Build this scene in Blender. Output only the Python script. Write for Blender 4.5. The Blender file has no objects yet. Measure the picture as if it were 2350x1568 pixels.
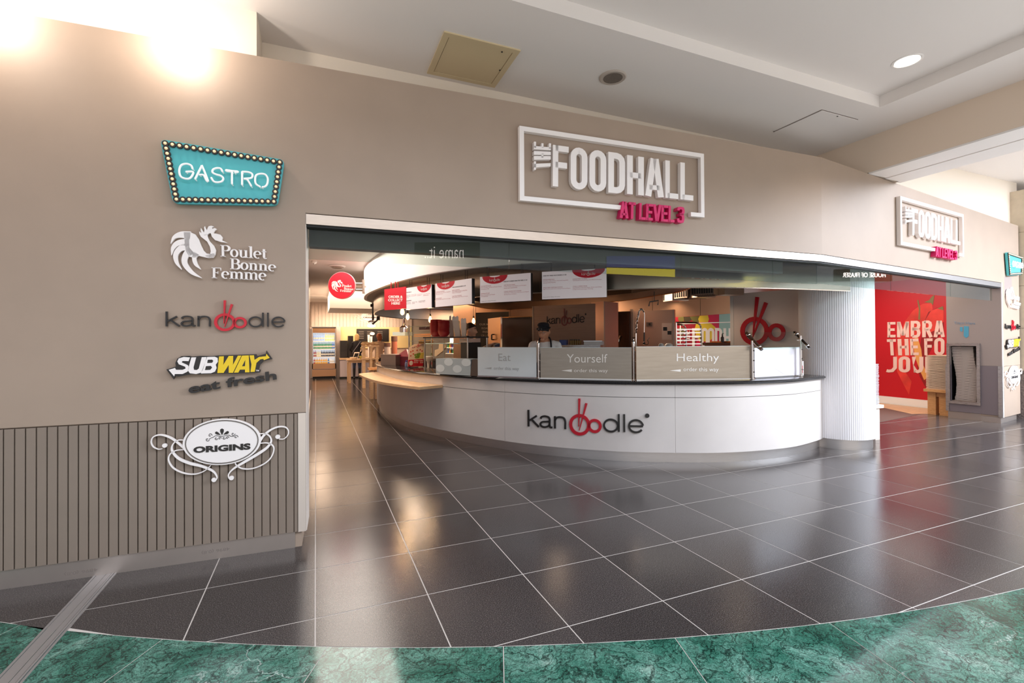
import bpy, bmesh, math, random
from mathutils import Vector, Matrix
random.seed(7)
C = bpy.context.scene
COL = C.collection
PI = math.pi
def V(*a): return Vector(a)

# ------------------------------------------------------------------ camera, world, sun-side skylight, exposure
CAM = V(0.006, -3.3114, 1.4694); FPX = 1085.9; PPY = 771.6
YAW, PITCH, ROLL = math.radians(22.523), math.radians(0.443), math.radians(-0.335)
_f = V(math.sin(YAW)*math.cos(PITCH), math.cos(YAW)*math.cos(PITCH), math.sin(PITCH))
_r0 = V(math.cos(YAW), -math.sin(YAW), 0); _u0 = _r0.cross(_f)
_r = _r0*math.cos(ROLL) + _u0*math.sin(ROLL); _u = -_r0*math.sin(ROLL) + _u0*math.cos(ROLL)
cam_d = bpy.data.cameras.new('camera'); cam = bpy.data.objects.new('camera', cam_d); COL.objects.link(cam)
cam.matrix_world = Matrix(((_r.x, _u.x, -_f.x, CAM.x), (_r.y, _u.y, -_f.y, CAM.y), (_r.z, _u.z, -_f.z, CAM.z), (0, 0, 0, 1)))
cam_d.sensor_fit = 'HORIZONTAL'; cam_d.sensor_width = 36.0; cam_d.lens = 36.0*FPX/2350.0
cam_d.shift_y = -(784.0-PPY)/2350.0; cam_d.clip_start = 0.05; cam_d.clip_end = 200
C.camera = cam

w = bpy.data.worlds.new('world'); C.world = w; w.use_nodes = True
w.node_tree.nodes['Background'].inputs[0].default_value = (0.86, 0.90, 1.0, 1)
w.node_tree.nodes['Background'].inputs[1].default_value = 0.6
C.view_settings.view_transform = 'Standard'; C.view_settings.look = 'None'
C.view_settings.gamma = 1.0; C.view_settings.exposure = 0.0; C.view_settings.use_curve_mapping = False
C.render.film_transparent = False
try:
    C.cycles.max_bounces = 10; C.cycles.transparent_max_bounces = 16; C.cycles.sample_clamp_indirect = 6.0
    C.cycles.caustics_reflective = False; C.cycles.caustics_refractive = False; C.cycles.blur_glossy = 0.5
except Exception: pass

def light(name, kind, loc, energy, col=(1, 1, 1), size=0.2, target=None, spot=None, blend=0.6, size_y=None):
    d = bpy.data.lights.new(name, kind); d.energy = energy; d.color = col
    if kind == 'AREA':
        d.size = size
        if size_y: d.shape = 'RECTANGLE'; d.size_y = size_y
    else:
        d.shadow_soft_size = size
    if kind == 'SPOT': d.spot_size = math.radians(spot or 60); d.spot_blend = blend
    o = bpy.data.objects.new(name, d); COL.objects.link(o); o.location = loc
    if target is not None: o.rotation_euler = (V(*target)-V(*loc)).to_track_quat('-Z', 'Y').to_euler()
    return o
WARM = (1.0, 0.72, 0.50); NEUT = (1.0, 0.90, 0.80); COOL = (0.80, 0.88, 1.0)
# daylight of the mall's glazed atrium roof beyond the ceiling edge, behind and to the right of the camera
light('atrium_skylight', 'AREA', (1.5, -9.0, 8.5), 900, COOL, 12.0, (2.0, 0.5, 1.2), size_y=5.0)
light('atrium_skylight', 'AREA', (12.5, -4.6, 6.0), 2600, COOL, 5.0, (9.2, 0.8, 1.8), size_y=4.0)
# added unseen fill from the concourse side, lifts the ceiling and fascia
light('concourse_fill', 'AREA', (3.0, -10.5, 1.8), 130, NEUT, 15.0, (3.0, 0.0, 2.2), size_y=2.8)
# wall-wash lamps above the left fascia
light('wall_wash_lamp', 'POINT', (-0.83, 0.20, 3.44), 17, NEUT, 0.05)
light('wall_wash_lamp', 'POINT', (-1.85, 0.24, 3.50), 28, NEUT, 0.05)
# food hall interior
light('hall_lamp', 'AREA', (0.5, 5.0, 2.96), 90, NEUT, 1.0, (0.5, 5.0, 0), size_y=5.0)
light('hall_lamp', 'AREA', (1.0, 12.5, 2.9), 240, WARM, 3.0, (1.0, 12.5, 0), size_y=4.0)
light('hall_lamp', 'AREA', (1.5, 16.0, 2.3), 60, WARM, 3.0, (1.5, 17.0, 1.0), size_y=.4)
light('kitchen_lamp', 'AREA', (4.6, 4.6, 2.40), 210, WARM, 2.0, (4.6, 4.6, 0), size_y=2.0)
light('kitchen_lamp', 'AREA', (2.6, 7.6, 2.40), 160, WARM, 1.6, (2.6, 7.6, 0), size_y=1.6)
light('kitchen_lamp', 'AREA', (5.6, 8.4, 2.40), 120, WARM, 2.0, (5.6, 8.4, 0), size_y=1.2)
light('annexe_lamp', 'AREA', (9.8, 2.8, 2.95), 110, NEUT, 1.6, (9.8, 2.8, 0), size_y=2.0)

# ------------------------------------------------------------------ pixel -> world helpers (photo frame 2350 x 1568)
def ray(u, v): return _r*((u-1175.0)/FPX) - _u*((v-PPY)/FPX) + _f
def pz(u, v, z):
    d = ray(u, v); return CAM + d*((z-CAM.z)/d.z)
def pd(u, v, D): return CAM + ray(u, v)*D
class VP:
    """vertical plane through ground points A, B; local a runs A->B, b is height, c points to the camera side"""
    def __init__(s, A, B):
        s.A = V(A[0], A[1], 0); s.B = V(B[0], B[1], 0); s.x = (s.B-s.A).normalized()
        s.n = V(s.x.y, -s.x.x, 0)
        if s.n.dot(CAM-s.A) < 0: s.n = -s.n
        s.L = (s.B-s.A).length
    def px(s, u, v):
        d = ray(u, v); t = s.n.dot(s.A-CAM)/s.n.dot(d); p = CAM+d*t
        return ((p-s.A).dot(s.x), p.z)
    def w(s, a, b, c=0.0): return s.A + s.x*a + s.n*c + V(0, 0, b)
    def pw(s, u, v, c=0.0):
        a, b = s.px(u, v); return s.w(a, b, c)
    def off(s, c):
        o = VP.__new__(VP); o.A = s.A+s.n*c; o.B = s.B+s.n*c; o.x = s.x; o.n = s.n; o.L = s.L; return o
def vpx(u0, v0, D0, u1, v1, D1):
    p = pd(u0, v0, D0); q = pd(u1, v1, D1); return VP((p.x, p.y), (q.x, q.y))

# ------------------------------------------------------------------ materials
def srgb(h):
    if isinstance(h, str): h = tuple(int(h[i:i+2], 16) for i in (0, 2, 4))
    f = lambda c: (c/255.0/12.92) if c/255.0 <= 0.04045 else ((c/255.0+0.055)/1.055)**2.4
    return tuple(f(c) for c in h)
MATS = {}
def mat(name, col, rough=0.5, metal=0.0, noise=0.0, nscale=8.0, spec=0.5, emit=None, estr=0.0, stretch=None, coat=0.0, bump=0.0, rvar=0.0):
    if name in MATS: return MATS[name]
    m = bpy.data.materials.new(name); m.use_nodes = True; nt = m.node_tree; b = nt.nodes['Principled BSDF']
    c = srgb(col) if (isinstance(col, str) or max(col) > 1.0) else col
    b.inputs['Base Color'].default_value = (*c, 1); b.inputs['Roughness'].default_value = rough
    b.inputs['Metallic'].default_value = metal; b.inputs['Specular IOR Level'].default_value = spec
    if coat: b.inputs['Coat Weight'].default_value = coat; b.inputs['Coat Roughness'].default_value = 0.08
    if emit is not None:
        e = srgb(emit) if (isinstance(emit, str) or max(emit) > 1.0) else emit
        b.inputs['Emission Color'].default_value = (*e, 1); b.inputs['Emission Strength'].default_value = estr
    if noise or bump or rvar:
        tc = nt.nodes.new('ShaderNodeTexCoord'); mp = nt.nodes.new('ShaderNodeMapping'); n = nt.nodes.new('ShaderNodeTexNoise')
        nt.links.new(tc.outputs['Object'], mp.inputs[0]); nt.links.new(mp.outputs[0], n.inputs['Vector'])
        n.inputs['Scale'].default_value = nscale; n.inputs['Detail'].default_value = 4
        if stretch: mp.inputs['Scale'].default_value = stretch
        if noise:
            r = nt.nodes.new('ShaderNodeValToRGB'); nt.links.new(n.outputs[0], r.inputs[0])
            r.color_ramp.elements[0].position = 0.3; r.color_ramp.elements[1].position = 0.7
            r.color_ramp.elements[0].color = (*[x*(1-noise) for x in c], 1); r.color_ramp.elements[1].color = (*[min(1, x*(1+noise)) for x in c], 1)
            nt.links.new(r.outputs[0], b.inputs['Base Color'])
        if rvar:
            mr = nt.nodes.new('ShaderNodeMapRange'); nt.links.new(n.outputs[0], mr.inputs[0])
            mr.inputs[3].default_value = max(0, rough-rvar); mr.inputs[4].default_value = rough+rvar
            nt.links.new(mr.outputs[0], b.inputs['Roughness'])
        if bump:
            bp = nt.nodes.new('ShaderNodeBump'); bp.inputs['Strength'].default_value = bump; bp.inputs['Distance'].default_value = 0.01
            nt.links.new(n.outputs[0], bp.inputs['Height']); nt.links.new(bp.outputs[0], b.inputs['Normal'])
    MATS[name] = m; return m
def steel(name, col='c4bdb8', rough=0.28, stretch=(2, 2, 60)):
    m = mat(name, col, rough, 1.0, noise=0.07, nscale=6, stretch=stretch, rvar=0.05)
    return m
def glass(name, tint=(0.93, 0.97, 0.95), refl=1.0, rough=0.0):
    if name in MATS: return MATS[name]
    m = bpy.data.materials.new(name); m.use_nodes = True; nt = m.node_tree; nt.nodes.clear()
    o = nt.nodes.new('ShaderNodeOutputMaterial'); mx = nt.nodes.new('ShaderNodeMixShader'); t = nt.nodes.new('ShaderNodeBsdfTransparent')
    g = nt.nodes.new('ShaderNodeBsdfGlossy'); fr = nt.nodes.new('ShaderNodeFresnel'); fr.inputs[0].default_value = 1.5
    t.inputs[0].default_value = (*tint, 1); g.inputs['Roughness'].default_value = rough
    g.inputs['Color'].default_value = (refl, refl, refl, 1)
    ge = nt.nodes.new('ShaderNodeNewGeometry'); iv = nt.nodes.new('ShaderNodeMath'); iv.operation = 'SUBTRACT'; iv.inputs[0].default_value = 1.0; nt.links.new(ge.outputs['Backfacing'], iv.inputs[1])
    mu = nt.nodes.new('ShaderNodeMath'); mu.operation = 'MULTIPLY'; nt.links.new(fr.outputs[0], mu.inputs[0]); nt.links.new(iv.outputs[0], mu.inputs[1])
    nt.links.new(mu.outputs[0], mx.inputs[0]); nt.links.new(t.outputs[0], mx.inputs[1]); nt.links.new(g.outputs[0], mx.inputs[2]); nt.links.new(mx.outputs[0], o.inputs[0])
    MATS[name] = m; return m
def wood(name, c1, c2, axis=(1, 14, 14), rough=0.4):
    if name in MATS: return MATS[name]
    m = mat(name, c1, rough); nt = m.node_tree; b = nt.nodes['Principled BSDF']
    tc = nt.nodes.new('ShaderNodeTexCoord'); mp = nt.nodes.new('ShaderNodeMapping'); n = nt.nodes.new('ShaderNodeTexNoise'); r = nt.nodes.new('ShaderNodeValToRGB')
    mp.inputs['Scale'].default_value = axis; n.inputs['Scale'].default_value = 4; n.inputs['Detail'].default_value = 6; n.inputs['Distortion'].default_value = 0.6
    nt.links.new(tc.outputs['Object'], mp.inputs[0]); nt.links.new(mp.outputs[0], n.inputs['Vector']); nt.links.new(n.outputs[0], r.inputs[0]); nt.links.new(r.outputs[0], b.inputs['Base Color'])
    r.color_ramp.elements[0].position = 0.3; r.color_ramp.elements[0].color = (*srgb(c1), 1); r.color_ramp.elements[1].position = 0.7; r.color_ramp.elements[1].color = (*srgb(c2), 1)
    return m

def granite():
    m = mat('granite_tile', (0.055, 0.048, 0.046), 0.16); nt = m.node_tree; b = nt.nodes['Principled BSDF']
    tc = nt.nodes.new('ShaderNodeTexCoord'); n = nt.nodes.new('ShaderNodeTexNoise'); n.inputs['Scale'].default_value = 190; n.inputs['Detail'].default_value = 3; n.inputs['Roughness'].default_value = 0.75
    g = nt.nodes.new('ShaderNodeNewGeometry'); nt.links.new(g.outputs['Position'], n.inputs['Vector'])
    r = nt.nodes.new('ShaderNodeValToRGB'); nt.links.new(n.outputs[0], r.inputs[0])
    e = r.color_ramp.elements; e[0].position = 0.36; e[0].color = (0.022, 0.019, 0.019, 1); e[1].position = 0.72; e[1].color = (0.22, 0.19, 0.18, 1)
    k = r.color_ramp.elements.new(0.55); k.color = (0.060, 0.051, 0.049, 1)
    n2 = nt.nodes.new('ShaderNodeTexNoise'); n2.inputs['Scale'].default_value = 1.6; nt.links.new(g.outputs['Position'], n2.inputs['Vector'])
    oi = nt.nodes.new('ShaderNodeObjectInfo'); mr = nt.nodes.new('ShaderNodeMapRange'); mr.inputs[3].default_value = 0.82; mr.inputs[4].default_value = 1.12
    nt.links.new(oi.outputs['Random'], mr.inputs[0]); mm = nt.nodes.new('ShaderNodeMix'); mm.data_type = 'RGBA'; mm.blend_type = 'MULTIPLY'; mm.inputs[0].default_value = 1
    nt.links.new(r.outputs[0], mm.inputs[6]); nt.links.new(mr.outputs[0], mm.inputs[7]); nt.links.new(mm.outputs[2], b.inputs['Base Color'])
    m2 = nt.nodes.new('ShaderNodeMapRange'); m2.inputs[3].default_value = 0.10; m2.inputs[4].default_value = 0.24; nt.links.new(n2.outputs[0], m2.inputs[0]); nt.links.new(m2.outputs[0], b.inputs['Roughness'])
    bp = nt.nodes.new('ShaderNodeBump'); bp.inputs['Strength'].default_value = 0.10; bp.inputs['Distance'].default_value = 0.002; nt.links.new(n.outputs[0], bp.inputs['Height']); nt.links.new(bp.outputs[0], b.inputs['Normal'])
    return m
def marble():
    m = mat('green_marble', (0.08, 0.2, 0.16), 0.10); nt = m.node_tree; b = nt.nodes['Principled BSDF']; L = nt.links.new
    g = nt.nodes.new('ShaderNodeNewGeometry'); oi = nt.nodes.new('ShaderNodeObjectInfo')
    off = nt.nodes.new('ShaderNodeVectorMath'); off.operation = 'MULTIPLY_ADD'; L(oi.outputs['Random'], off.inputs[0]); off.inputs[1].default_value = (7, 11, 5); L(g.outputs['Position'], off.inputs[2])
    def noise(sc, det, src, ro=.6):
        n = nt.nodes.new('ShaderNodeTexNoise'); n.inputs['Scale'].default_value = sc; n.inputs['Detail'].default_value = det; n.inputs['Roughness'].default_value = ro; L(src, n.inputs['Vector']); return n
    def ramp(src, *st):
        r = nt.nodes.new('ShaderNodeValToRGB'); L(src, r.inputs[0]); e = r.color_ramp.elements
        e[0].position, e[0].color = st[0][0], (*st[0][1], 1); e[1].position, e[1].color = st[-1][0], (*st[-1][1], 1)
        for p, c in st[1:-1]: k = e.new(p); k.color = (*c, 1)
        return r
    def mul(a, b_, f):
        x = nt.nodes.new('ShaderNodeMix'); x.data_type = 'RGBA'; x.blend_type = 'MULTIPLY'; x.inputs[0].default_value = f; L(a, x.inputs[6]); L(b_, x.inputs[7]); return x.outputs[2]
    d1 = noise(2.6, 6, off.outputs[0]); vm = nt.nodes.new('ShaderNodeVectorMath'); vm.operation = 'MULTIPLY_ADD'; vm.inputs[1].default_value = (.55, .55, .55); L(d1.outputs['Color'], vm.inputs[0]); L(off.outputs[0], vm.inputs[2])
    mp = nt.nodes.new('ShaderNodeMapping'); mp.inputs['Rotation'].default_value = (0, 0, 0.5); mp.inputs['Scale'].default_value = (1.0, 2.2, 1); L(vm.outputs[0], mp.inputs[0])
    def vein(sc, w0, lo):
        v = nt.nodes.new('ShaderNodeTexVoronoi'); v.feature = 'DISTANCE_TO_EDGE'; v.inputs['Scale'].default_value = sc; L(mp.outputs[0], v.inputs['Vector']); return ramp(v.outputs['Distance'], (0, (lo, lo, lo)), (w0*.4, (lo+.25*(1-lo),)*3), (w0, (1, 1, 1)))
    base = ramp(noise(3.2, 8, vm.outputs[0], .68).outputs[0], (.30, srgb('1f4a3d')), (.46, srgb('3f7867')), (.60, srgb('699a8a')), (.76, srgb('a3bcb0')))
    c = mul(base.outputs[0], vein(7, .06, .05).outputs[0], .75); c = mul(c, vein(18, .09, .15).outputs[0], .6); c = mul(c, vein(45, .14, .25).outputs[0], .7)
    w = nt.nodes.new('ShaderNodeTexVoronoi'); w.feature = 'DISTANCE_TO_EDGE'; w.inputs['Scale'].default_value = 1.3; L(vm.outputs[0], w.inputs['Vector'])
    wr = ramp(w.outputs['Distance'], (0, (.7, .7, .7)), (.006, (0, 0, 0))); wn = ramp(noise(1.1, 2, off.outputs[0]).outputs[0], (.5, (0, 0, 0)), (.58, (1, 1, 1)))
    x = nt.nodes.new('ShaderNodeMix'); x.data_type = 'RGBA'; L(mul(wr.outputs[0], wn.outputs[0], 1.0), x.inputs[0]); L(c, x.inputs[6]); x.inputs[7].default_value = (.6, .66, .62, 1)
    L(x.outputs[2], b.inputs['Base Color']); return m

# ------------------------------------------------------------------ object helpers
def wloc(o):
    p = V(0, 0, 0)
    while o is not None: p = p + o.location; o = o.parent
    return p
def tag(o, label=None, cat=None, group=None, kind=None):
    if label: o['label'] = label
    if cat: o['category'] = cat
    if group: o['group'] = group
    if kind: o['kind'] = kind
    return o
def thing(name, label, cat, loc, group=None, kind=None):
    o = bpy.data.objects.new(name, None); o.empty_display_size = 0.1; COL.objects.link(o); o.location = loc
    return tag(o, label, cat, group, kind)
def newobj(name, me, parent=None, loc=None):
    o = bpy.data.objects.new(name, me); COL.objects.link(o)
    if parent is not None: o.parent = parent
    if loc is not None: o.location = loc
    return o
def dup(o, parent=None, loc=None, **kw):
    c = o.copy(); COL.objects.link(c)
    if parent is not None: c.parent = parent
    if loc is not None: c.location = loc
    for k, v in kw.items(): c[k] = v
    for ch in list(o.children): dup(ch, c)
    return c
class MB:
    def __init__(s): s.v = []; s.f = []; s.mi = []; s.cur = 0
    def add(s, vs, fs):
        n = len(s.v); s.v += [V(*p) for p in vs]; s.f += [[n+i for i in f] for f in fs]; s.mi += [s.cur]*len(fs); return s
    def box(s, p0, p1):
        (x0, y0, z0), (x1, y1, z1) = p0, p1
        return s.add([(x0, y0, z0), (x1, y0, z0), (x1, y1, z0), (x0, y1, z0), (x0, y0, z1), (x1, y0, z1), (x1, y1, z1), (x0, y1, z1)],
                     [(0, 3, 2, 1), (4, 5, 6, 7), (0, 1, 5, 4), (1, 2, 6, 5), (2, 3, 7, 6), (3, 0, 4, 7)])
    def hexa(s, p):  # 8 points: bottom 4 then top 4
        return s.add(p, [(0, 3, 2, 1), (4, 5, 6, 7), (0, 1, 5, 4), (1, 2, 6, 5), (2, 3, 7, 6), (3, 0, 4, 7)])
    def vbox(s, P, a0, a1, b0, b1, c0, c1):
        return s.hexa([P.w(a0, b0, c1), P.w(a1, b0, c1), P.w(a1, b0, c0), P.w(a0, b0, c0), P.w(a0, b1, c1), P.w(a1, b1, c1), P.w(a1, b1, c0), P.w(a0, b1, c0)])
    def prism(s, poly, f, h0, h1):  # poly: 2d ngon, f(x, y, h) -> world
        n = len(poly)
        return s.add([f(x, y, h0) for x, y in poly]+[f(x, y, h1) for x, y in poly],
                     [tuple(range(n-1, -1, -1)), tuple(range(n, 2*n))]+[(i, (i+1) % n, n+(i+1) % n, n+i) for i in range(n)])
    def geo(s, vs, fs, f, h0, h1):  # triangulated flat 2d mesh -> solid
        n = len(vs); ed = {}
        for t in fs:
            for i in range(len(t)):
                e = (t[i], t[(i+1) % len(t)]); ed[e] = ed.get(e, 0)+1
        side = [(a, b, n+b, n+a) for (a, b) in ed if (b, a) not in ed] if h1 != h0 else []
        if h1 == h0: return s.add([f(x, y, h0) for x, y in vs], [tuple(t) for t in fs])
        return s.add([f(x, y, h0) for x, y in vs]+[f(x, y, h1) for x, y in vs], [tuple(reversed(t)) for t in fs]+[tuple(n+i for i in t) for t in fs]+side)
    def ribbon(s, pts, wd, f, h0, h1, closed=False):
        P = [Vector((p[0], p[1])) for p in pts]; n = len(P)
        W = wd if isinstance(wd, (list, tuple)) else [wd]*n
        Lf, Rt = [], []
        for i in range(n):
            a = P[i-1] if (i > 0 or closed) else None; b = P[(i+1) % n] if (i < n-1 or closed) else None
            d0 = (P[i]-a).normalized() if a is not None else None; d1 = (b-P[i]).normalized() if b is not None else None
            if d0 is None: d0 = d1
            if d1 is None: d1 = d0
            m = d0+d1
            if m.length < 1e-6: m = Vector((-d0.y, d0.x))
            m.normalize(); nr = Vector((-m.y, m.x)); k = max(0.35, nr.dot(Vector((-d1.y, d1.x))))
            Lf.append(P[i]+nr*(W[i]/2/k)); Rt.append(P[i]-nr*(W[i]/2/k))
        vs = [f(p.x, p.y, h0) for p in Lf]+[f(p.x, p.y, h0) for p in Rt]+[f(p.x, p.y, h1) for p in Lf]+[f(p.x, p.y, h1) for p in Rt]
        fs = []
        for i in range(n if closed else n-1):
            j = (i+1) % n
            fs += [(2*n+i, 3*n+i, 3*n+j, 2*n+j), (i, j, n+j, n+i), (i, 2*n+i, 2*n+j, j), (n+j, 3*n+j, 3*n+i, n+i)]
        if not closed: fs += [(0, n, 3*n, 2*n), (n-1, 3*n-1, 4*n-1, 2*n-1)]
        return s.add(vs, fs)
    def tube(s, pts, r, k=8, caps=True, closed=False):
        P = [V(*p) for p in pts]; n = len(P); R = r if isinstance(r, (list, tuple)) else [r]*n
        base = len(s.v); up = None; vs = []
        for i in range(n):
            a = P[i-1] if (i or closed) else P[i]; b = P[(i+1) % n] if (i < n-1 or closed) else P[i]
            t = (b-a).normalized()
            if up is None: up = V(0, 0, 1) if abs(t.z) < 0.9 else V(1, 0, 0)
            x = t.cross(up)
            if x.length < 1e-6: x = t.cross(V(0, 1, 0))
            x.normalize(); y = x.cross(t).normalized(); up = y
            vs += [P[i]+(x*math.cos(2*PI*j/k)+y*math.sin(2*PI*j/k))*R[i] for j in range(k)]
        fs = []
        for i in range(n if closed else n-1):
            for j in range(k):
                a, b = i*k+j, i*k+(j+1) % k; c, d = ((i+1) % n)*k+(j+1) % k, ((i+1) % n)*k+j
                fs.append((a, b, c, d))
        if caps and not closed: fs += [tuple(range(k-1, -1, -1)), tuple(range((n-1)*k, n*k))]
        return s.add(vs, fs)
    def lathe(s, prof, c, k=20, sx=1.0, sy=1.0):  # prof: (r, z)
        n = len(prof); vs = []
        for r, z in prof: vs += [(c[0]+sx*r*math.cos(2*PI*j/k), c[1]+sy*r*math.sin(2*PI*j/k), c[2]+z) for j in range(k)]
        fs = []
        for i in range(n-1):
            for j in range(k): fs.append((i*k+j, i*k+(j+1) % k, (i+1)*k+(j+1) % k, (i+1)*k+j))
        fs += [tuple(range(k-1, -1, -1)), tuple(range((n-1)*k, n*k))]
        return s.add(vs, fs)
    def disc(s, c, n, r, h, k=24, sx=None, f=None):  # short cylinder along n
        n = V(*n).normalized(); x = n.orthogonal().normalized(); y = n.cross(x); c = V(*c)
        return s.add([c+(x*math.cos(2*PI*j/k)+y*math.sin(2*PI*j/k))*r for j in range(k)]+[c+n*h+(x*math.cos(2*PI*j/k)+y*math.sin(2*PI*j/k))*r for j in range(k)],
                     [tuple(range(k-1, -1, -1)), tuple(range(k, 2*k))]+[(j, (j+1) % k, k+(j+1) % k, k+j) for j in range(k)])
    def ball(s, c, rx, ry, rz, k=14, m=9):
        vs = [(c[0], c[1], c[2]-rz)]; fs = []
        for i in range(1, m):
            t = -PI/2+PI*i/m
            vs += [(c[0]+rx*math.cos(t)*math.cos(2*PI*j/k), c[1]+ry*math.cos(t)*math.sin(2*PI*j/k), c[2]+rz*math.sin(t)) for j in range(k)]
        vs.append((c[0], c[1], c[2]+rz)); N = len(vs)-1
        for j in range(k): fs.append((0, 1+(j+1) % k, 1+j)); fs.append((N, N-k+j, N-k+(j+1) % k))
        for i in range(m-2):
            for j in range(k): fs.append((1+i*k+j, 1+i*k+(j+1) % k, 1+(i+1)*k+(j+1) % k, 1+(i+1)*k+j))
        return s.add(vs, fs)
    def mesh(s, name, mats, origin=V(0, 0, 0), smooth=False):
        me = bpy.data.meshes.new(name); me.from_pydata([tuple(p-origin) for p in s.v], [], s.f)
        for m in (mats if isinstance(mats, (list, tuple)) else [mats]): me.materials.append(m)
        if any(s.mi): me.polygons.foreach_set('material_index', s.mi)
        bm = bmesh.new(); bm.from_mesh(me); bmesh.ops.recalc_face_normals(bm, faces=bm.faces)
        if smooth:
            for fc in bm.faces: fc.smooth = True
            for e in bm.edges:
                if len(e.link_faces) == 2 and e.calc_face_angle(0) > 0.7: e.smooth = False
        bm.to_mesh(me); bm.free(); return me
    def build(s, name, mats, parent=None, smooth=False, loc=None):
        base = wloc(parent) if parent is not None else V(0, 0, 0)
        L = V(*loc) if loc is not None else (V(0, 0, 0) if parent is not None else V(0, 0, 0))
        return newobj(name, s.mesh(name, mats, base+L, smooth), parent, L)
def struct(o): o['kind'] = 'structure'; return o
def catmull(P, n=8, closed=False):
    P = [Vector(p) for p in P]; out = []; N = len(P)
    for i in range(N if closed else N-1):
        a = P[i-1] if (i or closed) else P[0]*2-P[1]; b = P[i]; c = P[(i+1) % N]; d = P[(i+2) % N] if (i < N-2 or closed) else P[-1]*2-P[-2]
        for j in range(n):
            t = j/n; out.append(0.5*((2*b)+(c-a)*t+(2*a-5*b+4*c-d)*t*t+(3*b-a-3*c+d)*t**3))
    if not closed: out.append(P[-1])
    return out

# ------------------------------------------------------------------ lettering
_TX = {}
def text_geo(s, bold=0.0, res=3):
    """per letter (verts2d, faces) of a string set in Blender's built-in face, normalised so the whole string fills 0..1 x 0..1"""
    key = (s, bold)
    if key in _TX: return _TX[key]
    cu = bpy.data.curves.new('t', 'FONT'); cu.body = s; cu.offset = bold; cu.resolution_u = res; cu.fill_mode = 'BOTH'
    o = bpy.data.objects.new('t', cu); COL.objects.link(o)
    dg = bpy.context.evaluated_depsgraph_get(); me = bpy.data.meshes.new_from_object(o.evaluated_get(dg))
    vs = [(p.co.x, p.co.y) for p in me.vertices]; fs = [tuple(p.vertices) for p in me.polygons]
    bpy.data.objects.remove(o); bpy.data.curves.remove(cu); bpy.data.meshes.remove(me)
    par = list(range(len(vs)))
    def find(a):
        while par[a] != a: par[a] = par[par[a]]; a = par[a]
        return a
    for f in fs:
        for i in f[1:]: par[find(i)] = find(f[0])
    isl = {}
    for f in fs: isl.setdefault(find(f[0]), []).append(f)
    xs = [p[0] for p in vs]; ys = [p[1] for p in vs]; x0, x1, y0, y1 = min(xs), max(xs), min(ys), max(ys)
    grp = []
    for k, ff in isl.items():
        ids = sorted({i for f in ff for i in f}); a = min(vs[i][0] for i in ids); b = max(vs[i][0] for i in ids)
        grp.append([a, b, ff])
    grp.sort(key=lambda g: g[0]); out = []
    for g in grp:
        if out and g[0] < out[-1][1]-0.35*(min(g[1]-g[0], out[-1][1]-out[-1][0])): out[-1][1] = max(out[-1][1], g[1]); out[-1][2] += g[2]
        else: out.append(g)
    res_ = []
    for a, b, ff in out:
        ids = sorted({i for f in ff for i in f}); mp = {i: k for k, i in enumerate(ids)}
        res_.append(([((vs[i][0]-x0)/(x1-x0), (vs[i][1]-y0)/(y1-y0)) for i in ids], [tuple(mp[i] for i in f) for f in ff]))
    _TX[key] = res_; return res_
def quadmap(P, tl, tr, br, bl):
    """unit square -> pixel quad -> plane P"""
    def f(x, y, h):
        u = (bl[0]*(1-x)+br[0]*x)*(1-y)+(tl[0]*(1-x)+tr[0]*x)*y; v = (bl[1]*(1-x)+br[1]*x)*(1-y)+(tl[1]*(1-x)+tr[1]*x)*y
        return P.pw(u, v, h)
    return f
def rectmap(P, a0, a1, b0, b1, sh=0.0):
    return lambda x, y, h: P.w(a0+(a1-a0)*x+sh*y, b0+(b1-b0)*y, h)
def letters(s, f, h0, h1, m, parent, bold=0.0, name='letter', split=True):
    g = text_geo(s, bold)
    if not split:
        mb = MB()
        for vs, fs in g: mb.geo(vs, fs, f, h0, h1)
        return mb.build(name, m, parent)
    for vs, fs in g: MB().geo(vs, fs, f, h0, h1).build(name, m, parent)
# ================================================================== STRUCTURE
S_TILE, S_ROW = 0.6, 0.58476
m_paint = mat('taupe_paint', 'a18d7c', 0.55, noise=0.03, nscale=3)
m_plank = mat('plank_paint', '857669', 0.5, noise=0.03, nscale=5)
m_cream = mat('cream_paint', 'efe3d3', 0.6)
m_white = mat('white_paint', 'efeae6', 0.55)
m_ceil = mat('ceiling_paint', 'e9e2dd', 0.7)
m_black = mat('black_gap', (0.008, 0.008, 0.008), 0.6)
m_steel = steel('brushed_steel'); m_steel2 = steel('warm_steel', 'b9aca0', 0.32)
m_plinth = mat('plinth_steel', 'd8d2ce', 0.36, 1.0, noise=0.04, nscale=5, stretch=(2, 2, 40))
m_kick = mat('kick_steel', 'b5a9a0', 0.42, 0.85, noise=0.05, nscale=4)
m_tile, m_marble = granite(), marble()
m_grout = mat('grout', 'c9c1bb', 0.6); m_grey = mat('dark_grey_paint', '6d655f', 0.5)
m_chrome = mat('chrome', 'dedad6', 0.10, 1.0)
m_glass = glass('clear_glass'); m_glass_g = glass('curtain_glass', (0.80, 0.86, 0.84), 1.0)

def fit_circle(P):
    import numpy as np
    P = np.array(P); A = np.c_[2*P, np.ones(len(P))]; s = np.linalg.lstsq(A, (P**2).sum(1), rcond=None)[0]
    return s[0], s[1], math.sqrt(s[2]+s[0]**2+s[1]**2)
EDGE = [pz(*p, 0) for p in [(0, 1427), (155, 1446), (425, 1469), (725, 1482), (1038, 1485), (1340, 1475.5), (1625, 1457), (1885, 1431), (2150, 1391), (2350, 1348)]]
ECX, ECY, ER = fit_circle([(p.x, p.y) for p in EDGE])

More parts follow.
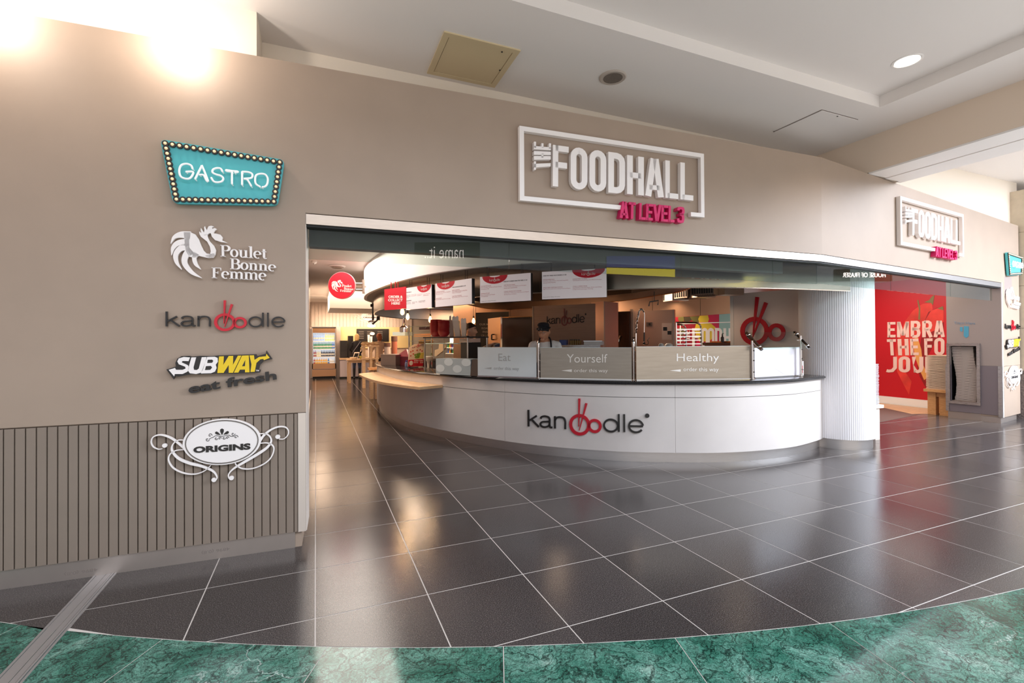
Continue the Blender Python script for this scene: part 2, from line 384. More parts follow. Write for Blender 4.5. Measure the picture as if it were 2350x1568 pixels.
# --- counter plan (plinth line), measured on the floor, and its offset
PLAN = [(3.4, 10.0), (2.45, 9.55), (1.75, 8.9), (1.40, 8.1), (1.28, 7.2), (1.275, 6.4), (1.33, 5.5), (1.47, 4.576), (1.85, 3.54), (2.5, 2.358), (3.235, 1.593), (3.951, 1.154), (4.585, 0.907), (5.356, 0.818), (6.0, 0.93), (6.42, 1.06)]
CP = catmull(PLAN, 8)
def offs(P, d):
    out = []
    for i, p in enumerate(P):
        a = P[max(0, i-1)]; b = P[min(len(P)-1, i+1)]; t = (b-a).normalized(); out.append(p+Vector((t.y, -t.x))*-d)
    return out
def outward(P, d):  # left->front->right path: outside lies on the right-hand side of travel (towards -x / -y)
    out = []
    for i, p in enumerate(P):
        a = P[max(0, i-1)]; b = P[min(len(P)-1, i+1)]; t = (b-a).normalized(); out.append(p+Vector((-t.y, t.x))*-d)
    return out
def path_at_u(P, u):  # point of plan path seen in pixel column u
    d = ray(u, 800); best = None
    for i in range(len(P)-1):
        a, b = P[i], P[i+1]; n = Vector((d.y, -d.x)); o = Vector((CAM.x, CAM.y)); s0, s1 = n.dot(a-o), n.dot(b-o)
        if (s0 <= 0 <= s1) or (s1 <= 0 <= s0):
            t = s0/(s0-s1) if s0 != s1 else 0; q = a+(b-a)*t; D = (q-o).length
            if best is None or D < best[0]: best = (D, i+t, q)
    return best
def sub_path(P, t0, t1):
    def at(t): i = min(len(P)-2, int(t)); return P[i]+(P[i+1]-P[i])*(t-i)
    return [at(t0)]+[P[i] for i in range(int(t0)+1, int(math.ceil(t1)))]+[at(t1)]
def in_counter(x, y, P):
    poly = list(P)+[Vector((8, 1.2)), Vector((8, 10.0))]; c = False; j = len(poly)-1
    for i in range(len(poly)):
        if (poly[i].y > y) != (poly[j].y > y) and x < (poly[j].x-poly[i].x)*(y-poly[i].y)/(poly[j].y-poly[i].y)+poly[i].x: c = not c
        j = i
    return c

# --- floor: grout bed, granite tiles, marble ring slabs
bed = MB(); bed.box((-7, -2.7, -0.05), (14, 18.5, -0.0012)); floor = struct(bed.build('floor', m_grout))
def clip(poly, inside=True):
    N = 96; out = poly
    for k in range(N):   # tangent half planes of the circle (granite lies inside it)
        a = PI+PI*k/(N-1); nx, ny = math.cos(a), math.sin(a); d = nx*ECX+ny*ECY+ER
        if all(nx*x+ny*y <= d for x, y in out): continue
        res = []
        for i in range(len(out)):
            p, q = out[i-1], out[i]; sp, sq = nx*p[0]+ny*p[1]-d, nx*q[0]+ny*q[1]-d
            if (sp <= 0) != (sq <= 0): t = sp/(sp-sq); res.append((p[0]+(q[0]-p[0])*t, p[1]+(q[1]-p[1])*t))
            if sq <= 0: res.append(q)
        out = res
        if len(out) < 3: return []
    return out
STRIP = (-1.285, -1.165)
cand = []; g = 0.0034; flat = lambda x, y, h: V(x, y, h)
for i in range(-11, 23):
    for j in range(-8, 31):
        x0, x1, y0, y1 = i*S_TILE+g, (i+1)*S_TILE-g, j*S_ROW+g, (j+1)*S_ROW-g
        poly = clip([(x0, y0), (x1, y0), (x1, y1), (x0, y1)])
        if not poly: continue
        if x0 < STRIP[0] < x1 or x0 < STRIP[1] < x1 or STRIP[0] <= x0 <= STRIP[1]:
            L = [(x, y) for x, y in poly]
            if x1 <= STRIP[1]: poly = [(min(x, STRIP[0]), y) for x, y in L]
            elif x0 >= STRIP[0]: poly = [(max(x, STRIP[1]), y) for x, y in L]
            else:
                for side in (0, 1): cand.append([[(min(x, STRIP[0]) if side == 0 else max(x, STRIP[1]), y) for x, y in L], 9, i, j])
                continue
        cx, cy = (x0+x1)/2, (y0+y1)/2
        if (cy > 0.75 and cx < -0.35) or cx > 11.7: continue
        if in_counter(cx, cy, outward(CP, -0.45)): continue
        D = (cx-CAM.x)*math.sin(YAW)+(cy-CAM.y)*math.cos(YAW); X = (cx-CAM.x)*math.cos(YAW)-(cy-CAM.y)*math.sin(YAW)
        vis = D > 0.6 and abs(X/D) < 1.25
        cand.append([poly, (1.0/D**2 if vis else 0), i, j])
cand.sort(key=lambda c: -c[1])
rest = MB(); full = None
for k, (poly, sc, i, j) in enumerate(cand):
    if k < 290 and sc > 0:
        if len(poly) == 4 and abs((poly[2][0]-poly[0][0])-(S_TILE-2*g)) < 1e-6 and abs(poly[2][1]-poly[0][1]-(S_ROW-2*g)) < 1e-6:
            if full is None: full = MB().prism([(g, g), (S_TILE-g, g), (S_TILE-g, S_ROW-g), (g, S_ROW-g)], flat, -0.02, 0).mesh('tile', m_tile)
            newobj('tile', full, floor, V(i*S_TILE, j*S_ROW, 0))
        else: MB().prism(poly, flat, -0.02, 0).build('tile', m_tile, floor)
    else: rest.prism(poly, flat, -0.02, 0)
o = rest.build('distant_tiles', m_tile, floor); o['kind'] = 'stuff'
fcc = MB(); fcc.box((-12, -14, -0.06), (18, -1.0, -0.003)); struct(fcc.build('floor_concourse', mat('concourse_stone', 'cfcabf', 0.3)))
# marble slabs, radial joints read from the photograph
jo = [math.atan2(p.y-ECY, p.x-ECX) for p in [pz(722, 1530, 0), pz(1158, 1530, 0), pz(1592, 1520, 0), pz(2010, 1505, 0)]]
st = (jo[3]-jo[0])/3
for k in range(-5, 6):
    a0, a1 = jo[0]+k*st, jo[0]+(k+1)*st; n = 10; gg = 0.0022/ER
    ang = [a0+gg+(a1-a0-2*gg)*t/n for t in range(n+1)]
    poly = [(ECX+(ER+0.006)*math.cos(a), ECY+(ER+0.006)*math.sin(a)) for a in ang]+[(ECX+(ER+0.95)*math.cos(a), ECY+(ER+0.95)*math.sin(a)) for a in reversed(ang)]
    MB().prism(poly, flat, -0.02, 0.0).build('marble_slab', m_marble, floor)
# metal expansion strip running from the wall across the marble
t1 = MB(); x0, x1 = STRIP
for a, b, h in ((0, .012, .004), (.014, .062, .002), (.066, .092, .004), (.095, .104, .006), (.107, .118, .003)): t1.box((x0+a, -3.2, -0.01), (x0+b, 0.47, h))
struct(t1.build('trim_1', mat('strip_metal', 'c9c6c6', 0.35, 0.8)))

# --- front wall: left panel plus fascia, right-hand fascia after the bend
WP = VP((-1.75, 0.455), (5.15, 0.18)); WR = VP((5.15, 0.18), (11.64, 1.03))
aO = WP.px(701, 491)[0]; HB, HT = 2.39, 3.46; LB = WP.L
wf = MB()
wf.vbox(WP, -4.5, aO, 0.96, HT, -0.30, 0.0); wf.vbox(WP, aO, LB, HB, HT, -0.30, 0.0); wf.vbox(WP, -4.5, aO-0.03, 0.0, 0.96, -0.30, -0.022)
wall_front = struct(wf.build('wall_front', m_paint))
# tongue and groove boards of the dado
g0 = WP.px(32.5, 984.4)[0]; g1 = WP.px(82.6, 981.5)[0]; sp = (g1-g0)/2
aT = WP.px(684, 1000)[0]
k = int((-1.2-g0)/sp)-1; pl = None
while g0+k*sp < aT-0.004:
    a0, a1 = g0+k*sp+0.0022, min(g0+(k+1)*sp, aT)-0.0022
    mb = MB(); mb.prism([(a0+0.003, 0.0), (a1-0.003, 0.0), (a1, -0.005), (a1, -0.022), (a0, -0.022), (a0, -0.005)], lambda x, y, h: WP.w(x, h, y), 0.115, 0.952)
    mb.build('plank', m_plank, wall_front); k += 1
e = MB(); e.vbox(WP, aT, aO-0.001, 0.113, 0.956, -0.05, 0.004); e.build('corner_trim', mat('edge_trim', 'd6c8bb', 0.4, 0.3), wall_front)
jb = MB(); jb.vbox(WP, aO, aO+0.004, 0.113, HB, -0.30, -0.01); jb.build('jamb_lining', mat('jamb_white', 'ded2c8', 0.5), wall_front)
b = MB(); b.vbox(WP, -4.5, WP.px(677, 1235)[0], 0.0, 0.112, -0.05, -0.012); bl = struct(b.build('baseboard_left', m_kick))
m_print = mat('faint_print', '7b6f68', 0.6)
for u0, v0, u1, v1 in ((148, 1314, 224, 1303), (463, 1265, 527, 1255)):
    f = quadmap(WP.off(-0.012), (u1, v1+8), (u0, v0+8), (u0, v0-1), (u1, v1-1))
    letters('4896 (0.8)', f, 0.0002, 0.0006, m_print, bl, name='lettering', split=False)
wr = MB(); aRO = WR.px(2298, 640)[0]
wr.vbox(WR, 0, aRO, HB, HT, -0.30, 0.0); wr.vbox(WR, aRO, WR.L, 0.97, HT, -0.28, 0.0); wr.vbox(WR, aRO, WR.L, 0.10, 0.965, -0.28, -0.003)
wall_right = struct(wr.build('wall_right', m_paint))
# steel header trims and glass smoke curtain under the fascia
for nm, P, a0, a1 in (('trim_2', WP, aO+0.004, LB), ('trim_3', WR, 0, aRO-0.01)):
    t = MB(); t.vbox(P, a0, a1, 2.312, HB-0.006, -0.05, -0.004); t.vbox(P, a0, a1, HB-0.006, HB-0.001, -0.06, -0.02)
    struct(t.build(nm, m_plinth if P is WR else steel('header_steel', 'd9c6b4', 0.30)))
    s = MB(); s.vbox(P, a0, a1, 2.296, 2.313, -0.10, -0.02); struct(s.build('trim_4' if P is WP else 'trim_5', m_black))
sc = thing('glass_smoke_curtain', 'row of clear glass panes hanging below the long fascia header', 'glass screen', WP.w(aO, 2.07, -0.07))
sw = [aO+0.01]+[WP.px(u, 600)[0] for u in (1175, 1575, 1787)]+[LB+0.02]
for i in range(4): MB().vbox(WP, sw[i]+0.003, sw[i+1]-0.003, 2.07, 2.30, -0.082, -0.072).build('pane', m_glass_g, sc)
sr = thing('glass_smoke_curtain', 'glass panes hanging below the right fascia header beside the white column', 'glass screen', WR.w(0.1, 2.07, -0.07))
sw = [0.03]+[WR.px(u, 640)[0] for u in (2060, 2196)]+[WR.px(2290, 665)[0]]
for i in range(3): MB().vbox(WR, sw[i]+0.003, sw[i+1]-0.003, 2.08, 2.30, -0.082, -0.072).build('pane', m_glass_g, sr)
# dropped grey beam just behind the glass
d = MB(); d.vbox(WP, aO+0.01, LB-0.3, 2.195, 3.2, -0.34, -0.24); struct(d.build('beam', m_grey))

# --- mall ceiling: soffit, raised coffer, beam, upstands
Z1, Z2 = 3.92, 4.04
c = MB(); c.box((-7, -0.18, Z1), (5.555, 1.3, Z1+0.3)); c.box((5.555, -2.5, Z1), (6.25, 1.3, Z1+0.3)); c.box((-7, -2.5, Z2), (5.555, -0.18, Z2+0.2))
c.box((6.99, -1.6, 4.3), (14.0, 2.0, 4.5)); ceiling = struct(c.build('ceiling', m_ceil))
b = MB(); b.box((6.245, -2.5, 3.485), (6.99, 1.0, 4.3)); beam = struct(b.build('beam', mat('beam_cream', 'e6d3bf', 0.6)))
b = MB(); b.box((6.245, -2.5, 3.465), (6.59, 0.34, 3.484)); b.box((6.61, -2.5, 3.462), (6.90, 0.36, 3.484)); b.box((6.915, -2.5, 3.468), (6.992, 0.4, 3.484)); b.build('shutter_housing', m_white, beam)
u = MB(); u.box((-0.4, 1.03, 3.2), (6.3, 1.2, Z1)); u.box((6.9, 1.15, 3.2), (11.93, 1.3, 4.3)); struct(u.build('wall_back', m_cream))
u = MB(); u.box((-7, 0.645, 3.3), (-0.395, 1.2, Z1)); struct(u.build('wall_left', m_cream))
# stone pier at the far right
pr = MB(); pr.box((11.70, 0.95, 0.0), (12.9, 1.9, 0.86)); pier = struct(pr.build('pillar', mat('rough_stone', '8d7f78', 0.8, noise=0.45, nscale=40, bump=0.6)))
m_sand = mat('sandstone', 'c9bba6', 0.7, noise=0.06, nscale=10)
for z0, z1 in ((0.865, 1.62), (1.625, 2.38), (2.385, 2.86), (2.865, 3.34), (3.345, 4.1)): MB().box((11.68, 0.96, z0), (12.9, 1.9, z1)).build('stone_block', m_sand, pier)

# --- right-hand return wall with the tray niche
RT = VP((10.655, 1.655), (10.735, 0.915))
m_ret = mat('mauve_grey_paint', '94857f', 0.5); m_retd = mat('mauve_grey_board', '73676a', 0.5)
n0, nt = RT.px(2180, 794); n1, nb = RT.px(2243, 925); 
NICHE = (n0, n1, nb, nt)
rt = MB(); a1 = RT.L; 
for x0, x1, z0, z1 in ((0.02, n0, 0.97, HB+0.1), (n1, a1, 0.97, HB+0.1), (n0, n1, nt, HB+0.1)): rt.vbox(RT, x0, x1, z0, z1, -0.06, 0)
rt.vbox(RT, 0.02, a1, 2.2, 2.5, -0.5, -0.06)
wall_ret = struct(rt.build('wall_inner_right', m_ret))
lo = MB()
for x0, x1, z0, z1 in ((0.02, n0, 0.13, 0.968), (n1, a1, 0.13, 0.968), (n0, n1, 0.13, nb)): lo.vbox(RT, x0, x1, z0, z1, -0.06, 0.003)
lo.build('dado_panel', m_retd, wall_ret)
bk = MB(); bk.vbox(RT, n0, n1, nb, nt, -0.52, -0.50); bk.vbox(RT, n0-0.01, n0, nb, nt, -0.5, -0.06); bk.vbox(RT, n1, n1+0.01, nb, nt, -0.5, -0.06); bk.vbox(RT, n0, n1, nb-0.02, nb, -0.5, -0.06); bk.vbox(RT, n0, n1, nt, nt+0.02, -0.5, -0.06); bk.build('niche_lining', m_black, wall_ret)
fr = MB(); w_ = 0.045
fr.vbox(RT, n0-w_, n0, nb-w_, nt+w_, -0.01, 0.02); fr.vbox(RT, n1, n1+w_, nb-w_, nt+w_, -0.01, 0.02); fr.vbox(RT, n0, n1, nb-w_, nb, -0.01, 0.02); fr.vbox(RT, n0, n1, nt, nt+w_, -0.01, 0.02)
fr.build('niche_frame', m_steel, wall_ret)
MB().vbox(RT, 0.0, 0.045, 0.13, 0.97, -0.08, 0.012).build('corner_trim', m_steel, wall_ret)
MB().vbox(RT, a1-0.05, a1, 0.10, 0.97, -0.08, 0.008).build('corner_trim', m_steel, wall_ret)
b = MB(); b.vbox(RT, 0.02, a1-0.03, 0, 0.125, -0.3, -0.02); b.vbox(WR, aRO+0.0, WR.L-0.10, 0, 0.095, -0.28, -0.03); struct(b.build('baseboard_right', m_kick))
t = MB(); t.vbox(WR, aRO-0.004, aRO+0.03, 0.10, HB, -0.02, 0.004); struct(t.build('trim_6', m_white))

# --- white fluted column
KX, KY, KR = 6.69, 1.05, 0.44
mb = MB(); prof = [(KR-0.012, 0.135), (KR-0.012, 2.09)]; n = 110; vs = []; fs = []
for j in range(2*n):
    r = KR if j % 2 == 0 else KR-0.004
    vs.append((KX+r*math.cos(PI*j/n), KY+r*math.sin(PI*j/n)))
mb.prism(vs, flat, 0.135, 2.9); column = struct(mb.build('column', mat('column_white', 'f1eef0', 0.45)))
mb = MB(); mb.lathe([(KR-0.035, 0.0), (KR-0.035, 0.137)], (KX, KY, 0), 64); mb.build('plinth', m_plinth, column, smooth=True)

# --- food hall shell
h = MB(); h.prism([(-0.75, 0.75)]+[tuple(q.xy) for q in (WP.w(aO, 0, -0.38), WP.w(LB, 0, -0.38), WR.w(WR.L, 0, -0.38))]+[(13, 1.5), (13, 18.5), (-0.75, 18.5)], flat, 3.0, 3.2); struct(h.build('ceiling_hall', m_ceil))
h = MB(); h.box((-0.9, 17.0, 0), (13, 17.2, 3.0)); hall_back = struct(h.build('wall_hall_back', mat('hall_cladding', 'c9b7a8', 0.5)))
h = MB(); h.box((-0.75, 0.75, 0.98), (-0.145, 11.0, 3.0)); inner_left = struct(h.build('wall_inner_left', mat('inner_wall_paint', '9a8a80', 0.5)))
MB().box((-0.75, 0.75, 0.10), (-0.135, 11.0, 0.975)).build('dado_panel', mat('inner_wall_dado', '85787a', 0.5), inner_left)
MB().box((-0.75, 0.75, 0.0), (-0.125, 11.02, 0.098)).build('skirting', m_white, inner_left)
h = MB(); h.box((-1.2, 11.0, 0), (-0.75, 17.0, 3.0)); struct(h.build('wall_hall_left', m_white))
# red mural wall of the annexe, white skirting, wooden floor strip
MP = VP((11.80, 6.5), (11.69, 1.9))
h = MB(); h.vbox(MP, 0, MP.L, 0.165, 3.0, -0.2, 0); mural = struct(h.build('wall_mural', mat('mural_red', 'c40d1e', 0.45)))
h = MB(); h.vbox(MP, 0, MP.L, 0, 0.163, -0.2, 0.012); struct(h.build('baseboard_mural', m_white))
p = [pz(1990, 928, 0), pz(2092, 950.5, 0), pz(2150, 950, 0)]
h = MB(); h.prism([(p[0].x, p[0].y), (p[1].x, p[1].y), (11.0, 1.95), (11.66, 1.95), (11.78, 6.4), (11.1, 6.4)], flat, -0.01, 0.003); struct(h.build('floor_strip', wood('oak_floor', 'b98d62', 'd9b48c')))
# ================================================================== SIGNS ON THE FASCIA
m_sw = mat('sign_white', 'f1e9e5', 0.4); m_pink = mat('sign_magenta', 'd0115f', 0.4); m_sb = mat('sign_black', (0.016, 0.013, 0.012), 0.3)
m_red = mat('sign_red', 'c4152a', 0.35); m_teal = mat('sign_teal', '4fb4b9', 0.4); m_bulb = mat('bulb_cream', 'f5dfb4', 0.35, emit='ffd9a0', estr=0.35); m_sock = mat('bulb_socket', '2b241e', 0.45)
m_neon = mat('neon_white', 'f4f4f2', 0.3, emit='ffffff', estr=0.15); m_yel = mat('sign_yellow', 'e8c31c', 0.4)

# condensed capitals drawn as strokes; unit cell: width w, height 1, stroke t
def cond(ch, w, t):
    h = t/2; q = min(w*0.48, 0.2)
    def rr(x0, y0, x1, y1, r, k=4):
        out = []
        for cx, cy, a0 in ((x1-r, y1-r, 0), (x0+r, y1-r, PI/2), (x0+r, y0+r, PI), (x1-r, y0+r, 1.5*PI)):
            out += [(cx+r*math.cos(a0+PI/2*i/k), cy+r*math.sin(a0+PI/2*i/k)) for i in range(k+1)]
        return out
    L = []
    if ch == 'F': L = [([(h, 0), (h, 1)], t), ([(h, 1-h*.9), (w, 1-h*.9)], t*.9), ([(h, .53), (w*.9, .53)], t*.9)]
    elif ch == 'E': L = [([(h, 0), (h, 1)], t), ([(h, 1-h*.9), (w, 1-h*.9)], t*.9), ([(h, .5), (w*.9, .5)], t*.9), ([(h, h*.9), (w, h*.9)], t*.9)]
    elif ch == 'O': L = [(rr(h, h*.8, w-h, 1-h*.8, w/2-h-.001), t, True)]
    elif ch == 'D':
        r = w/2-h
        L = [([(h, h*.8), (h, 1-h*.8)]+[(w-h-r+r*math.cos(a), 1-h*.8-r+r*math.sin(a)) for a in (PI/2, PI/3, PI/6, 0)]+[(w-h-r+r*math.cos(a), h*.8+r+r*math.sin(a)) for a in (0, -PI/6, -PI/3, -PI/2)], t, True)]
    elif ch == 'H': L = [([(h, 0), (h, 1)], t), ([(w-h, 0), (w-h, 1)], t), ([(h, .5), (w-h, .5)], t*.9)]
    elif ch == 'A': L = [([(h*.8, 0), (w/2-h*.35, 1)], t), ([(w-h*.8, 0), (w/2+h*.35, 1)], t), ([(w*.2, .24), (w*.8, .24)], t*.8)]
    elif ch == 'L': L = [([(h, 0), (h, 1)], t), ([(h, h*.9), (w, h*.9)], t*.9)]
    elif ch == 'M': L = [([(h*.8, 0), (h*.8, 1)], t*.8), ([(w-h*.8, 0), (w-h*.8, 1)], t*.8), ([(h*.8, .97), (w/2, .12)], t*.8), ([(w-h*.8, .97), (w/2, .12)], t*.8)]
    elif ch == 'B':
        r = .2; top = [(w-h-.12+.12*math.cos(a), .75+.2*math.sin(a)) for a in (PI/2, PI/4, 0, -PI/4, -PI/2)]; bot = [(w-h-.12+.12*math.cos(a), .28+.23*math.sin(a)) for a in (PI/2, PI/4, 0, -PI/4, -PI/2)]
        L = [([(h, .05), (h, .95)]+top+[(h, .53)], t*.92), ([(h, .51)]+bot+[(h, .05)], t*.92)]
    elif ch == 'R': L = [([(h, 0), (h, 1)], t), ([(h, .95)]+[(w-h-.12+.12*math.cos(a), .73+.22*math.sin(a)) for a in (PI/2, PI/4, 0, -PI/4, -PI/2)]+[(h, .5)], t*.92), ([(w*.5, .5), (w-h*.7, 0)], t)]
    elif ch == 'U': L = [([(h, 1), (h, .25)]+[(w/2+(w/2-h)*math.cos(a), .27+.22*math.sin(a)) for a in (PI, PI*1.25, PI*1.5, PI*1.75, 2*PI)]+[(w-h, 1)], t)]
    elif ch == 'J': L = [([(0, .08), (w*.2, .05), (w*.55, .08), (w-h, .28), (w-h, 1)], t)]
    elif ch == 'T': L = [([(w/2, 0), (w/2, 1)], t), ([(0, 1-h*.9), (w, 1-h*.9)], t*.9)]
    elif ch == 'V': L = [([(h*.7, 1), (w/2-h*.2, 0)], t), ([(w-h*.7, 1), (w/2+h*.2, 0)], t)]
    elif ch == '3':
        r = (w-t)/2; c0 = w/2
        L = [([(h, .76), (h, .8), (c0-r*.8, .9), (c0, 1-h*.9), (c0+r*.8, .9), (w-h, .78), (w-h, .68), (c0+r*.7, .56), (c0-.05, .53)], t*.95), ([(c0-.05, .53), (c0+r*.7, .5), (w-h, .38), (w-h, .22), (c0+r*.8, .1), (c0, h*.9), (c0-r*.8, .1), (h, .2), (h, .27)], t*.95)]
    return L
def draw(L, f, h0, h1, m, parent, name='letter'):
    mb = MB()
    for it in L: mb.ribbon(it[0], it[1], f, h0, h1, closed=len(it) > 2 and it[2])
    return mb.build(name, m, parent)

def foodhall(P, frame, the, word, lev, label, d=0.045):
    """each argument: pixel quads (tl, tr, br, bl) of the frame's outer edge and of the three lines of lettering"""
    ctr = P.pw((frame[0][0]+frame[2][0])/2, (frame[0][1]+frame[2][1])/2)
    s = thing('foodhall_sign', label, 'sign', ctr)
    fm = quadmap(P, *frame)
    a0, b1 = P.px(*frame[0]); a1, b0 = P.px(*frame[2]); b0b = P.px(*frame[3])[1]
    tw = (a1-a0)*0.0205; lx = lambda x, y, h: P.w(x, y, h)
    zt0, zt1 = P.px(*frame[0])[1], P.px(*frame[1])[1]; zb0, zb1 = P.px(*frame[3])[1], P.px(*frame[2])[1]
    g0, g1 = 0.517, 0.915
    zb = lambda t: zb0+(zb1-zb0)*t; A = lambda t: a0+(a1-a0)*t; k = tw/2
    mb = MB()
    mb.ribbon([(A(g0), zb(g0)+k), (a0+k, zb0+k), (a0+k, zt0-k), (a1-k, zt1-k), (a1-k, zb1+k), (A(g1), zb(g1)+k)], tw, lx, 0.004, d)
    mb.build('frame', m_sw, s)
    # vertical THE: rotate the unit square so that the text reads upwards
    q = quadmap(P, *the); rot = lambda x, y, h: q(1-y, x, h)
    x = 0.0
    for ch, wd in (('T', .30), ('H', .31), ('E', .27)):
        draw(cond(ch, .30, .13), (lambda x0, wd: (lambda X, Y, h: rot(x0+X/.30*wd, Y, h)))(x, wd), 0.004, d, m_sw, s); x += wd+.06
    q2 = quadmap(P, *word); x = 0.0
    for ch, wd in (('F', .112), ('O', .119), ('O', .119), ('D', .119), ('H', .119), ('A', .124), ('L', .092), ('L', .092)):
        draw(cond(ch, .46, .155), (lambda x0, wd: (lambda X, Y, h: q2(x0+X/.46*wd, Y, h)))(x, wd), 0.004, d, m_sw, s); x += wd+.0149
    q3 = quadmap(P, *lev); x = 0.0
    for ch, wd in (('A', .128), ('T', .105), (' ', .05), ('L', .10), ('E', .105), ('V', .118), ('E', .105), ('L', .095), (' ', .03), ('3', .115)):
        if ch != ' ': draw(cond(ch, .5, .17), (lambda x0, wd: (lambda X, Y, h: q3(x0+X/.5*wd, Y, h)))(x, wd), 0.004, d+0.015, m_pink, s)
        x += wd+(.006 if ch != ' ' else 0)
    return s
sc6 = lambda ox, oy, k: (lambda x, y: (ox+x/k, oy+y/k))
z = sc6(1150, 250, 4.7)
foodhall(WP, (z(178, 205), z(2163, 505), z(2158, 1183), z(178, 1002)), (z(333, 375), z(515, 395), z(510, 662), z(333, 678)),
         (z(536, 408), z(2038, 612), z(2038, 1004), z(534, 850)), (z(1247, 1015), z(1940, 1078), z(1935, 1250), z(1243, 1192)), 'large white framed foodhall sign with magenta level line on the long taupe fascia')
z = sc6(1750, 300, 3.9167)
foodhall(WR, (z(1196, 596), z(1775, 763), z(1772, 1138), z(1196, 1030)), (z(1243, 688), z(1304, 702), z(1302, 835), z(1243, 847)),
         (z(1308, 706), z(1738, 818), z(1738, 1034), z(1306, 945)), (z(1508, 1046), z(1702, 1088), z(1700, 1170), z(1506, 1136)), 'smaller white framed foodhall sign on the pale fascia to the right of the bend', d=0.05)

# ---- theatre-bulb sign with neon script
def tline(P, Z, pts): return [P.px(*Z(*p)) for p in pts]
def gastro(P, corners, label, strokes, Z, d0, d1, nb, rad, tr, sides=True):
    C4 = [P.px(*c) for c in corners]  # tl tr br bl
    cx = sum(p[0] for p in C4)/4; cz = sum(p[1] for p in C4)/4
    s = thing('bulb_sign', label, 'sign', P.w(cx, cz))
    lx = lambda x, y, h: P.w(x, y, h)
    r = (C4[0][1]-C4[3][1])*0.09; poly = []
    for i in range(4):
        p, a, b = [Vector(C4[k]) for k in (i, (i-1) % 4, (i+1) % 4)]
        p0 = p+(a-p).normalized()*r; p1 = p+(b-p).normalized()*r
        for t in (0, .25, .5, .75, 1): poly.append(tuple(p0*(1-t)**2+p*(2*t*(1-t))+p1*t*t))
    MB().prism(poly, lx, d0, d1).build('panel', m_teal, s)
    ins = (C4[0][1]-C4[3][1])*0.062
    cc = [Vector(c) for c in C4]; lines = []
    for i in range(4):
        p, q = cc[i], cc[(i+1) % 4]; t = (q-p).normalized(); n = Vector((t.y, -t.x)); lines.append((p+n*ins, t))
    def inter(l1, l2):
        (p, t), (q, u) = l1, l2; den = t.x*u.y-t.y*u.x; k = ((q.x-p.x)*u.y-(q.y-p.y)*u.x)/den; return p+t*k
    IC = [inter(lines[i-1], lines[i]) for i in range(4)]
    first = None
    for i, n in enumerate(nb):
        p, q = IC[i], IC[(i+1) % 4]
        for k in range(n):
            x, y = p+(q-p)*(k/n); c = P.w(x, y, d1)
            if first is None:
                so = MB().disc(c, P.n, rad, 0.012, 16).build('socket', m_sock, s, loc=c-wloc(s))
                bb = MB(); bb.ball(c+P.n*0.012, rad*.52, rad*.52, rad*.52, 10, 6); bb.build('bulb', m_bulb, so, smooth=True); first = (so, c)
            else: dup(first[0], s, first[0].location+(c-first[1]))
    for st in strokes:
        pts = tline(P, Z, st); mb = MB(); h = d1+0.035
        sm = catmull(pts, 5) if len(pts) > 2 else [Vector(p) for p in pts]
        mb.tube([P.w(p[0], p[1], h) for p in sm], tr, 8)
        for e in (sm[0], sm[-1]): mb.tube([P.w(e[0], e[1], d1-0.002), P.w(e[0], e[1], h)], tr*.7, 6)
        mb.build('neon_tube', m_neon, s, smooth=True)
    return s
z5 = sc6(330, 300, 3.919)
G = [[(470, 380), (455, 350), (412, 336), (368, 352), (353, 400), (368, 450), (418, 468), (455, 455), (474, 408), (412, 406)],
     [(492, 470), (545, 365), (556, 362), (604, 484), (590, 480), (566, 436), (530, 432)],
     [(732, 404), (715, 378), (684, 373), (650, 385), (645, 412), (680, 430), (715, 440), (738, 462), (728, 488), (690, 498), (655, 490), (632, 456)],
     [(840, 412), (864, 408), (862, 402), (818, 398), (766, 390), (770, 400), (815, 404)], [(815, 404), (815, 512)],
     [(904, 520), (904, 404)], [(904, 404), (960, 408), (992, 425), (985, 458), (920, 466), (950, 475), (984, 530)],
     [(1062, 536), (1026, 512), (1018, 470), (1028, 435), (1065, 422), (1105, 428), (1128, 460), (1126, 505), (1108, 532), (1080, 540)]]
gastro(WP, (z5(168, 100), z5(1272, 283), z5(1210, 690), z5(283, 672)), 'teal trapezoid sign edged with bulbs, topmost on the taupe left wall', G, z5, 0.015, 0.045, (17, 8, 16, 11), 0.019, 0.0065)

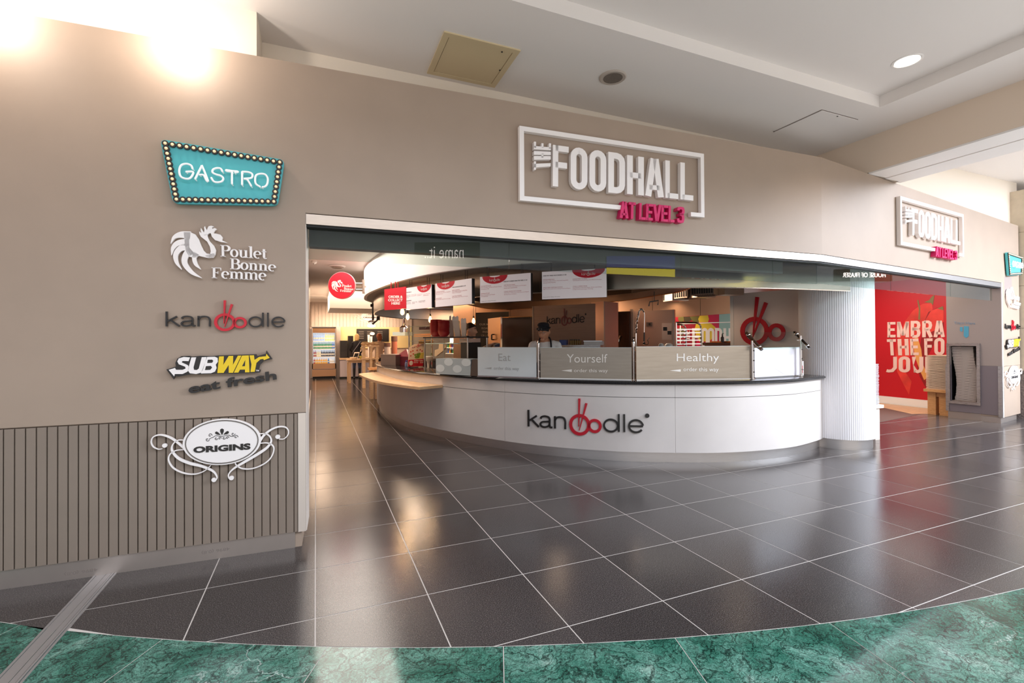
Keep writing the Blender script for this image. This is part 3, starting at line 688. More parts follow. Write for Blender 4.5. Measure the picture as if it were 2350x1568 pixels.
# ---- rooster emblem with serif lettering
SER = {}
def serif(ch):
    T, t, S = .23, .07, .07
    def bar(x0, x1, y): return ([(x0, y), (x1, y)], S)
    stem = lambda x, y0, y1: ([(x, y0), (x, y1)], T)
    def arc(cx, cy, rx, ry, a0, a1, w, n=10):
        P = []; W = []
        for i in range(n+1):
            a = math.radians(a0+(a1-a0)*i/n); P.append((cx+rx*math.cos(a), cy+ry*math.sin(a))); W.append(t+(w-t)*abs(math.cos(a)))
        return (P, W)
    if ch == 'P': return [stem(.27, 0, 1.45), bar(.02, .55, .035), bar(.02, .6, 1.415), arc(.6, 1.08, .34, .335, 90, -90, .26), bar(.27, .62, .745)], 1.02
    if ch == 'B': return [stem(.27, 0, 1.45), bar(.02, .65, .035), bar(.02, .62, 1.415), arc(.6, 1.1, .30, .32, 90, -90, .24), arc(.64, .40, .36, .365, 90, -90, .26), bar(.27, .66, .77)], 1.10
    if ch == 'F': return [stem(.27, 0, 1.45), bar(.02, .58, .035), bar(.02, .98, 1.415), ([(.96, 1.42), (.98, 1.05)], [.09, .03]), bar(.27, .66, .75), ([(.66, .58), (.66, .92)], .05)], 1.05
    if ch == 'o': return [(arc(.42, .5, .32, .465, 0, 360, .23, 20)[0][:-1], arc(.42, .5, .32, .465, 0, 360, .23, 20)[1][:-1], True)], .86
    if ch == 'u': return [stem(.23, .25, 1.0), bar(.02, .3, .965), arc(.44, .27, .21, .235, 180, 330, .2), stem(.76, 0, 1.0), bar(.58, .8, .965), bar(.74, 1.0, .035)], 1.02
    if ch == 'l': return [stem(.25, 0, 1.55), bar(.03, .28, 1.515), bar(.02, .48, .035)], .5
    if ch == 'e': return [arc(.42, .5, .32, .465, 8, 300, .23, 16), ([(.14, .53), (.76, .53)], .06)], .84
    if ch == 't': return [stem(.25, .2, 1.3), bar(.02, .5, .965), arc(.37, .2, .13, .165, 180, 330, .15)], .54
    if ch == 'n': return [stem(.25, 0, 1.0), bar(.02, .3, .965), bar(.02, .48, .035), ([(.27, .72), (.42, .93), (.58, .96), (.72, .86), (.76, .68)], [.06, .08, .12, .2, .23]), stem(.76, 0, .7), bar(.56, 1.0, .035)], 1.03
    if ch == 'm':
        L = [stem(.25, 0, 1.0), bar(.02, .3, .965), bar(.02, .48, .035)]
        for x in (0, .54): L += [([(.27+x, .72), (.42+x, .93), (.58+x, .96), (.72+x, .86), (.76+x, .68)], [.06, .08, .12, .2, .23]), stem(.76+x, 0, .7), bar(.58+x, .96+x, .035)]
        return L, 1.55
def serif_word(word, f, h0, h1, m, parent, split=True, total=None):
    W = sum(serif(c)[1] for c in word); x = 0; mb = MB(); H = 1.5
    for c in word:
        L, w = serif(c); ff = (lambda x0: (lambda X, Y, h: f((x0+X)/W, Y/H, h)))(x)
        if split: draw(L, ff, h0, h1, m, parent)
        else:
            for it in L: mb.ribbon(it[0], it[1], ff, h0, h1, closed=len(it) > 2 and it[2])
        x += w
    if not split: mb.build('lettering', m, parent)
RO_F = [([(255, 1025), (285, 968), (345, 944), (430, 950)], [4, 30, 54, 70]), ([(262, 1128), (276, 1062), (322, 1018), (420, 1010)], [4, 36, 48, 70]), ([(352, 1255), (308, 1190), (300, 1120), (345, 1065), (420, 1050)], [4, 32, 44, 52, 66]),
        ([(530, 1330), (440, 1278), (380, 1200), (388, 1130), (440, 1080)], [4, 34, 48, 56, 80]), ([(522, 1253), (478, 1205), (464, 1150), (485, 1110)], [4, 32, 38, 50])]
RO_B = [(372, 921), (430, 922), (475, 942), (505, 985), (525, 1038), (548, 1085), (575, 1112), (606, 1116), (640, 1110), (650, 1125), (630, 1150), (590, 1152), (540, 1141), (505, 1132), (470, 1150), (420, 1140), (390, 1090), (380, 1020)]
RO_N = [(560, 1132), (606, 1116), (612, 1092), (604, 1050), (580, 1006), (552, 984), (525, 963), (511, 938), (508, 914), (530, 930), (548, 946), (582, 942), (584, 962), (602, 1002), (640, 1042), (658, 1082), (652, 1122), (632, 1150), (592, 1152)]
RO_H = [(530, 932), (522, 905), (524, 884), (540, 908), (552, 925), (556, 900), (552, 880), (560, 866), (568, 888), (578, 904), (584, 884), (594, 868), (616, 864), (642, 872), (622, 880), (624, 892), (648, 884), (666, 894), (646, 910), (634, 932), (660, 934), (698, 944), (718, 968), (712, 994), (764, 1018), (700, 1008), (650, 992), (622, 962), (612, 930), (596, 932), (582, 944), (556, 952)]
def rooster(f, h0, h1, m, parent, flat_=False):
    mb = MB()
    for p, w in RO_F:
        cp = catmull(p, 6); ww = catmull([(x, 0) for x in w], 6); mb.ribbon(cp, [max(2, q.x) for q in ww], f, h0, h1)
    for p in (RO_B, RO_N, RO_H): mb.prism(p, f, h0, h1)
    return mb.build('rooster_emblem', m, parent)
def rooster_sign(P, conv, label, h0, h1, words, m=None, split=True):
    m = m or m_sw
    c = conv(600, 1100); s = thing('rooster_sign', label, 'sign', P.pw(*c))
    rooster(lambda x, y, h: P.pw(*conv(x, y), h), h0, h1, m, s)
    for wd, q in words: serif_word(wd, quadmap(P, *[conv(*p) for p in q]), h0, h1, m, s, split)
    return s
RW = (('Poulet', ((694, 1030), (1110, 1062), (1112, 1160), (697, 1137))), ('Bonne', ((782, 1150), (1196, 1182), (1194, 1272), (782, 1250))), ('Femme', ((618, 1232), (1108, 1252), (1108, 1352), (618, 1330))))
rooster_sign(WP, z5, 'white rooster emblem with three lines of serif lettering on the left wall', 0.012, 0.03, RW)

# ---- noodle wordmark, units of 100 px with the baseline at 0
def el(cx, cy, rx, ry, a0=0, a1=360, n=26): return [(cx+rx*math.cos(math.radians(a0+(a1-a0)*i/n)), cy+ry*math.sin(math.radians(a0+(a1-a0)*i/n))) for i in range(n+(0 if a1-a0 == 360 else 1))]
WM = [('k', [([(.085, 0), (.085, 1.6)], .17), ([(.17, .56), (.98, 1.08)], .165), ([(.42, .70), (1.2, .02)], .165)]),
      ('a', [(catmull([(1.40, .84), (1.52, 1.02), (1.85, 1.10), (2.2, 1.03), (2.34, .82), (2.34, .28), (2.42, .08), (2.6, .075)], 5), .165), (catmull([(2.34, .62), (1.95, .58), (1.55, .52), (1.38, .3), (1.52, .1), (1.85, .06), (2.2, .17), (2.34, .36)], 5), .16)]),
      ('n', [([(2.88, 0), (2.88, 1.16)], .17), (catmull([(2.88, .72), (3.05, 1.02), (3.4, 1.10), (3.75, 1.02), (3.90, .72), (3.90, .3), (3.90, 0)], 5), .165)]),
      ('oo', [(el(5.29, .48, .86, .86), .28, True), (el(6.70, .44, .525, .525), .25, True)]),
      ('stick', [([(5.29, 2.92), (5.21, .33)], [.20, .06])]), ('stick', [([(5.95, 2.50), (5.26, -.05)], [.20, .05])]),
      ('d', [(el(8.18, .54, .62, .55), .165, True), ([(8.90, 0), (8.90, 1.6)], .17)]), ('l', [([(9.38, 0), (9.38, 1.6)], .17)]),
      ('e', [(el(10.42, .54, .62, .55, 6, 325, 24), .165), ([(9.82, .54), (11.04, .54)], .15)])]
def wordmark(f, h0, h1, parent, mk=None, mr=None, reg=False, split=True, only=None):
    mk = mk or m_sb; mr = mr or m_red; acc = {}
    for nm, L in WM:
        if only and nm not in only: continue
        m = mr if nm in ('oo', 'stick') else mk; part = {'oo': 'bowl_rings', 'stick': 'chopstick'}.get(nm, 'letter')
        top = h1+(0.004 if nm == 'stick' and h1 > h0 else 0)
        if split: draw(L, lambda x, y, h: f(x, y, h), h0, top, m, parent, part)
        else:
            mb = acc.setdefault(m.name, (MB(), m))[0]
            for it in L: mb.ribbon(it[0], it[1], f, h0, h1, closed=len(it) > 2 and it[2])
    for mb, m in acc.values(): mb.build('wordmark', m, parent)
    if reg: MB().prism(el(11.42, 1.5, .19, .19), f, h0, h1).build('registered_mark', mk, parent)
def wm_quad(P, bl, br, tl):
    """baseline left/right pixels and the pixel above bl at height 1.6; full width 11.04"""
    (a0, b0), (a1, b1), (a2, b2) = P.px(*bl), P.px(*br), P.px(*tl); sx = (a1-a0)/11.04; sz = (b2-b0)/1.6; k = (b1-b0)/(a1-a0)
    return lambda x, y, h: P.w(a0+x*sx, b0+x*sx*k+y*sz, h)
z6 = sc6(330, 680, 3.565)
s = thing('noodle_sign', 'black and red kanoodle wordmark with chopsticks on the left wall', 'sign', WP.pw(517, 735))
wordmark(wm_quad(WP, z6(187, 248), z6(1155, 250), z6(187, 127)), 0.008, 0.024, s)

# ---- sub sandwich sign
def subway(P, Z, label, h0=0.01, h1=0.03, letter_parts=True):
    s = thing('sandwich_sign', label, 'sign', P.pw(*Z(620, 570))); f = lambda x, y, h: P.pw(*Z(x, y), h)
    back = [(197, 598), (275, 575), (270, 545), (285, 510), (320, 490), (385, 487), (400, 495), (470, 487), (560, 490), (610, 484), (925, 474), (930, 490), (1002, 470), (1008, 444), (1056, 514), (985, 526), (975, 540), (955, 560), (945, 600), (962, 600), (955, 622), (790, 630), (600, 632), (470, 638), (400, 636), (300, 655), (268, 652), (256, 677)]
    MB().prism(back, f, h0, h1).build('backing', m_sb, s)
    W = [[(218, 600), (268, 585), (276, 600), (330, 600), (355, 590), (352, 575), (300, 555), (288, 532), (300, 508), (340, 496), (390, 500), (378, 530), (330, 528), (322, 540), (372, 562), (385, 585), (370, 615), (330, 634), (268, 634), (262, 652)],
         [(402, 500), (440, 499), (418, 580), (422, 600), (445, 602), (462, 590), (486, 498), (525, 497), (498, 596), (478, 624), (440, 634), (390, 628), (374, 606), (378, 585)]]
    B = [[(530, 496), (590, 494), (614, 505), (616, 535), (598, 560), (606, 585), (592, 615), (560, 628), (478, 630)]]
    Y = [[(626, 492), (664, 490), (660, 560), (704, 488), (740, 487), (738, 560), (778, 486), (806, 485), (738, 624), (704, 624), (704, 560), (662, 625), (612, 626)],
         [(812, 485), (866, 483), (872, 620), (836, 621), (836, 598), (794, 599), (782, 622), (746, 623)],
         [(872, 483), (908, 482), (912, 520), (950, 496), (1006, 490), (1008, 470), (1036, 504), (988, 522), (985, 512), (960, 515), (928, 545), (914, 616), (880, 618), (888, 556)]]
    for grp, m in ((W+B, m_sw), (Y, m_yel)):
        for p in grp: MB().prism(p, f, h1, h1+0.006).build('letter', m, s)
    mb = MB(); mb.prism([(535, 518), (570, 517), (580, 528), (570, 543), (530, 545)], f, h1, h1+0.0065); mb.prism([(520, 570), (560, 568), (570, 582), (555, 600), (512, 602)], f, h1, h1+0.0065); mb.prism([(838, 520), (836, 570), (812, 571)], f, h1, h1+0.0065); mb.build('letter_counters', m_sb, s)
    letters('TM', lambda x, y, h: f(922+26*x, 612-11*y, h), h1, h1+0.003, m_sw, s, 0.02, 'trademark', False)
    letters('eat fresh', quadmap(P, Z(372, 716), Z(1084, 605), Z(1090, 680), Z(374, 797)), h0, h1-0.006, m_sb, s, 0.028)
    return s
subway(WP, z6, 'white and yellow SUBWAY sign over black eat fresh lettering on the left wall')

# ---- oval plaque with scroll ornament
def plaque(P, f, label, h0=0.01, h1=0.03, ctr=None, full=True, text=True):
    s = thing('oval_plaque', label, 'sign', ctr)
    ring = lambda k: [(646+k*318*math.cos(a)*1.0, 1186+k*(187*math.sin(a))-0.055*k*318*math.cos(a)) for a in [2*PI*i/48 for i in range(48)]]
    MB().prism(ring(1.0), f, h0, h1).build('oval_panel', m_sw, s)
    mb = MB(); mb.ribbon(ring(.925), 9, f, h1, h1+0.002, closed=True); mb.build('ring_line', mat('plaque_grey', '6a625c', 0.4), s)
    if full:
        sw = [([(160, 1243), (125, 1246), (85, 1225), (70, 1185), (90, 1145), (150, 1130), (230, 1155), (300, 1205), (340, 1240)], [5, 6, 8, 8, 9, 12, 16, 18, 20]),
              ([(340, 1172), (285, 1175), (245, 1210), (240, 1260), (290, 1320), (380, 1360), (480, 1385), (570, 1425), (605, 1475), (590, 1505)], [6, 8, 10, 16, 20, 22, 20, 14, 9, 6]),
              ([(340, 1250), (270, 1258), (222, 1290), (212, 1340), (250, 1400), (330, 1440), (420, 1450), (500, 1425), (555, 1378)], [5, 8, 10, 10, 10, 9, 8, 7, 6]),
              ([(1110, 1165), (1150, 1162), (1182, 1130), (1185, 1095), (1160, 1068), (1110, 1064), (1050, 1085), (990, 1130), (950, 1185)], [5, 6, 8, 8, 9, 12, 14, 18, 20]),
              ([(950, 1122), (1000, 1122), (1035, 1145), (1045, 1185), (1010, 1235), (930, 1290), (820, 1355), (740, 1405), (700, 1450), (700, 1485)], [6, 8, 10, 16, 20, 22, 20, 14, 9, 6]),
              ([(950, 1200), (1010, 1196), (1055, 1215), (1067, 1255), (1040, 1320), (980, 1370), (890, 1405), (810, 1405), (765, 1380), (750, 1355)], [5, 8, 10, 10, 10, 9, 8, 8, 7, 6])]
        for p, w in sw: MB().ribbon(catmull(p, 6), [q.x for q in catmull([(x, 0) for x in w], 6)], f, h0, h1-0.004).build('scroll', m_sw, s)
        for x, y in ((180, 1217), (580, 1496), (722, 1481), (1099, 1146)): MB().prism(el(x, y, 20, 17, n=14), f, h0, h1-0.002).build('scroll_end', m_sw, s)
        o = MB()
        for p, w in ((([(648, 1130), (640, 1100), (648, 1078)]), 0),): pass
        drop = lambda x, y, dx, dy, r: o.prism([(x, y), (x+dx*.55-dy*r, y+dy*.55+dx*r), (x+dx*.85-dy*r, y+dy*.85+dx*r), (x+dx, y+dy), (x+dx*.85+dy*r, y+dy*.85-dx*r), (x+dx*.55+dy*r, y+dy*.55-dx*r)], f, h1, h1+0.002)
        drop(648, 1132, 0, -56, .26); drop(638, 1130, -46, -24, .2); drop(658, 1128, 46, -26, .2)
        for cx, cy, r, sg in ((530, 1165, 18, 1), (552, 1133, 18, -1), (600, 1157, 14, 1), (630, 1157, 14, -1), (664, 1153, 14, 1), (692, 1152, 14, -1), (738, 1120, 18, 1), (762, 1146, 18, -1)):
            o.ribbon([(cx+r*(1-.13*i)*math.cos(sg*i*.9), cy+r*(1-.13*i)*math.sin(sg*i*.9)) for i in range(8)], 4, f, h1, h1+0.002)
        o.ribbon(catmull([(545, 1160), (580, 1145), (600, 1135), (648, 1140), (700, 1130), (720, 1140), (745, 1140)], 4), 4, f, h1, h1+0.002)
        o.build('crest', m_sb, s)
    if text: letters('ORIGINS', lambda x, y, h: f(416+464*x, 1277-30*x-52*y, h), h1, h1+0.003, m_sb, s, 0.05)
    return s
plaque(WP, lambda x, y, h: WP.pw(*z6(x, y), h), 'white oval ORIGINS plaque with scrolls on the grooved dado boards', 0.01, 0.028, WP.pw(510, 1015))

# ---- the same set of signs, foreshortened, on the narrow white wall at the far right (mapped affinely from the left wall)
def remap(pairs):
    """affine map from left-wall plane coordinates to right-wall ones via three pixel correspondences"""
    import numpy as np
    A = np.array([[*WP.px(*p), 1] for p, q in pairs]); Bm = np.array([WR.px(*q) for p, q in pairs]); M = np.linalg.lstsq(A, Bm, rcond=None)[0]
    return lambda a, b: (M[0][0]*a+M[1][0]*b+M[2][0], M[0][1]*a+M[1][1]*b+M[2][1])
class MP2:
    def __init__(s, fn): s.fn = fn; s.n = WR.n
    def px(s, u, v): return s.fn(*WP.px(u, v))
    def w(s, a, b, c=0): return WR.w(a, b, c)
    def pw(s, u, v, c=0): return WR.w(*s.px(u, v), c)
z4 = sc6(1850, 560, 3.136); z9 = sc6(2250, 580, 15.68)
Q = MP2(remap([((373, 326), z9(825, -5)), ((654, 372), z9(1370, 170)), ((639, 476), z9(1340, 800)), ((402, 471), z9(900, 840))]))
gastro(Q, (z5(168, 100), z5(1272, 283), z5(1210, 690), z5(283, 672)), 'small pale teal bulb sign high on the white right-hand wall', G, z5, 0.015, 0.045, (17, 8, 16, 11), 0.019, 0.0065)
Q = MP2(remap([(z5(255, 1025), z4(1432, 362)), (z5(1196, 1200), z4(1530, 425)), (z5(530, 1330), z4(1455, 455)), (z5(610, 865), z4(1466, 308))]))
rooster_sign(Q, z5, 'white rooster sign barely visible on the white right-hand wall', 0.012, 0.03, RW)
s = thing('noodle_sign', 'small kanoodle wordmark on the white right-hand wall', 'sign', WR.pw(2323, 750))
wordmark(wm_quad(WR, z4(1424, 610), z4(1530, 612), z4(1424, 575)), 0.008, 0.024, s)
Q = MP2(remap([(z6(197, 598), z4(1426, 735)), (z6(1056, 514), z4(1525, 690)), (z6(374, 797), z4(1445, 803)), (z6(1090, 680), z4(1530, 768))]))
subway(Q, z6, 'small SUBWAY eat fresh sign on the white right-hand wall')
Q = MP2(remap([(z6(70, 1185), z4(1423, 935)), (z6(1187, 1095), z4(1543, 910)), (z6(600, 1500), z4(1474, 1050)), (z6(646, 1000), z4(1483, 878))]))
plaque(Q, lambda x, y, h: Q.pw(*z6(x, y), h), 'small white ORIGINS plaque low on the white right-hand wall', 0.01, 0.028, Q.pw(*z6(646, 1186)))
# trays-here arrow lettering on the return wall
s = thing('tray_sign', 'faint blue tray return lettering and downward arrows above the tray niche', 'sign', RT.pw(2213, 755))
letters('Trays Here', quadmap(RT, (2189, 738), (2238, 739), (2238, 747), (2189, 746)), 0.001, 0.003, mat('faded_blue', '7e8a97', 0.5), s, 0.01, 'lettering', False)
m_ab = mat('arrow_blue', '4b90a8', 0.5)
z7 = sc6(1990, 630, 7.58)
f7 = lambda x, y, h: RT.pw(*z7(x, y), h)
MB().prism([(1685, 900), (1768, 905), (1766, 1075), (1720, 1108), (1680, 1070)], f7, 0.001, 0.004).build('arrow', m_ab, s)
MB().prism([(1618, 915), (1662, 917), (1662, 980), (1642, 1000), (1614, 978)], f7, 0.001, 0.004).build('arrow', m_ab, s)

# ---- mural print on the red wall
m_mt = mat('mural_letter', 'ecc4b6', 0.5); m_ch = mat('chilli_red', 'd8392f', 0.4, noise=0.25, nscale=3); m_cd = mat('chilli_dark', '8f0f14', 0.45); m_cg = mat('chilli_green', '7d6a3c', 0.5); m_cs = mat('chilli_seed', 'e39a52', 0.5)
s = thing('chilli_mural_print', 'red mural print of chillies behind large pale EMBRA THE FO JOUR lettering', 'mural', MP.pw(2090, 780))
fm = lambda x, y, h: MP.pw(*z4(x, y), h)
for nm, polys, m, h in (('chilli', [[(640, 760), (660, 690), (710, 560), (770, 480), (840, 430), (905, 425), (910, 470), (860, 545), (830, 640), (800, 700), (770, 760), (700, 900), (760, 990), (740, 1085), (700, 1010), (655, 920)]], m_ch, .002),
                        ('chilli', [[(850, 560), (880, 490), (940, 460), (990, 470), (990, 620), (930, 700), (880, 800), (860, 900), (880, 1020), (900, 1095), (870, 1050), (820, 960), (800, 880), (815, 760)]], m_cd, .0025),
                        ('chilli', [[(860, 545), (900, 480), (950, 462), (990, 472), (990, 560), (930, 620), (870, 650)]], m_ch, .003),
                        ('chilli_flesh', [[(770, 690), (800, 660), (830, 760), (840, 860), (880, 960), (850, 980), (815, 900), (780, 800)]], m_cs, .004),
                        ('chilli_stalk', [[(850, 420), (885, 405), (905, 380), (925, 365), (920, 400), (912, 440), (900, 425)], [(800, 405), (808, 402), (822, 460), (820, 545), (808, 545), (812, 470)], [(945, 465), (985, 448), (990, 478)]], m_cg, .005)):
    for p in polys: MB().prism(p, fm, 0.0004, h).build(nm, m, s)
for wd, q, ws in (('EMBRA', ((2037, 739.5), (2168, 736), (2168, 774), (2037, 774.5)), (.62, .92, .78, .78, .82)), ('THE FO', ((2035.6, 779), (2168, 776), (2168, 815), (2038, 816)), (.66, .80, .62, .18, .62, .76)), ('JOUR', ((2035, 819), (2150, 819), (2150, 856), (2035, 853.5)), (.72, .80, .80, .80))):
    tot = sum(ws)+.12*(len(ws)-1); qm = quadmap(MP, *q); x = 0.0
    for ch, w_c in zip(wd, ws):
        if ch != ' ': draw(cond(ch, .52, .185), (lambda x0, k: (lambda X, Y, h: qm((x0+X*k)/tot, Y, h)))(x, w_c/.52), 0.0005, 0.007, m_mt, s)
        x += w_c+.12
# ================================================================== THE ROUND COUNTER
m_pan = mat('counter_panel', 'd8d0cb', 0.42, noise=0.04, nscale=2.5); m_gran = mat('black_granite', (0.018, 0.016, 0.016), 0.12, noise=0.5, nscale=120)
m_oak = wood('oak_ledge', 'd9a878', 'efcfa6', (3, 3, 30), 0.35); m_oakd = wood('oak_edge', 'b9804c', 'd6a06c', (4, 4, 30), 0.4)
def wall_strip(mb, path, z0, z1, th):
    a = outward(path, 0); b = outward(path, -th); n = len(path)
    vs = [V(p.x, p.y, z0) for p in a]+[V(p.x, p.y, z1) for p in a]+[V(p.x, p.y, z0) for p in b]+[V(p.x, p.y, z1) for p in b]
    fs = []
    for i in range(n-1): fs += [(i, i+1, n+i+1, n+i), (2*n+i, 3*n+i, 3*n+i+1, 2*n+i+1), (n+i, n+i+1, 3*n+i+1, 3*n+i), (i, 2*n+i, 2*n+i+1, i+1)]
    fs += [(0, n, 3*n, 2*n), (n-1, 3*n-1, 4*n-1, 2*n-1)]
    return mb.add(vs, fs)
counter = thing('curved_counter', 'long curved pale panelled counter with black granite top and steel plinth', 'counter', (3.2, 1.6, 0))
mb = MB(); wall_strip(mb, CP, 0.0, 0.14, 0.03); mb.build('plinth', m_plinth, counter, smooth=True)
FP = outward(CP, 0.05); CT = outward(CP, 0.085)
cuts = [0.0]+[path_at_u(FP, u)[1] for u in (872, 944.5, 1157.5, 1548.5, 1881.5)]+[len(FP)-1.001]
ZS, ZTOP = 0.775, 0.925
for i in range(len(cuts)-1):
    t0, t1 = cuts[i]+(0.012 if i else 0), cuts[i+1]-0.012
    sp_ = sub_path(FP, t0, t1)
    last = i == len(cuts)-2
    mb = MB(); wall_strip(mb, sp_, 0.125, ZTOP if last else ZS-0.003, 0.02); mb.build('front_panel', m_pan, counter, smooth=True)
    if not last: mb = MB(); wall_strip(mb, sp_, ZS+0.003, ZTOP, 0.02); mb.build('upper_rail', m_pan, counter, smooth=True)
mb = MB(); wall_strip(mb, outward(FP, -0.021), 0.125, ZTOP, 0.01); mb.build('carcass', m_black, counter)
# granite top with a rounded nose
PR = [(-0.62, 0.925), (-0.02, 0.925), (-0.004, 0.930), (0.006, 0.942), (0.006, 0.954), (-0.004, 0.964), (-0.02, 0.968), (-0.62, 0.968)]
def sweep(mb, path, prof):
    n = len(path); k = len(prof); vs = []
    O = [outward(path, d) for d, z in prof]
    for i in range(n): vs += [V(O[j][i].x, O[j][i].y, prof[j][1]) for j in range(k)]
    fs = []
    for i in range(n-1):
        for j in range(k): fs.append((i*k+j, i*k+(j+1) % k, (i+1)*k+(j+1) % k, (i+1)*k+j))
    fs += [tuple(range(k)), tuple(range((n-1)*k+k-1, (n-1)*k-1, -1))]
    return mb.add(vs, fs)
CTe = CT[:]
mb = MB(); sweep(mb, CTe, PR); mb.build('countertop', m_gran, counter, smooth=True)
# raised wordmark on the counter front
zc = sc6(1000, 850, 4.273)
s = thing('noodle_sign', 'large kanoodle wordmark on the front of the curved counter', 'sign', (2.9, 1.9, 0.5))
qa, qb = path_at_u(FP, 1185)[1], path_at_u(FP, 1500)[1]
seg = sub_path(FP, qa, qb); cum = [0]
for i in range(1, len(seg)): cum.append(cum[-1]+(seg[i]-seg[i-1]).length)
def cyl_pt(u, v):
    t = path_at_u(FP, u)[1]; i = int(t); p = FP[i]+(FP[i+1]-FP[i])*(t-i); d = ray(u, v); k = ((p.x-CAM.x)*d.x+(p.y-CAM.y)*d.y)/(d.x*d.x+d.y*d.y)
    return t, (CAM+d*k).z
def on_path(path, cumul, sv, z, h):
    i = 0
    while i < len(cumul)-2 and cumul[i+1] < sv: i += 1
    tt = (sv-cumul[i])/(cumul[i+1]-cumul[i]); a, b = path[i], path[i+1]; p = a+(b-a)*tt
    ia = min(max(i, 1), len(path)-2); t0 = (path[ia+1]-path[ia-1]).normalized()
    n = Vector((t0.y, -t0.x)); return V(p.x+n.x*h, p.y+n.y*h, z)
def s_at(u):
    t = path_at_u(seg, u)[1]; i = min(len(seg)-2, int(t)); return cum[i]+(cum[i+1]-cum[i])*(t-i)
ul, ur = zc(903, 0)[0], zc(2025, 0)[0]; sl, sr = s_at(ul), s_at(ur)
zb0 = cyl_pt(*zc(903, 547))[1]; zb1 = cyl_pt(*zc(2025, 606))[1]; zt = cyl_pt(*zc(910, 387))[1]
wordmark(lambda x, y, h: on_path(seg, cum, sl+(sr-sl)*x/11.04, zb0+(zb1-zb0)*x/11.04+y*(zt-zb0)/1.6, h), 0.004, 0.022, s, reg=True)
# oak ledge wrapping the left end
ld = thing('oak_ledge', 'curved pale oak shelf wrapping the left end of the counter', 'shelf', (1.2, 4.0, 0.76))
t0 = path_at_u(FP, 872)[1]-4; t1 = path_at_u(FP, 1016)[1]
lp = sub_path(FP, t0, t1)
wd_ = lambda k: 0.42*math.sin(min(1, (k+0.4)/5)*PI/2)
Oo = [outward(lp, wd_(i))[i] for i in range(len(lp))]; Oi = outward(lp, 0.002)
n = len(lp); vs = []; 
for z in (0.762, 0.80): vs += [V(p.x, p.y, z) for p in Oi]+[V(p.x, p.y, z) for p in Oo]
fs = []
for i in range(n-1): fs += [(i, i+1, n+i+1, n+i), (2*n+i, 3*n+i, 3*n+i+1, 2*n+i+1), (n+i, n+i+1, 3*n+i+1, 3*n+i), (i, 2*n+i, 2*n+i+1, i+1)]
fs += [(0, n, 3*n, 2*n), (n-1, 3*n-1, 4*n-1, 2*n-1)]
mb = MB(); mb.add(vs, fs); mb.build('shelf_board', m_oak, ld)

# ---- sneeze screens on the counter
m_scr = mat('screen_steel', 'a39789', 0.28, 0.85, noise=0.06, nscale=4, stretch=(1, 1, 12)); m_frost = mat('frosted_panel', 'dfe4e6', 0.35, noise=0.05, nscale=2); m_wpan = mat('white_screen', 'e6dfe6', 0.35)
m_etch = mat('etched_letter', 'efe7de', 0.5); m_etch2 = mat('etched_grey', 'b6b5b4', 0.5)
def screen(u0, u1, vb0, vb1, vt0, vt1, m, label, txt=None, ml=None, c=0.0):
    A, B = pz(u0, vb0, 0.985), pz(u1, vb1, 0.985); P = VP((A.x, A.y), (B.x, B.y))
    s = thing('counter_screen', label, 'screen', P.w(P.L/2, 0.97))
    zt = max(P.px(u0, vt0)[1], P.px(u1, vt1)[1])*0.5+min(P.px(u0, vt0)[1], P.px(u1, vt1)[1])*0.5
    MB().vbox(P, 0, P.L, 0.985, zt, -0.008, 0).build('panel', m, s)
    MB().vbox(P, 0, P.L, 0.969, 0.986, -0.02, 0.01).build('base_rail', m_chrome, s)
    mb = MB(); mb.vbox(P, 0, P.L, zt, zt+0.004, -0.009, 0.001); mb.build('top_edge', mat('screen_edge', 'd9e2df', 0.2), s)
    if txt:
        big, q, q2, ar = txt
        letters(big, quadmap(P, *q), 0.0004, 0.0025, ml, s, -0.004, 'letter'); letters('order this way', quadmap(P, *q2), 0.0004, 0.0025, ml, s, 0.0, 'letter')
        MB().prism([P.px(*p) for p in ar], lambda x, y, h: P.w(x, y, h), 0.0004, 0.0025).build('arrow', ml, s)
    return s, P, zt
zk = sc6(1080, 580, 5.2275); zk2 = sc6(1460, 580, 4.9)
screen(1096.5, 1231, 862, 866, 797.5, 798, m_frost, 'bright counter screen reading Eat', ('Eat', (zk(333, 1212), zk(480, 1212), zk(480, 1300), zk(333, 1300)), (zk(278, 1368), zk(580, 1372), zk(580, 1425), zk(278, 1414)), (zk(165, 1388), zk(250, 1375), zk(250, 1398))), m_etch2)
screen(1240.5, 1450, 867, 871, 798.5, 798.5, m_scr, 'brushed counter screen reading Yourself', ('Yourself', (zk(1155, 1218), zk(1640, 1218), zk(1640, 1320), zk(1155, 1320)), (zk(1240, 1395), zk(1645, 1395), zk(1645, 1450), zk(1240, 1445)), (zk(1090, 1415), zk(1214, 1400), zk(1214, 1432))), m_etch)
screen(1460.5, 1722, 871.5, 868, 796.5, 794.5, m_scr, 'brushed counter screen reading Healthy', ('Healthy', (zk2(455, 1135), zk2(930, 1135), zk2(930, 1250), zk2(455, 1250)), (zk2(530, 1292), zk2(925, 1290), zk2(925, 1352), zk2(530, 1345)), (zk2(378, 1326), zk2(500, 1313), zk2(500, 1340))), m_etch)
s, P4, zt4 = screen(1732, 1836, 866.5, 860.5, 800, 797, m_wpan, 'white counter screen with burst lines at the right end')
z8 = sc6(1690, 740, 10.45)
for a, b, w in (((885, 900), (1130, 680), 14), ((880, 955), (1185, 865), 34), ((890, 1030), (1185, 1105), 34), ((900, 1090), (1165, 1240), 30)):
    f8 = lambda x, y, h: P4.pw(*z8(x, y), h); mb = MB(); mb.ribbon([a, b], [3, w], f8, 0.0004, 0.0025); mb.build('burst_line', m_sw, s)
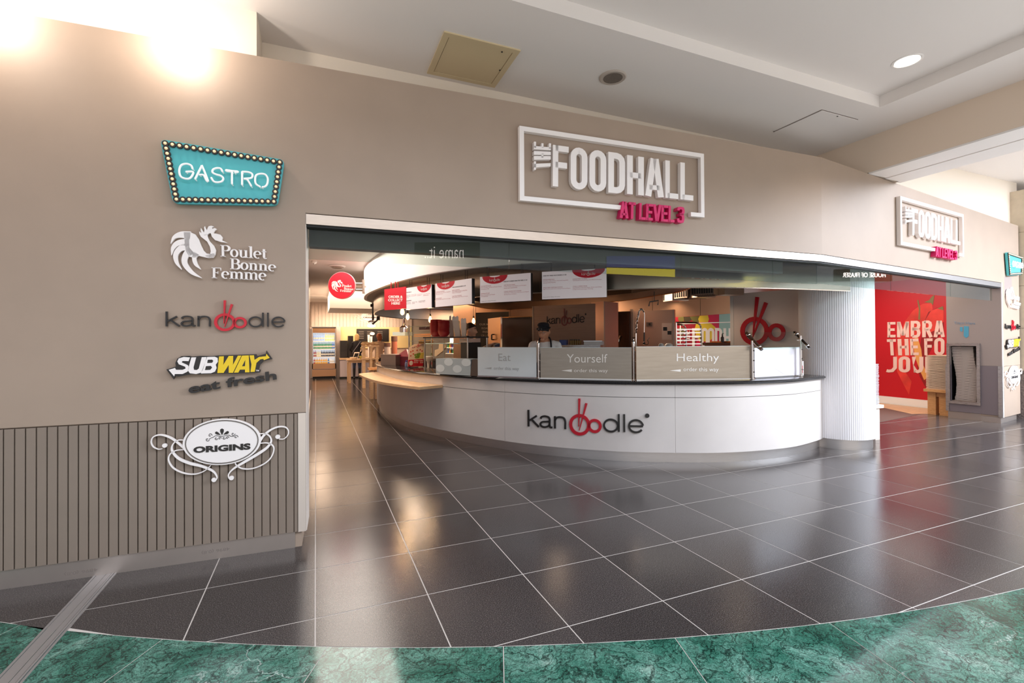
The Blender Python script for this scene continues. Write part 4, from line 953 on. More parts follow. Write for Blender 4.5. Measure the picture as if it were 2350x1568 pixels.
# posts of the screens
m_post = steel('post_steel', 'd4ccc6', 0.18)
def post(u, vb, z1, label, cap=True, r=0.017):
    p = pz(u, vb, 0.97); s = thing('screen_post', label, 'post', p)
    MB().lathe([(r*1.8, 0), (r*1.8, 0.008), (r, 0.010), (r, z1-0.97)], p, 14).build('tube', m_post, s, smooth=True)
    if cap: MB().lathe([(r*1.05, 0), (r*1.05, 0.02), (r*.6, 0.034), (r*.3, 0.055)], (p.x, p.y, z1), 14).build('finial', m_chrome, s, smooth=True)
    for z in (1.06, 1.20, 1.32): MB().disc((p.x, p.y-r*1.25, z), (0.35, -1, 0), r*.5, 0.01, 10).build('clamp', m_chrome, s)
    return p
post(1236, 868.5, 1.405, 'steel screen post between the Eat and Yourself screens')
post(1454.5, 873, 1.41, 'steel screen post between the Yourself and Healthy screens')
pA = post(1727, 871, 1.44, 'steel screen post left of the white burst screen', False)
pB = post(1838, 864, 1.50, 'steel screen post right of the white burst screen', False)
# tilted glass sneeze guard carried by the last two posts
sg = thing('sneeze_guard', 'tilted glass guard with chrome arms above the white burst screen', 'guard', pA+V(0, 0, 0.47))
ends = []
for p, (u0, v0, u1, v1) in ((pA, (1712.5, 764, 1748, 803)), (pB, (1823, 762, 1858, 800))):
    D = (p-CAM).dot(_f); d0 = -0.18
    a = pd(u0, v0, D+0.12); b = pd(u1, v1, D-0.12); ends.append((a, b))
    mb = MB(); mb.tube([a, b], 0.02, 8); mb.build('arm', m_chrome, sg)
    mid = (a+b)/2; mb = MB(); mb.tube([V(p.x, p.y, p.z+(0.46 if p is pA else 0.52)), mid], 0.012, 8); mb.build('bracket', m_chrome, sg)
    for q in (a*.85+b*.15, a*.15+b*.85): mb = MB(); mb.ball(q, .026, .026, .026, 8, 6); mb.build('clamp', m_chrome, sg, smooth=True)
(a0, b0), (a1, b1) = ends
nn = (b0-a0).cross(a1-a0).normalized()*0.004
MB().hexa([b0-nn, b1-nn, b1+nn, b0+nn, a0-nn, a1-nn, a1+nn, a0+nn]).build('glass', m_glass, sg)
# sauce sachet leaning by the last post
p = pz(1843, 862, 0.97); s = thing('menu_card', 'small red and white card stood behind the right end post', 'card', p)
MB().box((p.x-0.006, p.y+0.03, 0.97), (p.x+0.055, p.y+0.034, 1.16)).build('card', m_sw, s); MB().box((p.x+0.0, p.y+0.028, 1.0), (p.x+0.035, p.y+0.0305, 1.10)).build('print', m_red, s)

# ================================================================== BULKHEAD, STEEL RING, KITCHEN CEILING
BUP = [(4.2, 10.9), (2.6, 10.3), (1.6, 9.3), (1.12, 8.3), (0.97, 7.334), (0.955, 6.3), (1.085, 5.006), (1.232, 4.176), (1.45, 3.35), (1.72, 2.76), (2.0, 2.36), (2.45, 1.86), (3.1, 1.36), (4.0, 0.98), (4.9, 0.80), (6.1, 0.76)]
BU = catmull(BUP, 6)
bul = MB(); wall_strip(bul, BU, 2.40, 3.0, 0.06); bulkhead = struct(bul.build('bulkhead', m_white, smooth=True))
SRP = [(5.2, 10.9), (3.6, 10.8), (2.4, 10.2), (1.75, 9.4), (1.35, 8.5), (1.21, 7.7), (1.17, 6.6), (1.24, 5.7), (1.47, 4.5), (1.86, 3.5), (2.5, 2.42), (3.30, 1.64), (3.686, 1.30), (4.09, 1.06), (4.757, 0.85), (5.339, 0.745), (6.0, 0.69), (6.40, 0.665)]
SR = catmull(SRP, 6)
un = MB(); a, b = BU, SR   # grey underside between bulkhead and ring
n = 90
def resample(P, n):
    L = [0]
    for i in range(1, len(P)): L.append(L[-1]+(P[i]-P[i-1]).length)
    out = []; j = 0
    for k in range(n):
        s_ = L[-1]*k/(n-1)
        while j < len(L)-2 and L[j+1] < s_: j += 1
        t = (s_-L[j])/(L[j+1]-L[j]); out.append(P[j]+(P[j+1]-P[j])*t)
    return out
A_, B_ = resample(BU, n), resample(SR, n)
vs = [V(p.x, p.y, 2.402) for p in A_]+[V(p.x, p.y, 2.402) for p in B_]
un.add(vs, [(i, i+1, n+i+1, n+i) for i in range(n-1)]); un.build('soffit', mat('soffit_grey', '8a817b', 0.55), bulkhead)
m_ring = mat('ring_steel', 'c4b6a6', 0.24, 1.0, noise=0.03, nscale=2, stretch=(2, 2, 0.05))
ring = thing('canopy_ring', 'curved brushed steel canopy band above the counter', 'canopy', (2.4, 2.4, 2.08))
RJ = [0]+[path_at_u(SR, u)[1] for u in (905, 1000, 1240, 1480, 1776)]+[len(SR)-1.001]
for i in range(len(RJ)-1):
    mb = MB(); wall_strip(mb, sub_path(SR, RJ[i]+0.004, RJ[i+1]-0.004), 2.08, 2.75, 0.015); mb.build('steel_panel', m_ring, ring, smooth=True)
mb = MB(); mb.tube([V(p.x, p.y, 2.08) for p in outward(SR, -0.01)], 0.011, 6); mb.build('rim', mat('rim_steel', 'e6d3bd', 0.2, 1.0), ring)
m_kc = mat('kitchen_ceiling_steel', 'c09a7c', 0.38, 0.75, noise=0.08, nscale=1.5)
kc = MB(); kc.prism([(p.x, p.y) for p in outward(SR, -0.03)]+[(9.2, 0.95), (9.2, 10.9)], flat, 2.44, 2.50); struct(kc.build('ceiling_kitchen', m_kc))
# rear kitchen wall panels in warm steel, right end, below the ring
m_kw = mat('kitchen_wall_steel', 'b88f70', 0.36, 0.8, noise=0.08, nscale=2, stretch=(1, 1, .3), rvar=0.06)
# ================================================================== KITCHEN BEHIND THE COUNTER
fk = MB(); fk.prism([(p.x, p.y) for p in outward(CP, -0.05)]+[(6.6, 1.5), (11.6, 2.2), (11.6, 10.0)], flat, -0.02, 0.002); struct(fk.build('floor_kitchen', mat('kitchen_vinyl', '5a4c45', 0.45)))
def slab(P, u0, v0, u1, v1, c0, c1, name, m, parent=None, z0=None):
    """box on plane P covering the pixel rectangle (top-left, bottom-right)"""
    a0, b1 = P.px(u0, v0); a1, b0 = P.px(u1, v1)
    if z0 is not None: b0 = z0
    return MB().vbox(P, a0, a1, b0, b1, c0, c1).build(name, m, parent)
lx_ = lambda P: (lambda x, y, h: P.w(x, y, h))
def poly_px(P, pts, c0, c1, name, m, parent): return MB().prism([P.px(*p) for p in pts], lx_(P), c0, c1).build(name, m, parent)

# rear wall of warm steel panels
KW = vpx(1040, 780, 10.9, 1700, 780, 10.0)
kw = MB(); kw.vbox(KW, 0, KW.L, 0, 2.44, -0.2, -0.02); rear = struct(kw.build('wall_kitchen', m_black))
us = [1040, 1092, 1172, 1250, 1330, 1420, 1498, 1608, 1700]
for i in range(len(us)-1): MB().vbox(KW, KW.px(us[i], 780)[0]+.004, KW.px(us[i+1], 780)[0]-.004, 0.0, 2.43, -0.02, 0).build('steel_panel', m_kw, rear)
# white panel with the red noodle-bowl emblem
EP = vpx(1676, 780, 8.15, 1834.5, 780, 7.22)
s = thing('emblem_panel', 'tall white panel carrying a large red bowl and chopsticks emblem', 'panel', EP.w(EP.L/2, 0))
j = EP.px(1684, 780)[0]
MB().vbox(EP, 0, j-0.003, 0.0, EP.px(1676, 676)[1], -0.06, 0).build('edge_post', m_white, s); MB().vbox(EP, j+0.003, EP.L, 0, EP.px(1676, 676)[1], -0.06, 0).build('board', mat('emblem_board', 'efe0d8', 0.45), s)
fz = lambda x, y, h: EP.pw(*zk2(x, y), h)
mb = MB(); mb.ribbon(el(1340, 882, 136, 136), 48, fz, 0.012, 0.03, closed=True); mb.ribbon(el(1585, 897, 78, 79), 44, fz, 0.012, 0.03, closed=True); mb.build('bowl_rings', m_red, s)
mb = MB(); mb.ribbon([(1371, 500), (1323, 925)], [40, 9], fz, 0.014, 0.034); mb.build('chopstick', m_red, s)
mb = MB(); mb.ribbon([(1470, 563), (1316, 962)], [40, 7], fz, 0.014, 0.034); mb.build('chopstick', m_red, s)
# colourful foodhall print on the rear wall
zm = sc6(1380, 640, 6.912)
s = thing('pepper_mural_print', 'bright pepper print with white THE FOODH lettering on the rear kitchen wall', 'mural', KW.pw(1612, 760))
fw = lambda x, y, h: KW.pw(*zm(x, y), h)
cols = {'r': 'a52030', 'p': 'e01c50', 't': 'a9d2cb', 'y': 'f0d23c', 'o': '6b6634', 'k': '463d28'}
pm = {k: mat('print_'+k, v, 0.4) for k, v in cols.items()}
for nm, poly, k, h in (('print_sheet', [(1160, 610), (2050, 552), (2050, 1090), (1160, 1090)], 'r', .004), ('print_field', [(1560, 586), (1865, 566), (1865, 1085), (1500, 1085)], 'p', .006), ('print_field', [(1868, 566), (2050, 553), (2050, 1085), (1868, 1085)], 't', .006),
                       ('leaf', [(1222, 608), (1300, 600), (1320, 640), (1300, 680), (1240, 680), (1216, 640)], 'o', .007), ('leaf', [(1300, 602), (1400, 598), (1430, 650), (1380, 690), (1320, 690)], 'k', .007), ('leaf', [(1400, 598), (1565, 590), (1540, 690), (1470, 700), (1430, 650)], 'o', .0075), ('leaf', [(1216, 790), (1300, 770), (1330, 850), (1290, 900), (1230, 880)], 'o', .007),
                       ('pepper', [(1560, 588), (1690, 580), (1705, 640), (1690, 690), (1550, 690), (1535, 640)], 'y', .008), ('pepper', [(1500, 720), (1600, 700), (1740, 712), (1810, 770), (1770, 840), (1790, 900), (1720, 990), (1560, 1000), (1500, 900), (1480, 800)], 'y', .008)):
    MB().prism(poly, fw, 0.001, h).build(nm, pm[k], s)
m_pl = mat('print_white', 'fbf4ee', 0.4, emit='fff4ea', estr=0.05)
mb = MB(); mb.ribbon([(1252, 1035), (1252, 715), (2050, 688)], 15, fw, .004, .010); mb.build('frame_line', m_pl, s)
for ch, x0, x1 in (('F', 1440, 1560), ('O', 1585, 1690), ('O', 1682, 1790), ('D', 1800, 1915), ('H', 1935, 2060)):
    draw(cond(ch, .46, .155), (lambda x0, x1: (lambda X, Y, h: fw(x0+(x1-x0)*X/.46, 1075-290*Y, h)))(x0, x1), .004, .011, m_pl, s)
for ch, y0 in (('T', 970), ('H', 915), ('E', 865)):
    draw(cond(ch, .30, .1), (lambda y0: (lambda X, Y, h: fw(1400-72*(1-Y)*1.0, y0-48*X/.30, h)))(y0), .004, .011, m_pl, s)
# black wall board with pale lines of text
BB = vpx(1093, 780, 9.9, 1170, 780, 9.6)
s = thing('chalk_board', 'tall black board with OUR MEAT ROAST IRISH lettering behind the oven', 'board', BB.w(BB.L/2, 0.8))
slab(BB, 1093, 718, 1169, 800, 0, 0.03, 'board', mat('chalk_black', '17110f', 0.5), s, z0=0.0)
m_chalk = mat('chalk_text', '8e827b', 0.6)
for k, (t, x0, x1) in enumerate((('OUR MEAT', 1102, 1134), ('ROAST', 1107, 1127), ('IRISH', 1109, 1126), ('OR LOCAL', 1106, 1134))):
    y = (742.5, 751.4, 759.5, 768)[k]; letters(t, quadmap(BB, (x0, y), (x1, y), (x1, y+4.6), (x0, y+4.6)), 0.031, 0.033, m_chalk, s, 0.01, 'lettering', False)
# combi oven: steel, warm light on the side put into its colour; dark door
OF = vpx(1151, 780, 8.7, 1225, 780, 8.45); OS = vpx(1120, 780, 9.35, 1151, 780, 8.7)
s = thing('combi_oven', 'tall steel oven with dark glass door and copper toned side', 'oven', OF.w(0, 0))
zt = OF.px(1180, 727)[1]
p0, p1, q0 = OF.w(0, 0), OF.w(OF.L, 0), OS.w(0, 0); q1 = p1+(q0-p0)
mb = MB(); mb.hexa([p0, p1, q1, q0, p0+V(0, 0, zt), p1+V(0, 0, zt), q1+V(0, 0, zt), q0+V(0, 0, zt)]); mb.build('body', mat('oven_warm_lit', 'c08a55', 0.3, 0.85), s)
slab(OF, 1153, 730, 1222, 800, 0.002, 0.03, 'door', mat('oven_glass', '4a3a33', 0.12), s, z0=0.5)
mb = MB(); mb.vbox(OF, 0, 0.03, 0, zt, 0, 0.04); mb.build('door_edge', m_chrome, s)
for k in range(14): MB().vbox(OF, 0.16+k*.03, 0.176+k*.03, zt-0.045, zt-0.012, 0.03, 0.034).build('vent_slot', m_black, s)
mb = MB(); a, b = OS.pw(1134, 768, 0.05), OS.pw(1134, 780, 0.05); mb.tube([a, b], .016, 8); mb.tube([a, a-OS.n*.06], .012, 6); mb.tube([b, b-OS.n*.06], .012, 6); mb.build('handle', m_sb, s)
# steel panel with the dark wordmark and its box post
NP = vpx(1224.5, 780, 8.1, 1384, 780, 7.5)
s = thing('steel_back_panel', 'steel splash panel behind the chef with dark kanoodle wordmark', 'panel', NP.w(NP.L/2, 0))
MB().vbox(NP, 0, NP.L, 0, NP.px(1384, 696)[1], -0.05, 0).build('panel', mat('brown_steel', 'a08474', 0.42, 0.55, noise=0.06, nscale=3, stretch=(1, 1, 14)), s)
wordmark(wm_quad(NP, zk(918, 860), zk(1366, 833), zk(918, 765)), 0.002, 0.012, s, mat('brown_black', '1d120e', 0.4), mat('dull_red', '7c3a35', 0.4), reg=True)
mb = MB(); mb.vbox(NP, -0.02, 0.0, 0, NP.px(1384, 696)[1], -0.06, 0.01); mb.build('edge_trim', m_steel2, s)
HP = vpx(1386, 780, 7.44, 1419, 780, 7.7)
s = thing('steel_service_post', 'square steel box post beside the steel splash panel', 'post', HP.w(HP.L/2, 0)); MB().vbox(HP, 0, HP.L, 0, HP.px(1400, 693)[1], -0.25, 0).build('casing', mat('post_pink_reflection', 'c7a495', 0.3, 0.9), s); MB().vbox(HP, -.01, .02, 0, HP.px(1400, 693)[1], 0, 0.01).build('edge_trim', m_steel2, s)  # pink reflection on the steel casing is put into its colour
# back worktop and things on it
WT = vpx(1232, 790, 7.25, 1380, 790, 6.95)
s = thing('back_worktop', 'steel worktop running behind the chef', 'worktop', WT.w(WT.L/2, 0)); zwt = WT.px(1330, 792)[1]
MB().vbox(WT, 0, WT.L, zwt-0.05, zwt, -0.32, 0.12).build('top', m_steel, s); MB().vbox(WT, 0.05, WT.L-.05, 0, zwt-.05, -0.3, 0.1).build('cabinet', m_steel2, s)
m_jar = mat('mustard_jar', '8f6a2a', 0.25); m_lid = mat('jar_lid', '4a3a22', 0.4)
j0 = None
for k in range(5):
    p = WT.w(WT.px(1308.5+5.2*k, 788)[0], zwt, -0.05)
    if j0 is None:
        j0 = thing('spice_jar', 'small amber jar in the row on the back worktop', 'jar', p, 'amber jars on the back worktop')
        MB().lathe([(.017, 0), (.019, .01), (.019, .062), (.015, .068)], p, 10).build('jar', m_jar, j0); MB().lathe([(.018, .069), (.018, .085)], p, 10).build('lid', m_lid, j0)
    else: dup(j0, None, p)
p = WT.w(WT.px(1360, 788)[0], zwt, -.08)
s = thing('food_tray', 'shallow white steel tray on the back worktop', 'tray', p); MB().vbox(WT, WT.px(1341, 788)[0], WT.px(1382, 788)[0], zwt+.0, zwt+.055, -0.2, 0.04).build('tray', m_white, s); MB().vbox(WT, WT.px(1340, 788)[0], WT.px(1383, 788)[0], zwt+.055, zwt+.062, -.21, 0.05).build('rim', m_chrome, s)
s = thing('blue_box', 'blue storage tub on the back worktop beside the chef', 'tub', WT.w(WT.px(1293, 788)[0], zwt, 0)); MB().vbox(WT, WT.px(1285, 788)[0], WT.px(1300, 788)[0], zwt, zwt+.07, -0.12, 0.03).build('tub', mat('tub_blue', '4c5f9c', 0.4), s); MB().vbox(WT, WT.px(1284.6, 788)[0], WT.px(1300.4, 788)[0], zwt+.07, zwt+.078, -.125, 0.035).build('rim', mat('tub_rim', '39497e', 0.4), s)
# tall steel partition with notice and switch plate
SP = vpx(1448, 780, 8.7, 1548, 780, 8.3)
s = thing('steel_partition', 'tall steel partition with a switch plate and a pinned notice', 'partition', SP.w(SP.L/2, 0))
MB().vbox(SP, 0, SP.L, 0, SP.px(1500, 712.5)[1], -0.08, 0).build('panel', mat('partition_steel', 'cfa994', 0.34, 0.8, noise=0.03, nscale=2), s)
MB().vbox(SP, SP.L-.02, SP.L, 0, SP.px(1500, 712.5)[1], 0, .02).build('edge_trim', m_steel2, s); MB().vbox(SP, 0, .05, 0, SP.px(1500, 708)[1], 0, .04).build('frame_post', m_steel2, s)
slab(SP, 1483.5, 740, 1496.5, 749.5, 0.0, 0.015, 'switch_plate', mat('switch_steel', '7d6c63', 0.35, .8), s); slab(SP, 1489, 742, 1493, 747, 0.015, 0.02, 'rocker', m_sb, s)
slab(SP, 1519, 742, 1542, 780, 0.0, 0.003, 'notice', mat('notice_paper', 'd3b4a6', 0.6), s); slab(SP, 1522, 751, 1531, 759, 0.003, 0.005, 'photo', m_sb, s); slab(SP, 1532, 760, 1541, 768, 0.003, 0.005, 'photo', m_sb, s)
DP = vpx(1419, 780, 8.6, 1448, 780, 8.5)
s = thing('wall_cabinet', 'dark steel cabinet between the box post and the partition', 'cabinet', DP.w(DP.L/2, 0)); MB().vbox(DP, 0, DP.L, 0, DP.px(1430, 715)[1], -0.3, 0).build('body', mat('dark_steel', '5b4a41', 0.25, .9), s); MB().vbox(DP, .02, DP.L-.02, .95, DP.px(1430, 717)[1], 0, .02).build('door', mat('dark_steel2', '4a3c35', 0.2, .9), s)
mb = MB(); mb.tube([DP.pw(1421, 785, .05), DP.pw(1422, 779, .05), DP.pw(1425.5, 771, .05)], .014, 8); mb.tube([DP.pw(1421, 783, .05), DP.pw(1421, 783, 0)], .012, 6); mb.build('handle', m_chrome, s)
# coil-spring rinse tap
D = 7.32
s = thing('spring_tap', 'tall chrome rinse tap with a coil spring and black spray trigger', 'tap', pd(1460, 800, D))
bs = pd(1459.5, 800, D); bs.z = pd(1517, 801, 7.4).z
mb = MB(); mb.tube([bs, pd(1459.5, 765, D)], .013, 8); mb.tube([pd(1459.5, 775, D), pd(1451, 775.5, D)], .008, 6); mb.build('riser', m_chrome, s, smooth=True)
core = [pd(*q, D) for q in ((1459.5, 765), (1461, 745), (1464, 728), (1467, 715), (1470.5, 710.5), (1474.5, 711.5), (1478, 717))]
cc = catmull(core, 8); mb = MB(); mb.tube(cc, .006, 6); mb.build('hose', m_sb, s)
N = 34; hel = []
for i in range(N*8+1):
    t = i/(N*8)*(len(cc)-1); k = min(len(cc)-2, int(t)); p = cc[k]+(cc[k+1]-cc[k])*(t-k); tg = (cc[k+1]-cc[k]).normalized(); a = tg.cross(V(*_f)).normalized(); b = tg.cross(a); ph = 2*PI*i/8
    hel.append(p+(a*math.cos(ph)+b*math.sin(ph))*.0145)
mb = MB(); mb.tube(hel, .0035, 4); mb.build('spring', m_chrome, s, smooth=True)
mb = MB(); mb.tube([pd(1478, 717, D), pd(1479, 722, D), pd(1478.3, 764, D)], .0065, 8); mb.build('drop_pipe', m_chrome, s)
mb = MB(); mb.tube([pd(1478.3, 763, D), pd(1478.5, 768, D), pd(1478, 784, D)], [.009, .012, .011], 8); mb.ball(pd(1478, 788, D), .02, .02, .02, 10, 7); mb.build('spray_head', m_sb, s, smooth=True)
mb = MB(); mb.tube(catmull([pd(*q, D) for q in ((1480, 790), (1486, 791), (1488, 786), (1486, 781), (1490, 775))], 5), .0055, 6); mb.build('trigger', m_sb, s)
# white bowls by the sink
for u, w_, lab in ((1517.5, 13, 'small white tub on the shelf behind the Healthy screen'), (1535, 19, 'upturned white bowl on the shelf behind the Healthy screen')):
    p = pd(u, 801, 7.4); r = w_/2/FPX*7.4; s = thing('white_bowl', lab, 'bowl', p); MB().lathe([(r*.98, 0), (r, .03), (r*.9, .065), (r*.55, .085), (0.001, .09)], p, 16).build('bowl', m_white, s, smooth=True); MB().lathe([(r*1.04, -0.002), (r*1.04, .006)], p, 16).build('rim', m_white, s)
WS = vpx(1455, 800, 7.5, 1680, 800, 7.3); s = thing('sink_unit', 'steel sink bench behind the Healthy screen', 'sink', WS.w(WS.L/2, 0)); zs = pd(1517, 801, 7.4).z
MB().vbox(WS, 0, WS.L, zs-.04, zs-0.001, -0.3, 0.3).build('top', m_steel, s); MB().vbox(WS, .05, WS.L-.05, 0, zs-.04, -0.25, .25).build('cabinet', m_steel2, s)
# wire rack trolley
D = 8.3
s = thing('rack_trolley', 'tubular steel tray rack trolley before the pepper print', 'trolley', pd(1580, 900, D))
Lp, Rp = vpx(1552, 780, D, 1609, 780, D), None; P = Lp
tz = P.px(1580, 740.5)[1]; mb = MB(); arc = [(P.L-.10, tz)]+[(P.L-.10+.10*math.sin(a), tz-.10+.10*math.cos(a)) for a in (PI/8, PI/4, 3*PI/8, PI/2)]+[(P.L, 0.06)]
mb.tube([P.w(0, tz)]+[P.w(*a) for a in arc], .016, 8); mb.build('front_hoop', m_chrome, s, smooth=True)
mb = MB(); mb.tube([P.w(-.02, tz-.02, -.45)]+[P.w(a[0]-.1, a[1]-.02, -.45) for a in arc], .016, 8); mb.build('rear_hoop', m_chrome, s, smooth=True)
mb = MB(); mb.tube([P.w(0, tz), P.w(0, .06)], .016, 8); mb.tube([P.w(-.02, tz-.02, -.45), P.w(-.02, .06, -.45)], .016, 8); mb.build('upright', m_chrome, s)
for v in (756, 764, 772.5, 781, 789.5):
    z = P.px(1580, v)[1]; mb = MB(); mb.vbox(P, 0, P.L, z-.008, z+.008, -.01, .014); mb.build('rail', m_chrome, s); mb = MB(); mb.vbox(P, -.02, P.L-.1, z-.02, z-.006, -.46, -.44); mb.build('rail', m_chrome, s)
for a in (0, P.L):
    mb = MB(); mb.disc(P.w(a, .03, 0), P.n, .03, .02, 10); mb.build('castor', m_sb, s)
# food pans on the pass before the mural
PS = vpx(1612, 790, 8.9, 1690, 790, 8.5); s = thing('serving_bench', 'dark serving bench with orange rimmed pan by the emblem panel', 'bench', PS.w(PS.L/2, 0)); zb_ = PS.px(1650, 786.5)[1]
MB().vbox(PS, 0, PS.L, zb_-.05, zb_, -.4, 0).build('top', mat('bench_dark', '4a2f26', 0.4), s); MB().vbox(PS, .02, PS.L, 0, zb_-.05, -.35, -.05).build('base', m_steel2, s)
mb = MB(); mb.vbox(PS, .12, PS.L-.02, zb_, zb_+.025, -.3, -.05); mb.build('pan', mat('pan_orange', 'c2662a', 0.4), s)
s = thing('pump_bottle', 'small black pump bottle on the serving bench', 'bottle', PS.pw(1657, 786, -.1)); q = PS.pw(1657, 786, -.02)
MB().lathe([(.03, 0), (.03, .09), (.012, .11), (.012, .15)], q, 10).build('bottle', m_sb, s, smooth=True); mb = MB(); mb.tube([q+V(0, 0, .15), q+V(0, 0, .165), q+V(.03, 0, .162)], .007, 6); mb.build('pump', m_sb, s)

# ---- extractor hood drum, ceiling vents, lamp
m_hood = mat('hood_dark', '3a2a20', 0.35, 0.6); m_rimc = mat('copper_rim', 'd39a66', 0.25, 0.9)
hp = [pz(*q, 2.14) for q in ((1040, 690), (1078, 700), (1109.6, 706.8), (1135, 709.4), (1177.7, 710.2), (1290, 704), (1394, 693.5), (1449.4, 687.7), (1510, 677.6), (1553.6, 670.4), (1582.5, 661.7))]
near = [V(p.x-CAM.x, p.y-CAM.y, 0)*k+V(CAM.x, CAM.y, 0) for p, k in zip(hp[::-1], (.93, .9, .88, .86, .85, .82, .82, .84, .86, .88, .9))]
hd = thing('extractor_hood', 'dark oval extractor hood with a copper rim under the kitchen ceiling', 'hood', (3.2, 3.6, 2.14))
pts = [(p.x, p.y) for p in hp]+[(p.x, p.y) for p in near]
mb = MB(); mb.prism(pts, flat, 2.14, 2.435); mb.build('drum', m_hood, hd)
mb = MB(); mb.tube([V(p.x, p.y, 2.142) for p in catmull([p.xy for p in hp], 5)], .014, 6); mb.build('rim', m_rimc, hd, smooth=True)
def ceil_box(label, name, u0, v0, u1, v1, D, nsl, cat='vent'):
    P = vpx(u0, v0, D, u1, v0, D*0.97); s = thing(name, label, cat, P.w(P.L/2, P.px(u0, v0)[1]))
    a, z1 = P.px(u0, v0); b, z0 = P.px(u1, v1); MB().vbox(P, 0, P.L, z0, 2.44, -.35, 0).build('housing', m_steel2, s)
    for k in range(nsl): x = P.L*(.08+.84*k/max(1, nsl-1)); mb = MB(); mb.vbox(P, x-.012, x+.012, z0-.004, z0+.0, -.33, -.02); mb.vbox(P, x-.012, x+.012, z0+.02, 2.43, 0, .006); mb.build('slot', m_black, s)
ceil_box('long slotted ceiling vent nearest the emblem panel', 'ceiling_vent', 1585, 664, 1638, 675, 7.6, 9)
ceil_box('shorter slotted ceiling vent further into the kitchen', 'ceiling_vent', 1547, 677, 1577, 683, 8.4, 6)
ceil_box('plain ceiling box at the end of the long slotted vent', 'ceiling_box', 1641, 664, 1663, 676, 7.6, 0, 'box')
ceil_box('small dark ceiling box beside the shorter vent', 'ceiling_box', 1580, 675, 1600, 682, 8.2, 1, 'box')
ceil_box('small dark ceiling box deepest in the kitchen', 'ceiling_box', 1522, 683, 1543, 690, 8.9, 1, 'box')
a = pd(1660, 661, 7.0); b = pd(1712, 660, 6.8)
s = thing('ceiling_lamp', 'bright strip lamp under the kitchen ceiling by the emblem panel', 'lamp', a); mb = MB(); mb.tube([V(a.x, a.y, 2.42), V(b.x, b.y, 2.42)], .02, 8); mb.build('tube', mat('lamp_glow', 'fff1d8', 0.4, emit='ffe8c8', estr=14), s); mb = MB(); mb.tube([V(a.x, a.y, 2.44), V(b.x, b.y, 2.44)], .03, 6); mb.build('batten', m_steel2, s)
# kitchen downlights seen from below as hot spots
for k, (u, v) in enumerate(((1476, 686), (1447, 699), (1527, 692), (1190, 716), (1560, 672))):
    p = pz(u, v, 2.437); s = thing('kitchen_downlight', ('warm ceiling downlight right of the hanging hook stem', 'warm ceiling downlight above the steel service post', 'warm ceiling downlight over the steel partition', 'warm ceiling downlight above the combi oven', 'warm ceiling downlight beside the slotted vents')[k], 'lamp', p, 'kitchen ceiling downlights'); MB().disc(p, (0, 0, -1), .05, .004, 16).build('lens', mat('downlight_glow', 'ffe2b8', 0.4, emit='ffdcae', estr=25), s); MB().lathe([(.065, -.006), (.065, 0)], p, 16).build('rim', m_chrome, s)
    light('downlight_beam', 'SPOT', p-V(0, 0, .02), 55, WARM, .05, p-V(0, 0, 2), 120, .8)
# hanging hook frame
D = 6.7; s = thing('hanging_hook', 'dark three pronged hook hanging from the kitchen ceiling', 'hook', pd(1501, 690, D)); mb = MB(); mb.tube([V(*pd(1502, 672, D).xy, 2.44), pd(1501.5, 691, D)], .005, 6); mb.tube([pd(1489, 703, D), pd(1491, 693, D), pd(1511, 690, D), pd(1509.5, 700.5, D)], .009, 6); mb.build('frame', m_sb, s)
# ================================================================== MENU BOARDS AND HANGING THINGS
m_board = mat('menu_board', 'f3ebee', 0.45, emit='f3e6ea', estr=0.12); m_mred = mat('menu_red', 'd01a31', 0.4); m_txt = mat('menu_text', '5a4a4c', 0.6); m_txr = mat('menu_text_red', 'b3505a', 0.6)
m_rod = mat('dark_rod', '5d5450', 0.35, 0.8)
def menu(c4, DL, DR, label, swoosh, heads, rows):
    tl, tr, br, bl = c4; P = vpx(tl[0], 780, DL, tr[0], 780, DR)
    a = [P.px(*c) for c in c4]; zt = (a[0][1]+a[1][1])/2; zb = (a[2][1]+a[3][1])/2
    s = thing('menu_board', label, 'menu board', P.w(P.L/2, zb)); MB().vbox(P, 0, P.L, zb, zt, -0.05, 0.0).build('box', m_sb, s); MB().vbox(P, 0, P.L, zb, zt, 0.0, 0.006).build('face', m_board, s)
    W, H = P.L, zt-zb; f = lambda x, y, h: P.w(x*W, zb+y*H, 0.006+h)
    x0, x1 = swoosh; xc, rx = (x0+x1)/2, (x1-x0)/2; n = 14
    out = [(xc+rx*math.cos(PI+PI*i/n), 1-0.30*math.sin(PI*i/n)) for i in range(n+1)]; inn = [(xc+rx*.42*math.cos(PI*i/n), 1-0.05*math.sin(PI*i/n)) for i in range(n+1)]
    MB().prism(out+inn, f, 0.0002, 0.003).build('swoosh', m_mred, s)
    wordmark(lambda x, y, h: f(xc-rx*.42+rx*.84*x/11.04, 0.80+0.055*y, h), 0.003, 0.0045, s, m_sw, m_sw, split=False)
    mb1, mb2 = MB(), MB()
    def line(t, x, y, w, h, mb, bold=0.0):
        for vs, fs in text_geo(t, bold): mb.geo(vs, fs, lambda X, Y, hh: f(x+w*X, y+h*Y, hh), 0.0015, 0.0015)
    for t, x, y, w, h in heads: line(t, x, y, w, h, mb1, 0.03)
    for t, x, y, w, h, red in rows: line(t, x, y, w, h, mb2 if red else mb1)
    mb1.build('lettering', m_txt, s); mb2.build('lettering', m_txr, s)
    for x in (0.14, 0.82):
        for c in (-0.005, -0.045): mb = MB(); mb.tube([P.w(x*W, zt, c), P.w(x*W, 2.41, c)], .004, 6); mb.build('hanger', m_rod, s)
    return s
def rows_(L, x, y, w, red): return [(t, x, y-.055*i, w*k, .036, red) for i, (t, k) in enumerate(L)]
